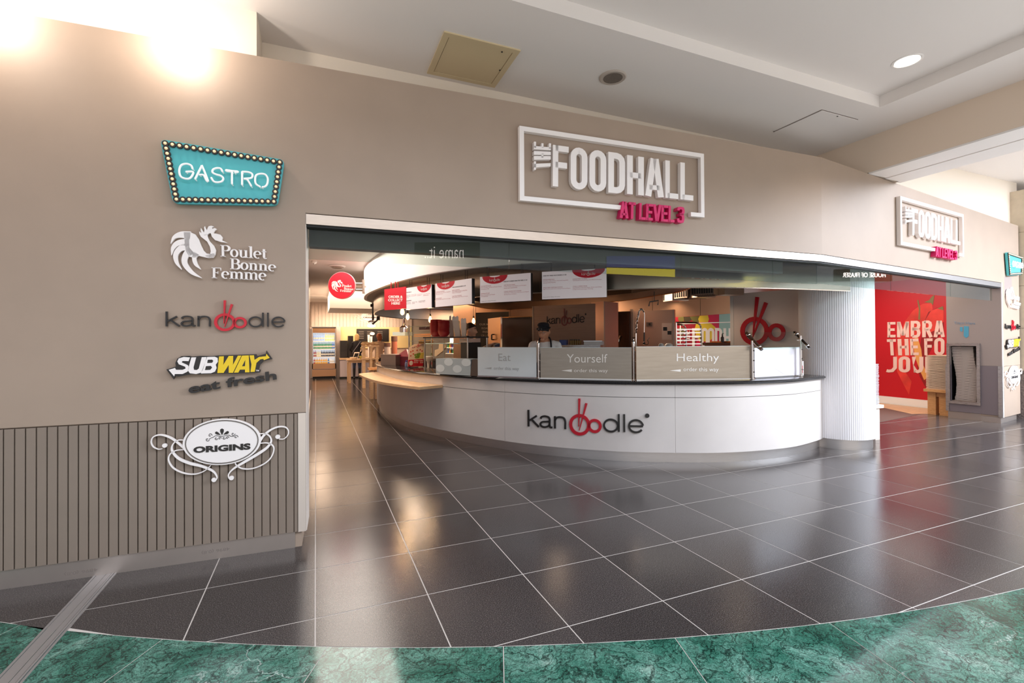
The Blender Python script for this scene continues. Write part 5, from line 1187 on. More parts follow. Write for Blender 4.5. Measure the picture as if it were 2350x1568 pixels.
menu(((1244.9, 625), (1393, 615.4), (1392.4, 681.4), (1245.5, 688)), 5.77, 5.51, 'rightmost and largest white menu board with an orange red swoosh at its right', (.48, .98), [('ONE POT FRIED RICE DISHES £11.50', .02, .83, .37, .04)],
     rows_([('HOUSE FRIED RICE', .45), ('Fried Rice with Chicken, Ham and Vegetables', 1), ('served with Prawns', .5)], .02, .69, .40, 1)+rows_([('SPICED FRIED VEGETABLE NOODLE', .72), ('Egg Fried Rice with Curry, Spring Onion and Beans', 1)], .02, .40, .43, 1)
     +rows_([('HOUSE FRIED NOODLE', .5), ('Wok Noodles Fried with Crispy Pork, Beans and Pineapple', 1)], .49, .66, .44, 1)+rows_([('CHILLI FRIED RICE', .5), ('Steamed Rice with Fish Sauce, Onion and Chillies', 1), ('Crispy Garlic and Ginger Dressing', .7)], .49, .40, .44, 1)+[('Please ask for allergy information', .02, .06, .27, .03, 0)])
menu(((1102.9, 637), (1218.9, 625.4), (1218.9, 689), (1103.8, 696.8)), 6.08, 5.72, 'second menu board from the right, red swoosh at its left', (.05, .56), [('ONE POT CURRIES AND STIR FRIES £11.50', .48, .73, .46, .045)],
     rows_([('THAI CURRY WITH CHICKEN', .5), ('Rice in Coconut, Thai Basil and Bamboo Shoots', 1), ('Lime Leaf and Chilli', .4)], .02, .62, .42, 1)+rows_([('MASSAMAN WITH BEEF', .5), ('Rice in Coconut and Potato', .8), ('with Crushed Peanuts', .4)], .02, .34, .36, 1)+rows_([('SWEET AND SOUR CHICKEN', .5), ('Crispy Chicken with Peppers and Pineapple', 1), ('served with Steamed Rice', .6)], .49, .60, .43, 1)+rows_([('CASHEW STIR FRY WITH CHICKEN', .7), ('Wok Fried in Oyster Sauce with Onion and Peppers', 1), ('Spring Onion and Rice', .5)], .49, .36, .48, 1)+[('Please ask for allergy information', .03, .05, .3, .03, 0)])
menu(((1000.4, 651.2), (1083.6, 639), (1083.9, 697.8), (1001, 705)), 6.76, 6.19, 'third menu board from the right, red swoosh at its left', (.05, .56), [('WOK NOODLE DISHES £11.50', .49, .72, .36, .045)],
     rows_([('CHICKEN NOODLES', .6), ('Egg Noodles with Chicken and Vegetables', 1), ('Spring Onion', .5)], .02, .62, .42, 1)+rows_([('PRAWN NOODLES', .4), ('Rice Noodles with Prawn and Egg', 1)], .02, .34, .42, 1)+rows_([('BEEF NOODLES', .5), ('Udon Noodles with Beef and Black Bean', 1), ('Sesame and Peppers', .6)], .49, .60, .4, 1)+rows_([('VEGETABLE NOODLES', .6), ('Egg Noodles with Tofu and Greens', 1)], .49, .36, .42, 1))
menu(((932.5, 661.8), (991.5, 652.5), (991.5, 705.7), (932.8, 711.8)), 7.38, 6.90, 'leftmost menu board with the red swoosh at its right edge', (.46, .99), [('STARTERS £3', .03, .77, .2, .045), ('DRINKS', .03, .38, .2, .045)],
     rows_([('Spring Rolls', 1), ('Prawn Toast', 1), ('Satay', .6)], .03, .64, .16, 0)+rows_([('Chicken Wings', 1), ('Pork Dumplings', 1)], .22, .64, .2, 1)+rows_([('Crispy Squid', 1), ('Tempura', .8)], .46, .62, .2, 1)+rows_([('Soup of the Day', 1), ('Edamame', .8)], .70, .6, .24, 1)+rows_([('Water', 1), ('Juice', 1)], .03, .3, .18, 0)+rows_([('Green Tea', 1), ('Cola', .5)], .26, .3, .2, 0)+rows_([('Lemonade', 1), ('Ginger Beer', 1)], .52, .32, .25, 0))
# red order & collect sign
P = vpx(882.5, 780, 7.75, 932, 780, 7.36); zt, zb = P.px(905, 661.4)[1], P.px(905, 710.3)[1]
s = thing('order_sign', 'red square sign reading ORDER & COLLECT HERE left of the menu boards', 'sign', P.w(P.L/2, zb)); MB().vbox(P, 0, P.L, zb, zt, -.02, 0).build('panel', m_mred, s)
zo = sc6(830, 560, 7.839)
for t, x0, x1, y0, y1 in (('ORDER &', 484, 740, 928, 976), ('COLLECT', 478, 740, 988, 1034), ('HERE', 538, 692, 1046, 1092)): letters(t, quadmap(P, zo(x0, y0), zo(x1, y0), zo(x1, y1), zo(x0, y1)), .0005, .003, m_sw, s, .035, 'letter')
for x in (.3, .5, .62): mb = MB(); mb.tube([P.w(P.L*x, zt, -.01), P.w(P.L*x, 2.41, -.01)], .008, 6); mb.build('hanger', m_mred, s)
# filament bulbs on cords
m_fil = mat('filament_glow', 'ffdf9e', 0.3, emit='ffc060', estr=14)
for u, v, D, r, zt, lab in ((923.3, 716, 7.6, .034, 2.07, 'glowing filament bulb just below the red order sign'), (935.5, 727.5, 8.1, .030, 2.43, 'glowing filament bulb under the corner of the leftmost menu board'), (987.3, 734, 8.0, .030, 2.43, 'glowing filament bulb below the right end of the leftmost menu board'), (1086.8, 737.5, 8.9, .031, 2.43, 'glowing filament bulb above the man in profile')):
    p = pd(u, v, D); s = thing('pendant_bulb', lab, 'lamp', V(p.x, p.y, p.z-.05)); MB().lathe([(.004, -.052), (r*.8, -.035), (r, -.01), (r*.85, .02), (r*.45, .05), (r*.42, .06)], p, 14).build('bulb', m_fil, s, smooth=True)
    MB().lathe([(.016, .058), (.018, .09), (.008, .10)], p, 10).build('socket', m_sb, s); mb = MB(); mb.tube([p+V(0, 0, .1), V(p.x, p.y, zt)], .004, 6); mb.build('cord', m_sb, s)
    light('bulb_glow', 'POINT', p+V(0, 0, -.075), 5, (1, .62, .32), .03)
# round rooster sign on a bracket off the bulkhead
D = 9.0; P = vpx(755, 655, D, 816, 655, D); c = P.pw(785.2, 655.6); r = 30.2/FPX*D
s = thing('round_rooster_sign', 'round red hanging sign with a white rooster and serif lettering', 'sign', c)
MB().disc(c-P.n*.02, P.n, r, .05, 48).build('disc', m_mred, s); MB().disc(c-P.n*.022, P.n, r*1.03, .045, 48).build('rim', mat('sign_rim', 'f0a0a4', .4), s)
zr = sc6(700, 540, 8.711); P2 = P.off(.031)
sx = (930-530)/(1196-252); cv = lambda x, y: zr(532+(x-252)*.464, 895+(y-866)*.51)
rooster(lambda x, y, h: P2.pw(*cv(x, y), h), 0, .006, m_sw, s)
for wd, q in RW: serif_word(wd, quadmap(P2, *[cv(*p) for p in q]), 0, .006, m_sw, s, split=False)
mb = MB()
for v in (650.5, 664.5): mb.tube([pd(814, v, D), pd(833, v, D)], .012, 6)
mb.build('bracket_arm', m_chrome, s); mb = MB(); a, b = pd(834, 642, D), pd(834, 674, D); mb.tube([a, b], .022, 8); mb.tube([pd(833, 658, D), pd(838, 658, D+.1)], .02, 6); mb.build('bracket_plate', m_steel2, s)

# ================================================================== COUNTER-TOP THINGS, LEFT END
zg = sc6(860, 700, 9.225); ZC = 0.969
def on_counter(u, v): return pz(u, v, ZC)
def vp_at(u0, v0, u1, v1, z=ZC): A, B = pz(u0, v0, z), pz(u1, v1, z); return VP((A.x, A.y), (B.x, B.y))
# steel cutlery box
P = vp_at(874, 838, 908, 839.5); zt = P.px(890, 815)[1]
s = thing('steel_box', 'square brushed steel box at the left end of the counter', 'box', P.w(P.L/2, ZC)); MB().vbox(P, 0, P.L, ZC, zt, -.28, 0).build('body', mat('box_steel', '9b908a', .35, .8, noise=.05, nscale=3), s); MB().vbox(P, -.01, P.L+.01, zt, zt+.012, -.29, .01).build('lid', m_steel, s)
# crimson paper bags, folded tops
m_bag = mat('crimson_card', '8e0f2a', .5); m_bag2 = mat('crimson_dark', '5f0d20', .5)
P = vp_at(909, 838, 938, 841); zb_ = P.px(920, 818)[1]; zp = P.px(920, 802)[1]
s = thing('crimson_carton', 'crimson gable topped takeaway carton beside the steel box', 'carton', P.w(P.L/2, ZC)); MB().vbox(P, 0, P.L, ZC, zb_, -.2, 0).build('carton', m_bag2, s)
MB().hexa([P.w(0, zb_, 0), P.w(P.L, zb_, 0), P.w(P.L, zb_, -.2), P.w(0, zb_, -.2), P.w(P.L*.45, zp, -.09), P.w(P.L*.5, zp, -.09), P.w(P.L*.5, zp, -.11), P.w(P.L*.45, zp, -.11)]).build('gable', m_bag, s)
# blue-capped bottle
p = on_counter(932.5, 842); s = thing('water_bottle', 'tiny clear bottle with a blue cap beside the flyer', 'bottle', p); MB().lathe([(.028, 0), (.030, .01), (.030, .07), (.014, .095)], p, 12).build('bottle', mat('bottle_blue_grey', '6a6f8d', .2), s, smooth=True); MB().lathe([(.016, .096), (.016, .12)], p, 10).build('cap', mat('cap_blue', '27338c', .4), s)
# flyer leaning on the counter
P = vp_at(936, 846, 970.5, 842.5)
fl = thing('promo_flyer', 'colourful kanoodle promotional flyer standing on the counter', 'flyer', P.w(P.L/2, ZC))
c4 = (zg(735, 835), zg(1065, 820), zg(1020, 1308), zg(700, 1305)); fq = quadmap(P, *c4)
MB().prism([(0, 0), (1, 0), (1, 1), (.35, 1), (0.02, .86)], fq, -.004, 0).build('sheet', mat('flyer_cream', 'f3dccb', .5), fl)
MB().prism([(0, 0), (1, 0.03), (1, .34), (0, .30)], fq, .0002, .002).build('red_band', m_mred, fl); MB().prism(el(.19, .155, .12, .11, n=16), fq, .002, .003).build('badge', m_sw, fl)
MB().prism([(.5, .35), (.97, .36), (.98, .62), (.7, .60)], fq, .0002, .0012).build('yellow_patch', mat('flyer_yellow', 'e9d269', .5), fl)
for k, (x, y, r) in enumerate(((.42, .52, .07), (.5, .42, .1), (.62, .45, .11), (.68, .55, .09), (.55, .54, .07))): MB().prism(el(x, y, r, r*.7, n=10), fq, .0012, .0022+.0002*k).build('herb_leaf', mat('herb_green', '7fa03f', .5), fl)
for x, y in ((.12, .66), (.25, .70), (.52, .72), (.72, .74), (.14, .48), (.85, .68), (.3, .56)): MB().prism(el(x, y, .05, .035, n=8), fq, .0004, .0015).build('chilli_slice', mat('slice_red', 'cf5a45', .5), fl)
wordmark(lambda x, y, h: fq(.2+.72*x/11.04, .80+.015*x/1.1+.055*y, h), .0004, .002, fl, mat('flyer_ink', '7a4a55', .5), m_red, split=False)
for t, y, w_ in (('THE PERFECT LUNCH', .235, .6), ('FOR YOU', .155, .3)): letters(t, lambda X, Y, h: fq(.36+w_*X, y+.055*Y, h), .0022, .003, m_sw, fl, .02, 'lettering', False)
letters('£5.50', lambda X, Y, h: fq(.78+.2*X, .155+.055*Y, h), .0022, .003, m_sw, fl, .02, 'lettering', False)
# paper-cup dispenser with a cream funnel
p = on_counter(983, 845); s = thing('cream_scoop_stand', 'cream coloured scoop standing behind the flyer', 'scoop', p); MB().lathe([(.02, 0), (.022, .05), (.03, .12), (.07, .16), (.075, .20)], p, 14).build('stand', mat('cream_plastic', 'e6cfc0', .5), s, smooth=True); MB().lathe([(.078, .2), (.078, .215)], p, 14).build('rim', m_white, s)
# frosted display box with rounded square pattern and its dark end
P = vp_at(1000.5, 858.5, 1080, 862.5); zt = P.px(1040, 824)[1]
s = thing('frosted_display_box', 'low frosted glass display box with a wavy checker pattern', 'box', P.w(P.L/2, ZC)); MB().vbox(P, 0, P.L, ZC, zt, -.25, 0).build('box', mat('frost_grey', 'b3bcbe', .4), s)
m_fr2 = mat('frost_light', 'd8dfe0', .35)
for i in range(4):
    for j_ in range(2):
        if (i+j_) % 2: continue
        x0 = P.L*(.02+i*.25); MB().prism(el(x0+P.L*.11, ZC+.04+(zt-ZC-.04)*(.25+.5*j_), P.L*.13, (zt-ZC)*.24, n=16), lx_(P), .0004, .002).build('checker', m_fr2, s)
a, b = P.w(P.L+.012, 0), P.w(P.L+.15, 0)
MB().hexa([P.w(P.L+.01, ZC, .02), P.w(P.L+.16, ZC, .02), P.w(P.L+.16, ZC, -.25), P.w(P.L+.01, ZC, -.25), P.w(P.L+.01, zt, -.02), P.w(P.L+.12, zt-.01, -.02), P.w(P.L+.12, zt-.01, -.25), P.w(P.L+.01, zt, -.25)]).build('end_cap', mat('end_brown', '5d524c', .4, .5), s)
# glazed gantry with a black top shelf
P = vpx(995, 780, 7.75, 1075, 780, 7.15); zsh = P.px(1035, 773)[1]; zlo = P.px(1035, 788)[1]
ga = thing('glazed_gantry', 'glass food gantry with black top shelf at the left of the counter', 'gantry', P.w(P.L/2, ZC))
MB().vbox(P, -.25, P.L, zsh-.02, zsh, -.42, .03).build('top_shelf', m_sb, ga); mb = MB(); mb.vbox(P, -.25, P.L-.25, zlo-.012, zlo, -.3, .0); mb.build('glass_shelf', mat('shelf_glass_edge', 'cfe0dd', .15), ga)
for a in (-.24, P.L-.02):
    for c in (.0, -.40): mb = MB(); mb.tube([P.w(a, ZC, c), P.w(a, zsh-.02, c)], .014, 8); mb.build('post', m_steel2, ga)
MB().vbox(P, -.22, P.L-.03, ZC+.02, zsh-.03, .018, .024).build('glass', m_glass, ga)
MB().vbox(P, P.L-.24, P.L-.05, ZC, P.px(1060, 786.5)[1], -.3, -.05).build('till_screen', m_sb, ga)
MB().vbox(P, P.L-.26, P.L-.04, P.px(1060, 786)[1], P.px(1060, 777)[1], -.28, -.04).build('pink_panel', mat('pink_glow', 'efc7b4', .5), ga)
# stacks of red bowls on the shelf
m_rb = mat('red_bowl', '9c2426', .3)
def bowl_mesh(r, h):
    mb = MB(); mb.lathe([(r*.45, 0), (r*.55, .004), (r*.85, h*.5), (r, h), (r*1.02, h+.002), (r*.96, h), (r*.8, h*.52), (r*.4, .012)], (0, 0, 0), 22); return mb.mesh('red_bowl', m_rb, smooth=True)
bm_ = bowl_mesh(.095, .07)
for nm, u, D, n, dz in (('left', 1000.5, 7.55, 11, .020), ('right', 1018.5, 7.42, 9, .0225)):
    b = pd(u, 773, D); b.z = zsh
    for k in range(n):
        o = newobj('red_bowl', bm_, None, V(b.x+random.uniform(-.003, .003), b.y+random.uniform(-.003, .003), b.z+.001+k*dz))
        pos = {0: 'bottom', n-1: 'topmost'}.get(k)
        W_ = ('bottom', 'second', 'third', 'fourth', 'fifth', 'sixth', 'seventh', 'eighth', 'ninth', 'tenth', 'eleventh'); tag(o, '%s red bowl of the %s stack on the black gantry shelf' % ('topmost' if k == n-1 else W_[k]+(' lowest' if k else ''), nm), 'bowl', 'red bowls stacked on the gantry')
# red napkin box and cream cartons behind
o = pd(1014.5, 743.5, 7.75); P3 = vpx(1008, 780, 7.8, 1021, 780, 7.75)
s = thing('red_box', 'small red box standing behind the bowl stacks', 'box', P3.w(P3.L/2, zsh)); MB().vbox(P3, 0, P3.L, zsh, P3.px(1014, 735)[1], -.12, 0).build('box', m_rb, s); MB().vbox(P3, P3.L+.005, P3.L+.1, zsh, P3.px(1014, 735)[1], -.1, 0).build('white_side', m_white, s)
m_ctn = mat('cream_carton', 'e3c9b5', .55)
def carton(u, w0, w1, vt, D, lean, label, flaps=2):
    P = vpx(u-w1/2, 780, D, u+w1/2, 780, D); zt = P.px(u, vt)[1]; cx = P.L/2; k = w0/w1*P.L/2
    s = thing('noodle_carton', label, 'carton', P.w(cx, zsh)); L = lean
    b = [P.w(cx-k, zsh, 0), P.w(cx+k, zsh, 0), P.w(cx+k, zsh, -.12), P.w(cx-k, zsh, -.12), P.w(L, zt, .02), P.w(P.L+L, zt, .02), P.w(P.L+L, zt, -.14), P.w(L, zt, -.14)]
    MB().hexa(b).build('body', m_ctn, s)
    for i in range(flaps):
        x = L+P.L*(.25+.5*i); MB().prism([(x-P.L*.24, zt), (x+P.L*.24, zt), (x+P.L*.27, zt+.05), (x+P.L*.1, zt+.075), (x-P.L*.2, zt+.06)], lx_(P), .01, .02).build('flap', mat('carton_flap', 'efdccd', .55), s)
carton(1036, 8, 9.5, 735, 7.55, 0, 'narrow cream noodle carton stack beside the red bowls', 1)
carton(1051, 12, 15, 736, 7.45, -.04, 'broad cream noodle carton leaning in the middle of the gantry shelf', 2)
carton(1064, 9, 12, 741, 7.4, .0, 'cream noodle carton with open flaps at the right end of the shelf', 2)
# glass shelving with pans left of the gantry
P = vpx(938, 780, 9.0, 990, 780, 8.75)
s = thing('glass_display_rack', 'tall glass display rack with orange lit food trays behind the flyer', 'rack', P.w(P.L/2, ZC))
for v in (748, 765, 783): z = P.px(965, v)[1]; MB().vbox(P, 0, P.L, z-.008, z, -.35, 0).build('shelf', mat('rack_shelf', 'b9b0a8', .2), s)
for a in (0, P.L): mb = MB(); mb.vbox(P, a-.012, a+.012, ZC, P.px(965, 747)[1], -.02, 0); mb.build('upright', m_chrome, s)
MB().vbox(P, 0, P.L, ZC, P.px(965, 748)[1], .002, .008).build('glass', m_glass, s)
m_or = mat('tray_orange', 'e08a4a', .4, emit='ff9a4a', estr=.25)
for v, c in ((764.5, m_or), (767.5, m_or), (771, m_or)): z = P.px(965, v)[1]; MB().vbox(P, P.L*.2, P.L*.98, z-.015, z-.003, -.3, -.02).build('food_tray', c, s)
MB().vbox(P, P.L*.42, P.L*.95, P.px(965, 757)[1], P.px(965, 750.5)[1], -.3, -.03).build('dark_tub', mat('dark_red_tub', '4a1f20', .4), s)
for k in range(5): q = P.w(P.L*(.35+.12*k), P.px(965, 789)[1], -.12); MB().lathe([(.035, 0), (.038, .06), (.03, .065)], q, 10).build('jar', mat('jar_amber', 'd59a3c', .3), s)
# tall bottle with a narrow neck and glass jug (far left on the counter)
p = pd(926.5, 757, 8.6); s = thing('steel_coffee_press', 'tall conical steel pourer above a glass jug at the left of the rack', 'jug', V(p.x, p.y, pd(926, 762, 8.6).z)); MB().lathe([(.075, -.04), (.075, .04), (.03, .075), (.022, .16), (.012, .21)], p, 14).build('pourer', m_chrome, s, smooth=True); MB().vbox(vpx(908, 780, 8.7, 940, 780, 8.6), 0, .26, pd(926, 768, 8.6).z-.02, pd(926, 762, 8.6).z, -.15, .1).build('glass_shelf', mat('shelf_glass_edge', 'cfe0dd', .15), s)
mb = MB(); mb.tube([pd(938.5, 838, 8.6), pd(938.5, 747, 8.6)], .012, 8); mb.build('support_post', m_chrome, s)
# canisters with brown lids
for u, v0, vb, lab, colr in ((905, 772, 829, 'tall jar of brown crackers behind the steel box', '9a5a44'), (889, 787, 831, 'squat clear jar behind the left of the steel box', 'b9a497')):
    p = on_counter(u, vb); D = (p-CAM).dot(_f); h = pd(u, v0, D).z-p.z; s = thing('snack_jar', lab, 'jar', p)
    MB().lathe([(.07, 0), (.07, h*.80)], p, 14).build('jar', mat('jar_'+colr, colr, .25), s); MB().lathe([(.075, h*.8), (.075, h)], p, 14).build('lid', mat('jar_lid_brown', '5f4034', .4), s)
# cream cloth folded over the pass
P = vpx(998, 800, 8.35, 1022, 800, 8.3); zz = P.px(1010, 818)[1]; s = thing('cream_cloth', 'cream cloth draped behind the gantry glass', 'cloth', P.w(P.L/2, ZC)); zt = P.px(1010, 792)[1]
fp = [P.px(*zg(*q)) for q in ((1270, 960), (1350, 930), (1360, 830), (1480, 815), (1500, 900), (1460, 960), (1300, 1090), (1265, 1085))]
MB().prism(fp, lx_(P), -.06, 0).build('cloth', mat('cloth_cream', 'e2c6ae', .8), s)
# small upright drinks fridge glimpsed behind the gantry
P = vpx(1022.5, 790, 11.4, 1046, 790, 11.2); s = thing('small_drinks_fridge', 'small lit drinks fridge glimpsed through the gantry glass', 'fridge', P.w(P.L/2, 0)); zt = P.px(1034, 775)[1]
MB().vbox(P, 0, P.L, 0, zt, -.5, -.15).build('cabinet', mat('fridge_white', 'eef3f4', .4, emit='eaf6ff', estr=.5), s)
for v in (787, 798, 811): z = P.px(1034, v)[1]; MB().vbox(P, 0, P.L, z-.012, z, -.15, 0).build('shelf', m_white, s)
MB().vbox(P, -.02, P.L+.02, 0, P.px(1034, 813)[1], -.15, .01).build('base', m_steel2, s)
bcol = [mat('mini_'+k, k, .3) for k in ('2f8a4a', 'e0a020', '7a2a5a', '3a5fae', 'd9902a', '1a1a1a')]
for v, n0 in ((798, 0), (811, 3)):
    for k in range(6):
        q = P.w(P.L*(.08+.165*k), P.px(1034, v)[1]+.001, -.07); o = MB().lathe([(.022, 0), (.024, .07), (.010, .10), (.010, .125)], (0, 0, 0), 8); me = o.mesh('mini_bottle', bcol[(k+n0) % 6], smooth=True); ob = newobj('drink_bottle', me, None, q)
        tag(ob, ('%s bottle on the %s shelf of the small fridge behind the gantry' % (('green', 'amber', 'purple', 'blue', 'orange', 'black')[(k+n0) % 6], 'upper' if v == 798 else 'lower')), 'bottle', 'bottles in the small fridge')
# ================================================================== HALL BEYOND THE COUNTER
BW = VP((-0.9, 16.95), (8, 16.95))
m_clad = mat('pale_cladding', 'd8c6b8', 0.5, noise=.03, nscale=4)
z0, z1 = BW.px(800, 750.5)[1], 3.0; n = 30; a0 = BW.px(714, 700)[0]; a1 = BW.px(945, 700)[0]; st = (a1-a0)/n
for k in range(n): MB().vbox(BW, a0+k*st+.004, a0+(k+1)*st-.004, z0, z1, 0, .025).build('plank', m_clad, hall_back)
MB().vbox(BW, BW.px(772, 800)[0], BW.px(945, 800)[0], BW.px(800, 800)[1], z0, 0, .012).build('tiled_splashback', mat('yellow_tile', 'e8d49b', .3), hall_back)
MB().vbox(BW, BW.px(772, 800)[0]-.02, BW.px(781, 800)[0], 0, z0, 0, .3).build('pilaster', mat('grey_pilaster', 'b5a59c', .5), hall_back)
# dropped white bulkhead in front of the back wall
h = MB(); A = pd(757, 700, 13.4); Bz = pd(757, 707, 13.4).z; h.box((A.x, A.y, Bz), (6.5, A.y+2.6, 3.0)); struct(h.build('bulkhead', m_white))
h = MB(); A = pd(717, 650, 15.6); h.box((-0.75, A.y, pd(730, 680, 15.6).z), (A.x+.9, A.y+1.0, 3.0)); struct(h.build('bulkhead', m_white))
# ceiling diffusers and detector
for k, (u, v, w_) in enumerate(((766, 566, 46), (773.5, 612, 36))):
    p = pz(u, v, 2.985); D = (p-CAM).dot(_f); r = w_/2/FPX*D*1.02; s = thing('ceiling_diffuser', ('nearer round air diffuser in the hall ceiling', 'further round air diffuser in the hall ceiling')[k], 'vent', p)
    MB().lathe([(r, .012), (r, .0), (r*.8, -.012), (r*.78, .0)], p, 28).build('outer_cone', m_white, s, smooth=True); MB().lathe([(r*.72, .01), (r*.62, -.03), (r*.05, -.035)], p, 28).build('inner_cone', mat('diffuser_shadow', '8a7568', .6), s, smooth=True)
p = pz(721, 600, 2.99); s = thing('smoke_detector', 'tiny white detector on the hall ceiling by the left wall', 'detector', p); MB().lathe([(.05, .01), (.05, -.02), (.03, -.04)], p, 14).build('base', m_white, s); MB().lathe([(.015, -.04), (.012, -.055)], p, 10).build('sensor', m_steel2, s)
# drinks fridge
FP_ = VP(tuple(pz(716, 869, 0).xy), tuple(pz(771.5, 867.5, 0).xy)); FP_ = VP((FP_.A.x, 16.35), (FP_.B.x-.03, 16.35))
a0, a1 = FP_.px(716, 800)[0], FP_.px(771, 800)[0]; zf = FP_.px(740, 751.5)[1]; W = a1-a0
fr = thing('drinks_fridge', 'tall open fronted drinks fridge at the back of the hall', 'fridge', FP_.w((a0+a1)/2, 0))
m_fi = mat('fridge_inner', 'eef2f4', .4, emit='f2f6ff', estr=.7); m_fs = mat('fridge_copper', 'c79a74', .3, .85)
MB().vbox(FP_, a0, a1, .08, zf, -.58, -.5).build('back_panel', m_fi, fr)
for x in (a0, a1-.03): MB().vbox(FP_, x, x+.03, .08, zf, -.58, 0).build('side_panel', m_steel2, fr)
MB().vbox(FP_, a0, a1, zf-.03, zf, -.58, .02).build('top_rim', m_sb, fr); zc0 = FP_.px(740, 764)[1]
MB().hexa([FP_.w(a0+.03, zc0, -.02), FP_.w(a1-.03, zc0, -.02), FP_.w(a1-.03, zc0, -.3), FP_.w(a0+.03, zc0, -.3), FP_.w(a0+.03, zf-.03, .0), FP_.w(a1-.03, zf-.03, .0), FP_.w(a1-.03, zf-.03, -.3), FP_.w(a0+.03, zf-.03, -.3)]).build('canopy', m_fs, fr)
zb_ = FP_.px(740, 834.5)[1]; zm_ = FP_.px(740, 847.5)[1]
MB().vbox(FP_, a0, a1, zm_+.01, zb_, -.58, .0).build('upper_front', m_fs, fr); MB().vbox(FP_, a0, a1, .1, zm_-.01, -.58, .02).build('lower_front', m_fs, fr); MB().vbox(FP_, a0+.02, a1-.02, 0, .1, -.5, -.03).build('toe_kick', m_black, fr)
sh = []
for v in (782.3, 800.5, 818.3): z = FP_.px(740, v)[1]; sh.append(z); MB().vbox(FP_, a0+.03, a1-.03, z-.035, z, -.5, -.02).build('shelf', mat('fridge_shelf', 'dfe3e6', .4), fr)
levels = [(sh[0], 765.5, [('97b8e8', 'pale blue water', 7), ('d9d08a', 'pale yellow', 6)]), (sh[1], 785.5, [('0e7a3a', 'green', 13), ('2560b0', 'blue', 2)]), (sh[2], 804, [('9a2c22', 'dark red', 2), ('d9cfa8', 'cream labelled', 3), ('241a1c', 'black', 9)]), (zb_, 822.5, [('b8442a', 'orange red', 1), ('e9a91e', 'golden yellow', 7), ('3a78c0', 'small blue', 1), ('f3f3f0', 'white', 3)])]
nm_ = ('top', 'second', 'third', 'bottom')
for li, (z, vt, L) in enumerate(levels):
    N_ = sum(n for _, _, n in L); h = FP_.px(740, vt)[1]-z; st = (W-.09)/N_; x = a0+.045+st/2
    for col, nmc, n in L:
        r = min(st*.44, .034); mb = MB()
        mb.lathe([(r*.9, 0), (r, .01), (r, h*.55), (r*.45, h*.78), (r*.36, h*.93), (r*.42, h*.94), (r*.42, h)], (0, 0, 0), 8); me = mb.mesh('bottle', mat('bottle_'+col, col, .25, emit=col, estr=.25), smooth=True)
        lb = MB(); lb.lathe([(r*1.02, h*.22), (r*1.02, h*.45)], (0, 0, 0), 8); lme = lb.mesh('label_band', mat('label_pale', 'e6e2d4', .5))
        for k in range(n):
            o = newobj('drink_bottle', me, None, FP_.w(x, z+.001, -.08)); x += st; newobj('label_band', lme, o)
            where = 'middle' if n < 3 else ('left end' if k == 0 else 'right end' if k == n-1 else 'run')
            ORD = ('leftmost', 'second', 'third', 'fourth', 'fifth', 'sixth', 'seventh', 'eighth', 'ninth', 'tenth', 'eleventh', 'twelfth', 'thirteenth')
            lab = ('%s bottle on the %s shelf of the drinks fridge' % (nmc, nm_[li])) if n == 1 else '%s %s bottle from the left, %s shelf of the drinks fridge' % (ORD[k], nmc, nm_[li])
            tag(o, lab, 'bottle', '%s bottles on the %s fridge shelf' % (nmc, nm_[li]))
# menu blackboard and small oval sign on the back wall
bq = (BW.px(818, 755), BW.px(892, 784)); s = thing('wall_blackboard', 'wide black menu board on the yellow tiled back wall', 'board', BW.w((bq[0][0]+bq[1][0])/2, bq[1][1])); MB().vbox(BW, bq[0][0], bq[1][0], bq[1][1], bq[0][1], .03, .06).build('board', m_sb, s)
for v in (761, 765, 769, 773, 777): 
    for u in (823, 842, 866): a, b = BW.px(u, v); MB().vbox(BW, a, a+.2, b-.012, b+.012, .06, .062).build('menu_line', mat('chalk_line', '6f6660', .6), s)
c = BW.px(854, 766); MB().prism(el(c[0], c[1], .095, .065), lx_(BW), .061, .075).build('oval_badge', m_sw, s)
cx, cz = BW.px(848, 726); sc_ = (BW.px(870, 726)[0]-BW.px(828, 726)[0])/636
plaque(BW, lambda x, y, h: BW.w(cx+(x-646)*sc_, cz-(y-1186+.055*(x-646))*sc_, .03+h), 'distant white ORIGINS plaque on the pale cladding at the back of the hall', .0, .03, BW.w(cx, cz))
# counter unit below the blackboard, black appliances
h = VP((0, 16.2), (5, 16.2)); u0, u1 = h.px(780, 820)[0], h.px(945, 820)[0]
s = thing('back_servery', 'pale boarded servery counter with a wooden top below the blackboard', 'counter', h.w((u0+u1)/2, 0)); zt = h.px(790, 822)[1]
MB().vbox(h, u0, u1, 0.06, zt-.06, -.6, 0).build('front', mat('servery_lilac', 'cbbfc4', .5), s); MB().vbox(h, u0-.02, u1, zt-.06, zt, -.65, .05).build('top', m_oak, s); MB().vbox(h, u0, u1, 0, .06, -.55, -.03).build('kick', m_black, s)
for k in range(14): a = u0+(u1-u0)*(k+.5)/14; MB().vbox(h, a-.08, a+.08, .08, zt-.08, 0, .012).build('board', mat('servery_lilac', 'cbbfc4', .5), s)
for u0_, u1_, v0_, lab in ((781, 798, 782, 'black coffee machine at the left of the back servery'), (799, 811, 771, 'taller black grinder behind the woman in the dark coat')):
    a, b = h.px(u0_, v0_); a2 = h.px(u1_, v0_)[0]; s = thing('coffee_machine', lab, 'machine', h.w((a+a2)/2, zt)); MB().vbox(h, a, a2, zt, b, -.5, -.05).build('body', m_sb, s); MB().vbox(h, a+.02, a2-.02, zt+.05, zt+.25, -.05, -.04).build('front_panel', mat('dark_panel', '2c2624', .3), s)
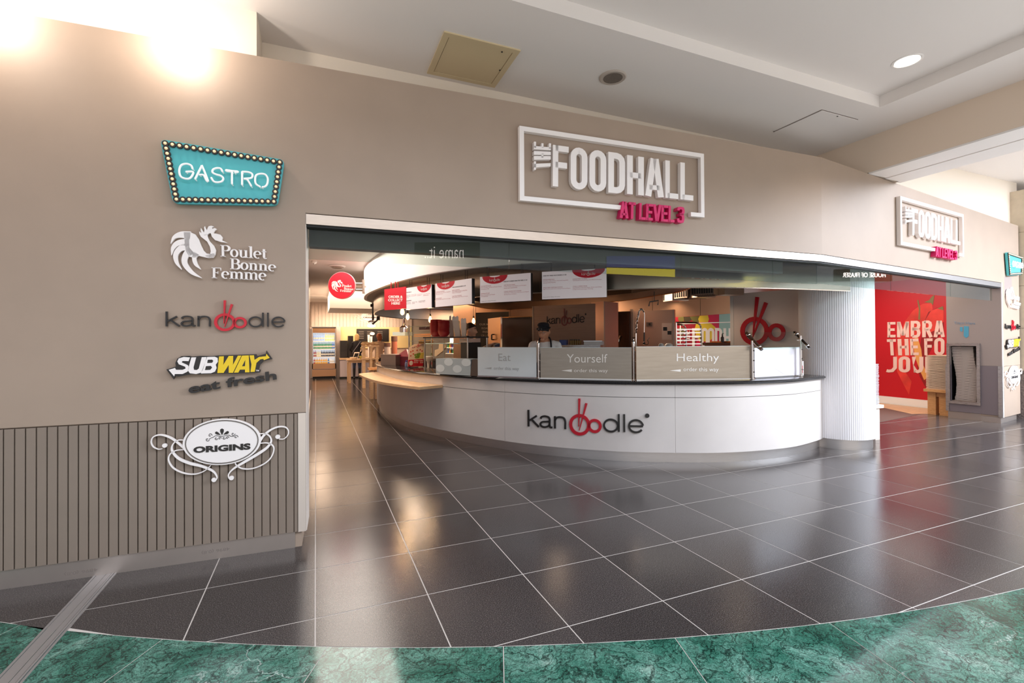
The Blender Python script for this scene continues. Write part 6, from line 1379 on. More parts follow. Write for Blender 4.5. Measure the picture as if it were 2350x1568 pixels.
for k, (u, v) in enumerate(((848, 769), (854, 773))):
    p = h.w(h.px(u, 780)[0], h.px(u, 779)[1], -.3); s = thing('paper_cup_stack', ('taller', 'shorter')[k]+' stack of white paper cups on the back servery', 'cups', V(p.x, p.y, zt)); MB().lathe([(.03, 0), (.045, h.px(u, v)[1]-zt-.02), (.048, h.px(u, v)[1]-zt)], (p.x, p.y, zt), 12).build('cups', m_white, s); MB().lathe([(.05, h.px(u, v)[1]-zt), (.05, h.px(u, v)[1]-zt+.012)], (p.x, p.y, zt), 12).build('lid', m_white, s)
# wooden table with dishes
T0 = pz(803, 879.5, 0); T1 = pz(822, 874.5, 0)
dx = pd(868, 880, (T0-CAM).dot(_f)).x-pd(800, 880, (T0-CAM).dot(_f)).x; zt = pd(830, 825, (T0-CAM).dot(_f)).z
tb = thing('wooden_table', 'pale wooden table with thick square legs in the hall', 'table', V(T0.x+dx/2, T0.y+.35, 0)); x0, y0 = T0.x-.05, T0.y-.05
MB().box((x0-.04, y0-.03, zt-.045), (x0+dx+.02, y0+.85, zt)).build('tabletop', m_oak, tb); MB().box((x0, y0+.02, zt-.12), (x0+dx-.02, y0+.8, zt-.045)).build('apron', m_oak, tb)
for lx, ly in ((0, 0), (dx-.1, 0), (0, .72), (dx-.1, .72)): MB().box((x0+lx, y0+ly, 0), (x0+lx+.085, y0+ly+.085, zt-.045)).build('leg', m_oak, tb)
dd = (T0-CAM).dot(_f)+.3
for u, r, hh, lab, m_ in ((811, .13, .07, 'broad white bowl at the left of the wooden table', m_white), (829, .08, .11, 'small green bowl in the middle of the wooden table', mat('green_bowl', 'a9a85a', .4)), (852, .17, .03, 'flat white plate at the right of the wooden table', m_white)):
    p = pd(u, 825, dd); s = thing('serving_bowl', lab, 'bowl', V(p.x, p.y, zt)); MB().lathe([(r*.4, .001), (r*.8, hh*.4), (r, hh), (r*.92, hh), (r*.3, hh*.3)], (p.x, p.y, zt), 18).build('bowl', m_, s, smooth=True); MB().lathe([(r*.25, hh*.3), (r*.75, hh*.75), (r*.1, hh*1.05)], (p.x, p.y, zt), 12).build('salad', mat('salad_mix', '8d8a4a', .7, noise=.4, nscale=30), s)
p = pd(815, 815, dd+.1); s = thing('menu_stand', 'small folded menu stand on the wooden table', 'stand', V(p.x, p.y, zt)); MB().hexa([V(p.x-.09, p.y, zt), V(p.x+.09, p.y, zt), V(p.x+.09, p.y+.02, zt), V(p.x-.09, p.y+.02, zt), V(p.x-.02, p.y+.06, zt+.24), V(p.x+.16, p.y+.06, zt+.24), V(p.x+.16, p.y+.08, zt+.24), V(p.x-.02, p.y+.08, zt+.24)]).build('card', mat('card_cream', 'e8d8c8', .5), s); MB().hexa([V(p.x-.07, p.y-.003, zt+.03), V(p.x+.07, p.y-.003, zt+.03), V(p.x+.07, p.y, zt+.03), V(p.x-.07, p.y, zt+.03), V(p.x+.0, p.y+.05, zt+.2), V(p.x+.13, p.y+.05, zt+.2), V(p.x+.13, p.y+.054, zt+.2), V(p.x+.0, p.y+.054, zt+.2)]).build('print', m_sb, s)
# condiment stand on legs behind the table
P = VP((pd(831, 800, 14.6).x, pd(831, 800, 14.6).y), (pd(872, 800, 14.6).x, pd(831, 800, 14.6).y)); s = thing('pastry_stand', 'wooden pastry stand with white trim behind the table', 'stand', P.w(P.L/2, 0))
zz = P.px(850, 793)[1]; MB().vbox(P, 0, P.L, zz-.05, zz, -.3, 0).build('shelf', m_oak, s); MB().vbox(P, 0, P.L, P.px(850, 822)[1]-.04, P.px(850, 822)[1], -.3, 0).build('shelf', m_oak, s)
for a in (.02, P.L*.45, P.L-.1): MB().vbox(P, a, a+.08, 0, zz-.05, -.25, -.02).build('leg', m_oak, s)
for k in range(4): q = P.w(P.L*(.12+.25*k), zz, -.15); MB().ball(q+V(0, 0, .05), .09, .07, .05, 10, 6).build('pastry', mat('pastry_tan', 'd9b48a', .7, noise=.2, nscale=20), s, smooth=True)
# low stools / bench behind the counter's oak ledge
P = VP((pd(846, 860, 11.8).x, pd(846, 860, 11.8).y), (pd(874, 860, 11.8).x, pd(846, 860, 11.8).y)); s = thing('wooden_bench', 'small wooden bench behind the oak ledge', 'bench', P.w(P.L/2, 0)); zz = P.px(860, 845)[1]
MB().vbox(P, 0, P.L, zz-.05, zz, -.35, 0).build('seat', m_oakd, s)
for a in (.05, P.L-.12): MB().vbox(P, a, a+.07, 0, zz-.05, -.3, -.05).build('leg', m_oak, s)
MB().vbox(P, .05, P.L-.05, zz-.2, zz-.14, -.2, -.1).build('stretcher', m_oakd, s)
# black track spotlights hanging in the hall
D = 13.0; s = thing('track_spotlight', 'black pole mounted spotlights hanging before the ORIGINS plaque', 'lamp', pd(856, 750, D))
mb = MB(); mb.tube([pd(856, 748, D), V(*pd(856, 700, D).xy, 3.0)], .03, 8); mb.build('pole', m_sb, s); mb = MB(); mb.tube([pd(851, 701, D), pd(861, 701, D)], .05, 8); mb.build('mount', m_sb, s)
mb = MB(); mb.ball(pd(853, 738, D), .10, .07, .05, 12, 7); mb.build('shade', m_chrome, s, smooth=True); mb = MB(); mb.ball(pd(852, 748, D), .11, .07, .045, 12, 7); mb.build('glowing_shade', mat('shade_glow', 'fff0d8', .3, emit='ffe6c0', estr=5), s, smooth=True); mb = MB(); mb.tube([pd(858, 742, D), pd(868, 733, D)], .022, 6); mb.tube([pd(868, 726, D), pd(868, 735, D)], .045, 8); mb.build('arm', m_sb, s)

# ================================================================== TRAYS ON THE RIGHT
m_tr = mat('tray_grey', 'c8b8ae', .5); m_trb = mat('tray_blue_grey', 'b9c0c8', .5)
def tray_mesh(w_, d_, m_):
    mb = MB(); t = .0045; mb.box((-w_/2+.02, -d_/2+.02, 0), (w_/2-.02, d_/2-.02, t)); r0, r1 = .02, 0
    mb.ribbon([(-w_/2+.01, -d_/2+.01), (w_/2-.01, -d_/2+.01), (w_/2-.01, d_/2-.01), (-w_/2+.01, d_/2-.01)], .02, lambda x, y, h: V(x, y, h), .002, .0105, closed=True); return mb.mesh('tray', m_)
W_N = ('lowest', 'topmost')
def tray_stack(P, a, c, zb, zt, w_, d_, n, lab, grp, m_, curve=lambda t: 0.0):
    me = tray_mesh(w_, d_, m_); rot = math.atan2(P.x.y, P.x.x); st = (zt-zb)/n
    for k in range(n):
        o = newobj('serving_tray', me, None, P.w(a+curve(k/n)+random.uniform(-.004, .004), zb+k*st, c+random.uniform(-.004, .004))); o.rotation_euler = (0, 0, rot+random.uniform(-.006, .006))
        tag(o, ('%s tray of ' % ('lowest' if k == 0 else 'topmost') if k in (0, n-1) else 'alike tray stacked within ')+lab, 'tray', grp)
# stack in the niche
n0, n1, nb, nt = NICHE
zb = nb; zt_ = RT.px(2210, 793)[1]; aa = (n0+n1)/2+.02
sh_ = MB().vbox(RT, n0+.005, n1-.005, nb, nb+.012, -.45, -.03).build('niche_shelf', m_steel2, wall_ret)
tray_stack(RT, aa, -.22, nb+.014, zt_-.02, (n1-n0)*.80, .36, 62, 'the tall pile in the steel framed wall niche', 'trays in the wall niche', m_tr, lambda t: .03*math.sin(t*5)-.012)
# wooden stand with trays left of the niche wall
P = VP((pz(2132, 952, 0).x, pz(2132, 952, 0).y), (pz(2132, 952, 0).x+.02, pz(2132, 952, 0).y-.55)); 
S1 = pz(2140, 951, 0); zt = pd(2145, 893, (S1-CAM).dot(_f)).z
s = thing('tray_stand', 'heavy oak tray stand left of the grey return wall', 'stand', S1); y1 = 2.05; X0 = 10.84
MB().box((X0-.05, y1-.36, zt-.05), (X0+.52, y1+.02, zt)).build('top', m_oakd, s)
for dy in (-.15, -.34):
    for dx in (0, .36): MB().box((X0+dx, y1+dy, 0), (X0+dx+.10, y1+dy+.13, zt-.05)).build('leg', m_oakd, s)
MB().box((X0+.02, y1-.3, zt-.14), (X0+.44, y1-.04, zt-.05)).build('apron', m_oakd, s)
Pq = VP((X0-.05, y1), (X0+.5, y1)); zt2 = pd(2145, 815, (S1-CAM).dot(_f)).z
tray_stack(Pq, .27, .17, zt+.002, zt2, .46, .33, 40, 'the stack on the heavy oak stand', 'trays on the oak stand', mat('tray_beige', 'dbbda2', .5))
# pale stand with trays behind the column
L1 = pz(2019, 1009, 0); DL = (L1-CAM).dot(_f); zt = pd(2020, 929.5, DL).z; x1 = pd(2030.5, 940, DL)
s = thing('tray_stand', 'pale wooden tray stand half hidden behind the white column', 'stand', V(L1.x, L1.y+.25, 0))
m_pw = wood('pale_wood', 'd9c5b5', 'ead9cb', (12, 12, 2), .45)
X1 = x1.x; MB().box((X1-.62, L1.y-.02, zt-.045), (X1, L1.y+.48, zt)).build('top', m_pw, s)
for lx in (-.58, -.165):
    for ly in (0, .40): MB().box((X1+lx, L1.y+ly, 0), (X1+lx+.10, L1.y+ly+.07, zt-.045)).build('leg', m_pw, s)
zt2 = pd(2025, 835, DL).z; Pq = VP((X1-.62, L1.y), (X1+.1, L1.y))
tray_stack(Pq, .33, -.23, zt+.002, zt2, .54, .40, 34, 'the pale stack half hidden behind the white column', 'trays behind the column', m_trb)
# ================================================================== MALL CEILING FITTINGS
q = [pz(*p, Z1) for p in [(1027, 70), (1195, 116), (1135, 200), (978, 165)]]
s = thing('access_hatch', 'square beige access hatch framed in the mall ceiling', 'hatch', q[0]+V(.3, .3, -.01)); X0, X1, Y0, Y1 = .95, 1.61, .33, .96
mb = MB(); lx2 = lambda x, y, h: V(x, y, Z1-h)
mb.ribbon([(X0+.025, Y0+.025), (X1-.025, Y0+.025), (X1-.025, Y1-.025), (X0+.025, Y1-.025)], .05, lx2, -.01, .012, closed=True); m_h = mat('hatch_beige', 'cfbb95', .5); mb.build('frame', m_h, s); mb = MB(); mb.box((X0+.055, Y0+.055, Z1-.008), (X1-.055, Y1-.055, Z1-.0)); mb.build('door', m_h, s)
for u, v in ((1152, 119), (1147, 161)): p = pz(u, v, Z1-.01); MB().disc(p, (0, 0, -1), .008, .004, 8).build('lock', m_sb, s)
q = [pz(*p, Z1) for p in [(1775, 303), (1887, 250), (1970, 275), (1856, 319)]]
s = thing('flush_hatch', 'flush white hatch outlined in the ceiling beside the beam', 'hatch', q[0]); X0, X1, Y0, Y1 = 5.025, 5.63, .08, .66
MB().box((X0, Y0, Z1-.004), (X1, Y1, Z1)).build('gap', mat('gap_shadow', '6d6058', .7), s); MB().box((X0+.006, Y0+.006, Z1-.010), (X1-.006, Y1-.006, Z1-.0035)).build('door', m_ceil, s)
for u, v in ((1776, 302), (1922, 267)): p = pz(u, v, Z1-.012); MB().disc(p, (0, 0, -1), .008, .003, 8).build('lock', m_sb, s)
c = (pz(1375, 179, Z1)+pz(1438, 175, Z1))/2
s = thing('ceiling_speaker', 'round grey grilled loudspeaker flush in the mall ceiling', 'speaker', c); MB().lathe([(.125, .004), (.125, -.006), (.115, -.014), (.098, -.012)], c, 36).build('rim', mat('speaker_rim', 'b4a79c', .5), s, smooth=True); MB().lathe([(.096, .002), (.09, -.012), (.001, -.014)], c, 32).build('grille', mat('speaker_grille', '6f645b', .6, noise=.3, nscale=200), s, smooth=True)
c = pz(2082, 140, Z2); s = thing('recessed_downlight', 'bright recessed downlight in the raised mall ceiling', 'lamp', c)
MB().lathe([(.118, .003), (.118, -.004), (.104, -.006), (.102, 0)], c, 36).build('rim', m_white, s, smooth=True); MB().disc(c-V(0, 0, .002), (0, 0, -1), .098, .003, 32).build('reflector', mat('downlight_lens', 'fff6ea', .2, emit='fff3e4', estr=2.2), s)
light('downlight_spot', 'SPOT', c-V(0, 0, .02), 60, NEUT, .09, c-V(0, 0, 3), 110, .7)
# ================================================================== PEOPLE (facing -y before turning)
def ellipsoid_loft(mb, secs, k=20):
    """closed loft of ellipses (cx, cy, z, rx, ry)"""
    vs = []; fs = []; n = len(secs)
    for cx, cy, z, rx, ry in secs: vs += [(cx+rx*math.cos(2*PI*j/k), cy+ry*math.sin(2*PI*j/k), z) for j in range(k)]
    for i in range(n-1):
        for j in range(k): fs.append((i*k+j, i*k+(j+1) % k, (i+1)*k+(j+1) % k, (i+1)*k+j))
    fs += [tuple(range(k-1, -1, -1)), tuple(range((n-1)*k, n*k))]
    return mb.add(vs, fs)
def limb(mb, pts, rs):
    mb.tube(pts, rs, 12)
    for p, r in zip(pts, rs): mb.ball(p, r, r, r, 12, 8)
def hand(mb, w_, d, up, s=1.0, curl=0.5):
    """palm and five bent fingers growing from wrist w_ along d; up is the back of the hand"""
    d = d.normalized(); x = d.cross(up).normalized(); up = x.cross(d).normalized()
    pc = w_+d*.045*s
    limb(mb, [w_, w_+d*.03*s], [.024*s, .026*s])
    for t in (-.026, -.009, .009, .026): limb(mb, [w_+d*.03*s+x*t*.7*s, w_+d*.088*s+x*t*s], [.015*s, .013*s])
    for t, L in ((-.028, .070), (-.010, .080), (.010, .076), (.028, .060)):
        b = w_+d*.088*s+x*t*s; a1 = (d*math.cos(curl*.5)-up*math.sin(curl*.5)); a2 = (d*math.cos(curl*1.3)-up*math.sin(curl*1.3))
        limb(mb, [b, b+a1*L*.5*s, b+a1*L*.5*s+a2*L*.5*s], [.0095*s, .009*s, .0075*s])
    b = w_+d*.03*s-x*.026*s; a = (d*.7-x*.7).normalized(); limb(mb, [b, b+a*.035*s, b+a*.035*s+(d*.9-x*.2-up*.4).normalized()*.03*s], [.012*s, .011*s, .009*s])
def person(label, loc, yaw, J, body_mats, classify, head_yaw=0, head_pitch=0, H=1.0, voxel=.0085, extras=None, skin='c98f72', fem=False):
    root = thing('person', label, 'person', loc)
    B = MB(); sw = .88 if fem else 1.0
    sh, hips = J.get('shz', 1.42), .93
    ellipsoid_loft(B, [(0, .0, .80, .10, .075), (0, .01, .86, .155*(1.04 if fem else .98), .105), (0, .01, .95, .165, .112), (0, .0, 1.06, .138*sw, .098), (0, -.005, 1.18, .152*sw, .108), (0, -.005, sh-.13, .172*sw, .112), (0, .0, sh-.05, .168*sw, .095), (0, .005, sh+.0, .125*sw, .075), (0, .01, sh+.045, .068, .058), (0, .01, sh+.06, .05, .05)])
    nb = V(0, .012, sh+.03); hc = J.get('head', V(0, -.02, sh+.20))
    limb(B, [nb, nb+(hc-nb)*.55], [.056, .052])
    for s in (-1, 1):
        S = V(.165*s*sw, .005, sh-.035); E = J['elbow'][0 if s < 0 else 1]; W_ = J['wrist'][0 if s < 0 else 1]
        limb(B, [V(.11*s*sw, .0, sh-.02), S, E*.5+S*.5, E], [.062, .064*sw, .054*sw, .045*sw]); limb(B, [E, E*.6+W_*.4, W_], [.044*sw, .041*sw, .029*sw])
        hand(B, W_, (W_-E), J.get('up', V(0, 0, 1)))
        hp = V(.088*s, .01, .90); K = V(.10*s, -.015, .50); A = V(.10*s, .025, .085)
        limb(B, [hp, hp*.5+K*.5, K], [.092, .078, .06]); limb(B, [K, K*.65+A*.35, A], [.058, .056, .042]); limb(B, [A, V(.105*s, -.05, .05), V(.11*s, -.13, .035)], [.045, .042, .036]); B.ball((.10*s, .05, .045), .04, .045, .042, 12, 8)
    # head
    R3 = Matrix.Rotation(head_yaw, 3, 'Z') @ Matrix.Rotation(head_pitch, 3, 'X')
    hd = lambda p: hc+R3 @ V(*p)
    Hm = MB(); k, m = 20, 14; Hm.ball((0, 0, 0), .077, .097, .118, k, m)
    for v in Hm.v:
        if v.z < -.02: f = 1-.30*min(1, (-.02-v.z)/.1); v.x *= f; v.y = v.y*(1-.12*min(1, (-.02-v.z)/.1))-.012*min(1, (-.02-v.z)/.1)
        if v.y < -.05 and -.01 < v.z < .03 and abs(v.x) < .05 and abs(v.x) > .015: v.y += .010
    Hm.tube([(0, -.088, .022), (0, -.103, -.008), (0, -.116, -.026), (0, -.098, -.036)], [.010, .012, .0155, .010], 8)
    for s in (-1, 1): Hm.ball((.013*s, -.098, -.030), .010, .010, .008, 8, 6); Hm.ball((.078*s, .012, -.005), .012, .022, .034, 10, 7)
    Hm.ball((0, -.080, -.092), .030, .022, .022, 10, 7); Hm.tube([(-.022, -.090, -.058), (0, -.098, -.056), (.022, -.090, -.058)], [.006, .0085, .006], 8)
    for s in (-1, 1): Hm.tube([(.014*s, -.093, .034), (.034*s, -.090, .040), (.055*s, -.072, .034)], [.007, .008, .006], 6)
    B.add([hd(p) for p in Hm.v], Hm.f)
    me0 = bpy.data.meshes.new('b'); me0.from_pydata([tuple(p) for p in B.v], [], B.f)
    tmp = bpy.data.objects.new('b', me0); COL.objects.link(tmp)
    rm = tmp.modifiers.new('r', 'REMESH'); rm.mode = 'VOXEL'; rm.voxel_size = voxel; sm = tmp.modifiers.new('s', 'SMOOTH'); sm.iterations = 3; sm.factor = .5
    dg = bpy.context.evaluated_depsgraph_get(); me = bpy.data.meshes.new_from_object(tmp.evaluated_get(dg)); bpy.data.objects.remove(tmp); bpy.data.meshes.remove(me0)
    me.materials.clear()
    for mm in body_mats: me.materials.append(mm)
    Ri = R3.transposed()
    for p in me.polygons: p.material_index = classify(p.center, Ri @ (p.center-hc)); p.use_smooth = True
    root.rotation_euler = (0, 0, yaw); root.scale = (H, H, H)
    newobj('body', me, root)
    def part(mb, name, m, smooth=True):
        return newobj(name, mb.mesh(name, m, V(0, 0, 0), smooth), root)
    for s in (-1, 1):
        e = MB(); e.ball(hd((.031*s, -.083, .016)), .011, .008, .0065, 10, 6); eo = part(e, 'eye', mat('eye_white', 'e8ddd4', .3)); e = MB(); e.ball(hd((.031*s, -.089, .015)), .005, .004, .0055, 8, 6); newobj('iris', e.mesh('iris', mat('iris_dark', '1a120e', .2)), eo)
        e = MB(); e.tube([hd((.014*s, -.097, .038)), hd((.034*s, -.095, .045)), hd((.056*s, -.077, .038))], [.003, .0042, .002], 6); part(e, 'eyebrow', mat('brow_dark', '1d1410', .7))
    e = MB(); e.tube([hd((-.022, -.093, -.057)), hd((0, -.1035, -.0555)), hd((.022, -.093, -.057))], [.003, .0055, .003], 6); part(e, 'lips', mat('lips_'+skin, 'a5604f', .5))
    if extras: extras(part, hd, hc, sh)
    return root
def cap_shell(mb, hd, r, z0, tilt=0.0, back=0.0, top=None, k=22, m=8, ry=None, yc=0.0):
    """dome covering the head from local height z0 upward"""
    rx, ry_, rz = r; vs = []; fs = []
    t0 = math.asin(max(-.95, min(.95, z0/rz)))
    for i in range(m+1):
        t = t0+(PI/2-t0)*i/m
        for j in range(k):
            a = 2*PI*j/k; y = ry_*math.cos(t)*math.sin(a)+yc; z = rz*math.sin(t)
            if i == 0: z -= back*max(0, math.sin(a)); z += tilt*max(0, -math.sin(a))
            elif i < m*.5: z -= back*max(0, math.sin(a))*(1-i/(m*.5)); z += tilt*max(0, -math.sin(a))*(1-i/(m*.5))
            vs.append(hd((rx*math.cos(t)*math.cos(a), y, z)))
    for i in range(m):
        for j in range(k): fs.append((i*k+j, i*k+(j+1) % k, (i+1)*k+(j+1) % k, (i+1)*k+j))
    fs.append(tuple(range(m*k, (m+1)*k))); fs.append(tuple(range(k-1, -1, -1)))
    return mb.add(vs, fs)
def apron(part, sh, m, z_top, straps=True, zlo=.55):
    mb = MB(); k = 10; rows = [(z_top, .105, .118), (1.18, .150, .122), (1.06, .148, .115), (.95, .178, .128), (.80, .19, .14), (zlo, .20, .15)]
    vs = []; fs = []
    for o in (0, .006):
        for z, rx, ry in rows:
            half = 1.15 if z < 1.15 else .75
            vs += [((rx+o)*math.sin(-half+2*half*j/k), -(ry+o)*math.cos(-half+2*half*j/k)-.005, z) for j in range(k+1)]
    n = len(rows)*(k+1)
    for i in range(len(rows)-1):
        for j in range(k): a = i*(k+1)+j; fs += [(a, a+1, a+k+2, a+k+1), (n+a, n+a+k+1, n+a+k+2, n+a+1)]
    rim = [j for j in range(k+1)]+[i*(k+1)+k for i in range(1, len(rows))]+[(len(rows)-1)*(k+1)+j for j in range(k-1, -1, -1)]+[i*(k+1) for i in range(len(rows)-2, 0, -1)]
    for i in range(len(rim)): a, b = rim[i], rim[(i+1) % len(rim)]; fs.append((a, b, n+b, n+a))
    mb.add(vs, fs); part(mb, 'apron', m)
    if straps:
        mb = MB()
        for s in (-1, 1): mb.tube(catmull([(.072*s, -.112, z_top-.01), (.085*s, -.108, z_top+.07), (.08*s, -.07, sh+.02), (.062*s, -.01, sh+.075), (.03*s, .07, sh+.065)], 4), .011, 8)
        part(mb, 'neck_strap', m)
m_skin = mat('skin_warm', 'c68a68', .5); m_skin2 = mat('skin_pale', 'd9a68c', .5); m_shirt = mat('chef_white', 'efe6e0', .7); m_dark = mat('black_cloth', '16131a', .8); m_jean = mat('denim', '27324a', .8); m_boot = mat('boot_leather', '141010', .35); m_trs = mat('trouser_dark', '2a2628', .8)
m_tan = mat('tan_top', 'd3a888', .8)
def std_class(sleeve_z):
    def f(c, h):
        if h.length < .16 and c.z > 1.40 and h.z > -.125: return 0
        return 1
    return f
# --- chef in a black cap behind the Yourself screen
D = 6.55; base = pd(1250.5, 780, D); yaw = math.atan2(CAM.x-base.x, -(CAM.y-base.y))  # face the camera
def chef_class(c, h):
    if (h.length < .17 and h.z > -.13 and c.z > 1.43) or (c.z > 1.405 and abs(c.x) < .07 and c.y < .02 and c.z > 1.44): return 0
    if c.z < .92 and abs(c.x) < .3 and c.y > -.2 and (abs(c.x) < .2): return 2 if c.z > .1 else 3
    if math.hypot(abs(c.x)-.2, c.y+.36) < .13 and c.z < 1.12: return 0
    return 1
def chef_extras(part, hd, hc, sh):
    apron(part, sh, m_dark, 1.27)
    mb = MB(); cap_shell(mb, hd, (.086, .106, .128), .046, .0, .03); mb.ball(hd((0, .01, .095)), .084, .10, .040, 18, 8); part(mb, 'cap', m_dark)
    mb = MB(); mb.tube([hd((.087*math.cos(a), .107*math.sin(a), .052-.012*math.sin(a))) for a in [2*PI*i/24 for i in range(24)]], .009, 8, closed=True); part(mb, 'cap_band', m_dark)
    mb = MB()
    for x in (-.02, .02): mb.ball(hd((x, -.112, .072)), .010, .004, .004, 8, 5)
    part(mb, 'cap_badge', mat('badge_grey', '8a8484', .5))
    mb = MB()
    for s in (-1, 1):
        mb.tube([hd((.032*s+.023*math.cos(a), -.100, .014+.016*math.sin(a))) for a in [2*PI*i/14 for i in range(14)]], .0018, 6, closed=True); mb.tube([hd((.055*s, -.098, .018)), hd((.080*s, -.03, .018)), hd((.080*s, .02, .010))], .0018, 6)
    mb.tube([hd((-.01, -.102, .018)), hd((.01, -.102, .018))], .0018, 6); part(mb, 'glasses', mat('glasses_metal', '5d4a38', .3, .8))
    mb = MB(); cap_shell(mb, hd, (.081, .101, .121), .0, .05, .05); part(mb, 'hair', mat('hair_black', '15100e', .6))
person('man in black cap, glasses and white shirt with black apron behind the Yourself screen', V(base.x, base.y, 0), yaw, {'elbow': [V(-.255, -.06, 1.14), V(.255, -.06, 1.14)], 'wrist': [V(-.20, -.28, 1.04), V(.17, -.30, 1.04)], 'head': V(-.012, -.045, 1.575), 'up': V(0, 0, 1)},
       [m_skin, m_shirt, m_trs, m_boot], chef_class, head_yaw=-.42, head_pitch=.30, H=1.0, extras=chef_extras)
# --- man in profile further back, reaching to the right
D = 8.0; base = pd(1075, 780, D); yawp = math.atan2(-_r.x, _r.y)+PI  # face along the picture's right
yaw2 = math.atan2(_r.x, -_r.y)-.12
def prof_class(c, h):
    if (h.length < .17 and h.z > -.13 and c.z > 1.43) or (c.z > 1.45 and abs(c.x) < .07): return 0
    if c.y < -.17 and c.z > 1.15: return 0
    if c.z < .92: return 2 if c.z > .1 else 3
    return 1
def prof_extras(part, hd, hc, sh):
    apron(part, sh, m_dark, 1.27)
    mb = MB(); cap_shell(mb, hd, (.084, .102, .127), .030, .045, .09, yc=.006); part(mb, 'hair', mat('hair_dark_brown', '2a1a14', .7))
person('man in profile with dark hair, white shirt and dark apron reaching right by the oven', V(base.x, base.y, 0.02), yaw2, {'elbow': [V(-.235, -.14, 1.20), V(.235, -.16, 1.22)], 'wrist': [V(-.13, -.36, 1.335), V(.13, -.37, 1.335)], 'head': V(0, -.035, 1.60), 'up': V(0, 0, 1)},
       [m_skin2, m_shirt, m_trs, m_boot], prof_class, head_pitch=.12, H=1.01, extras=prof_extras)
hp = V(base.x, base.y, 0)+Matrix.Rotation(yaw2, 3, 'Z') @ V(0, -.47, 1.37)
s = thing('hand_terminal', 'small dark blue hand held terminal in the hands of the man in profile', 'terminal', hp); MB().hexa([hp+V(-.03, -.03, -.02), hp+V(.06, -.03, -.02), hp+V(.06, .05, -.02), hp+V(-.03, .05, -.02), hp+V(-.03, -.03, .02), hp+V(.06, -.03, .035), hp+V(.06, .05, .035), hp+V(-.03, .05, .02)]).build('body', mat('terminal_blue', '27305c', .4), s); MB().hexa([hp+V(.0, -.02, .027), hp+V(.05, -.02, .036), hp+V(.05, .04, .036), hp+V(.0, .04, .027), hp+V(.0, -.02, .030), hp+V(.05, -.02, .039), hp+V(.05, .04, .039), hp+V(.0, .04, .030)]).build('screen', m_white, s)
# --- woman with blonde hair seen from behind at the back servery
p = pz(818, 871, 0); p = V(pd(819, 800, (V(p.x, 15.72, 0)-CAM).dot(_f)).x, 15.72, 0)
def wom_class(c, h):
    if h.length < .17 and h.z > -.125 and c.z > 1.40: return 0
    if c.z < .82 and abs(c.x) < .25: return 2 if c.z > .42 else 3
    if c.y < -.34: return 0
    return 1
def wom_extras(part, hd, hc, sh):
    mb = MB(); cap_shell(mb, hd, (.092, .112, .130), -.02, .075, .11, yc=.008); mb.ball(hd((0, .045, -.08)), .085, .062, .10, 16, 9); part(mb, 'hair', mat('hair_blonde', 'd8b478', .6, noise=.25, nscale=30, stretch=(6, 6, 1)))
    mb = MB(); mb.tube(catmull([(-.13, .03, sh+.02), (-.05, .115, 1.30), (.06, .13, 1.14), (.15, .06, 1.0)], 5), .011, 6); part(mb, 'bag_strap', mat('strap_grey', '8d8790', .6))
person('woman with shoulder length blonde hair in black coat and jeans, seen from behind', p, PI-.2, {'elbow': [V(-.24, -.02, 1.15), V(.25, -.04, 1.15)], 'wrist': [V(-.15, -.24, 1.05), V(.20, -.26, 1.02)]}, [m_skin2, m_dark, m_jean, m_boot], wom_class, H=.995, extras=wom_extras, fem=True, voxel=.011)
# --- person with auburn hair beyond the pastry stand
D = 16.2; b = pd(870.5, 780, D)
def aub_class(c, h):
    if h.length < .17 and h.z > -.125 and c.z > 1.40: return 0
    return 2 if c.z < .9 else 1
def aub_extras(part, hd, hc, sh):
    mb = MB(); cap_shell(mb, hd, (.094, .113, .132), -.03, .07, .06, yc=.008); mb.ball(hd((0, .05, -.07)), .086, .058, .085, 16, 9); part(mb, 'hair', mat('hair_auburn', 'a2542a', .6, noise=.2, nscale=30))
person('person with auburn hair and tan top half hidden beyond the pastry stand', V(b.x, b.y, 0), PI+.3, {'elbow': [V(-.24, -.02, 1.15), V(.25, -.04, 1.15)], 'wrist': [V(-.17, -.22, 1.06), V(.18, -.24, 1.06)]}, [m_skin2, m_tan, m_trs], aub_class, H=.985, extras=aub_extras, fem=True, voxel=.011)

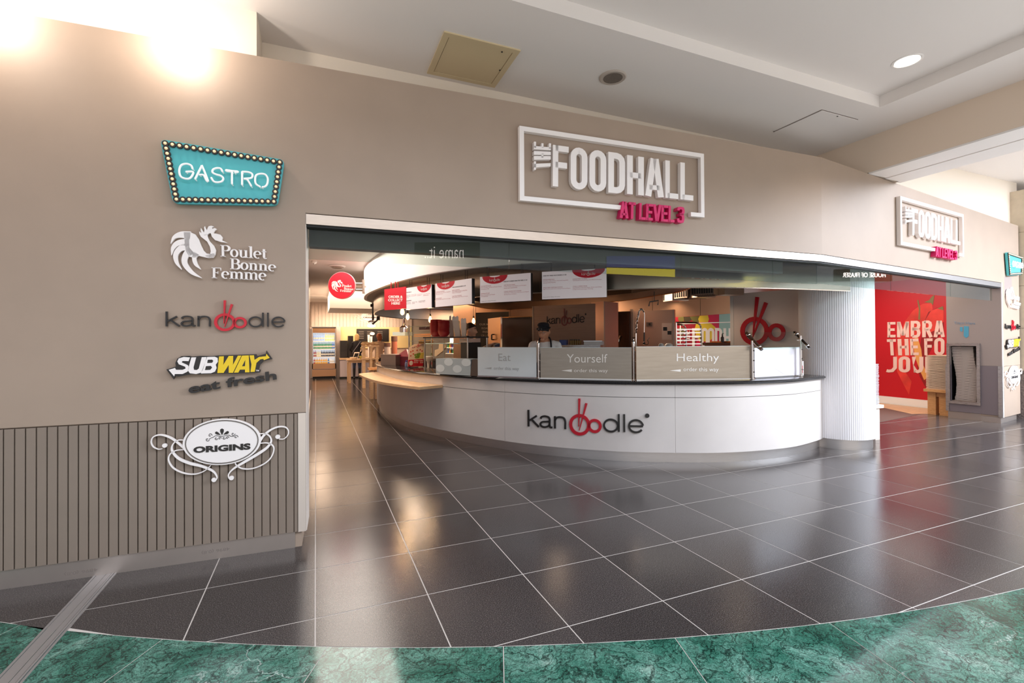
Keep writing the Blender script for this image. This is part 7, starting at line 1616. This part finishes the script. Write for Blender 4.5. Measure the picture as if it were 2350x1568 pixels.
# ================================================================== LIT SIGNS ACROSS THE CONCOURSE (seen mirrored in the glass)
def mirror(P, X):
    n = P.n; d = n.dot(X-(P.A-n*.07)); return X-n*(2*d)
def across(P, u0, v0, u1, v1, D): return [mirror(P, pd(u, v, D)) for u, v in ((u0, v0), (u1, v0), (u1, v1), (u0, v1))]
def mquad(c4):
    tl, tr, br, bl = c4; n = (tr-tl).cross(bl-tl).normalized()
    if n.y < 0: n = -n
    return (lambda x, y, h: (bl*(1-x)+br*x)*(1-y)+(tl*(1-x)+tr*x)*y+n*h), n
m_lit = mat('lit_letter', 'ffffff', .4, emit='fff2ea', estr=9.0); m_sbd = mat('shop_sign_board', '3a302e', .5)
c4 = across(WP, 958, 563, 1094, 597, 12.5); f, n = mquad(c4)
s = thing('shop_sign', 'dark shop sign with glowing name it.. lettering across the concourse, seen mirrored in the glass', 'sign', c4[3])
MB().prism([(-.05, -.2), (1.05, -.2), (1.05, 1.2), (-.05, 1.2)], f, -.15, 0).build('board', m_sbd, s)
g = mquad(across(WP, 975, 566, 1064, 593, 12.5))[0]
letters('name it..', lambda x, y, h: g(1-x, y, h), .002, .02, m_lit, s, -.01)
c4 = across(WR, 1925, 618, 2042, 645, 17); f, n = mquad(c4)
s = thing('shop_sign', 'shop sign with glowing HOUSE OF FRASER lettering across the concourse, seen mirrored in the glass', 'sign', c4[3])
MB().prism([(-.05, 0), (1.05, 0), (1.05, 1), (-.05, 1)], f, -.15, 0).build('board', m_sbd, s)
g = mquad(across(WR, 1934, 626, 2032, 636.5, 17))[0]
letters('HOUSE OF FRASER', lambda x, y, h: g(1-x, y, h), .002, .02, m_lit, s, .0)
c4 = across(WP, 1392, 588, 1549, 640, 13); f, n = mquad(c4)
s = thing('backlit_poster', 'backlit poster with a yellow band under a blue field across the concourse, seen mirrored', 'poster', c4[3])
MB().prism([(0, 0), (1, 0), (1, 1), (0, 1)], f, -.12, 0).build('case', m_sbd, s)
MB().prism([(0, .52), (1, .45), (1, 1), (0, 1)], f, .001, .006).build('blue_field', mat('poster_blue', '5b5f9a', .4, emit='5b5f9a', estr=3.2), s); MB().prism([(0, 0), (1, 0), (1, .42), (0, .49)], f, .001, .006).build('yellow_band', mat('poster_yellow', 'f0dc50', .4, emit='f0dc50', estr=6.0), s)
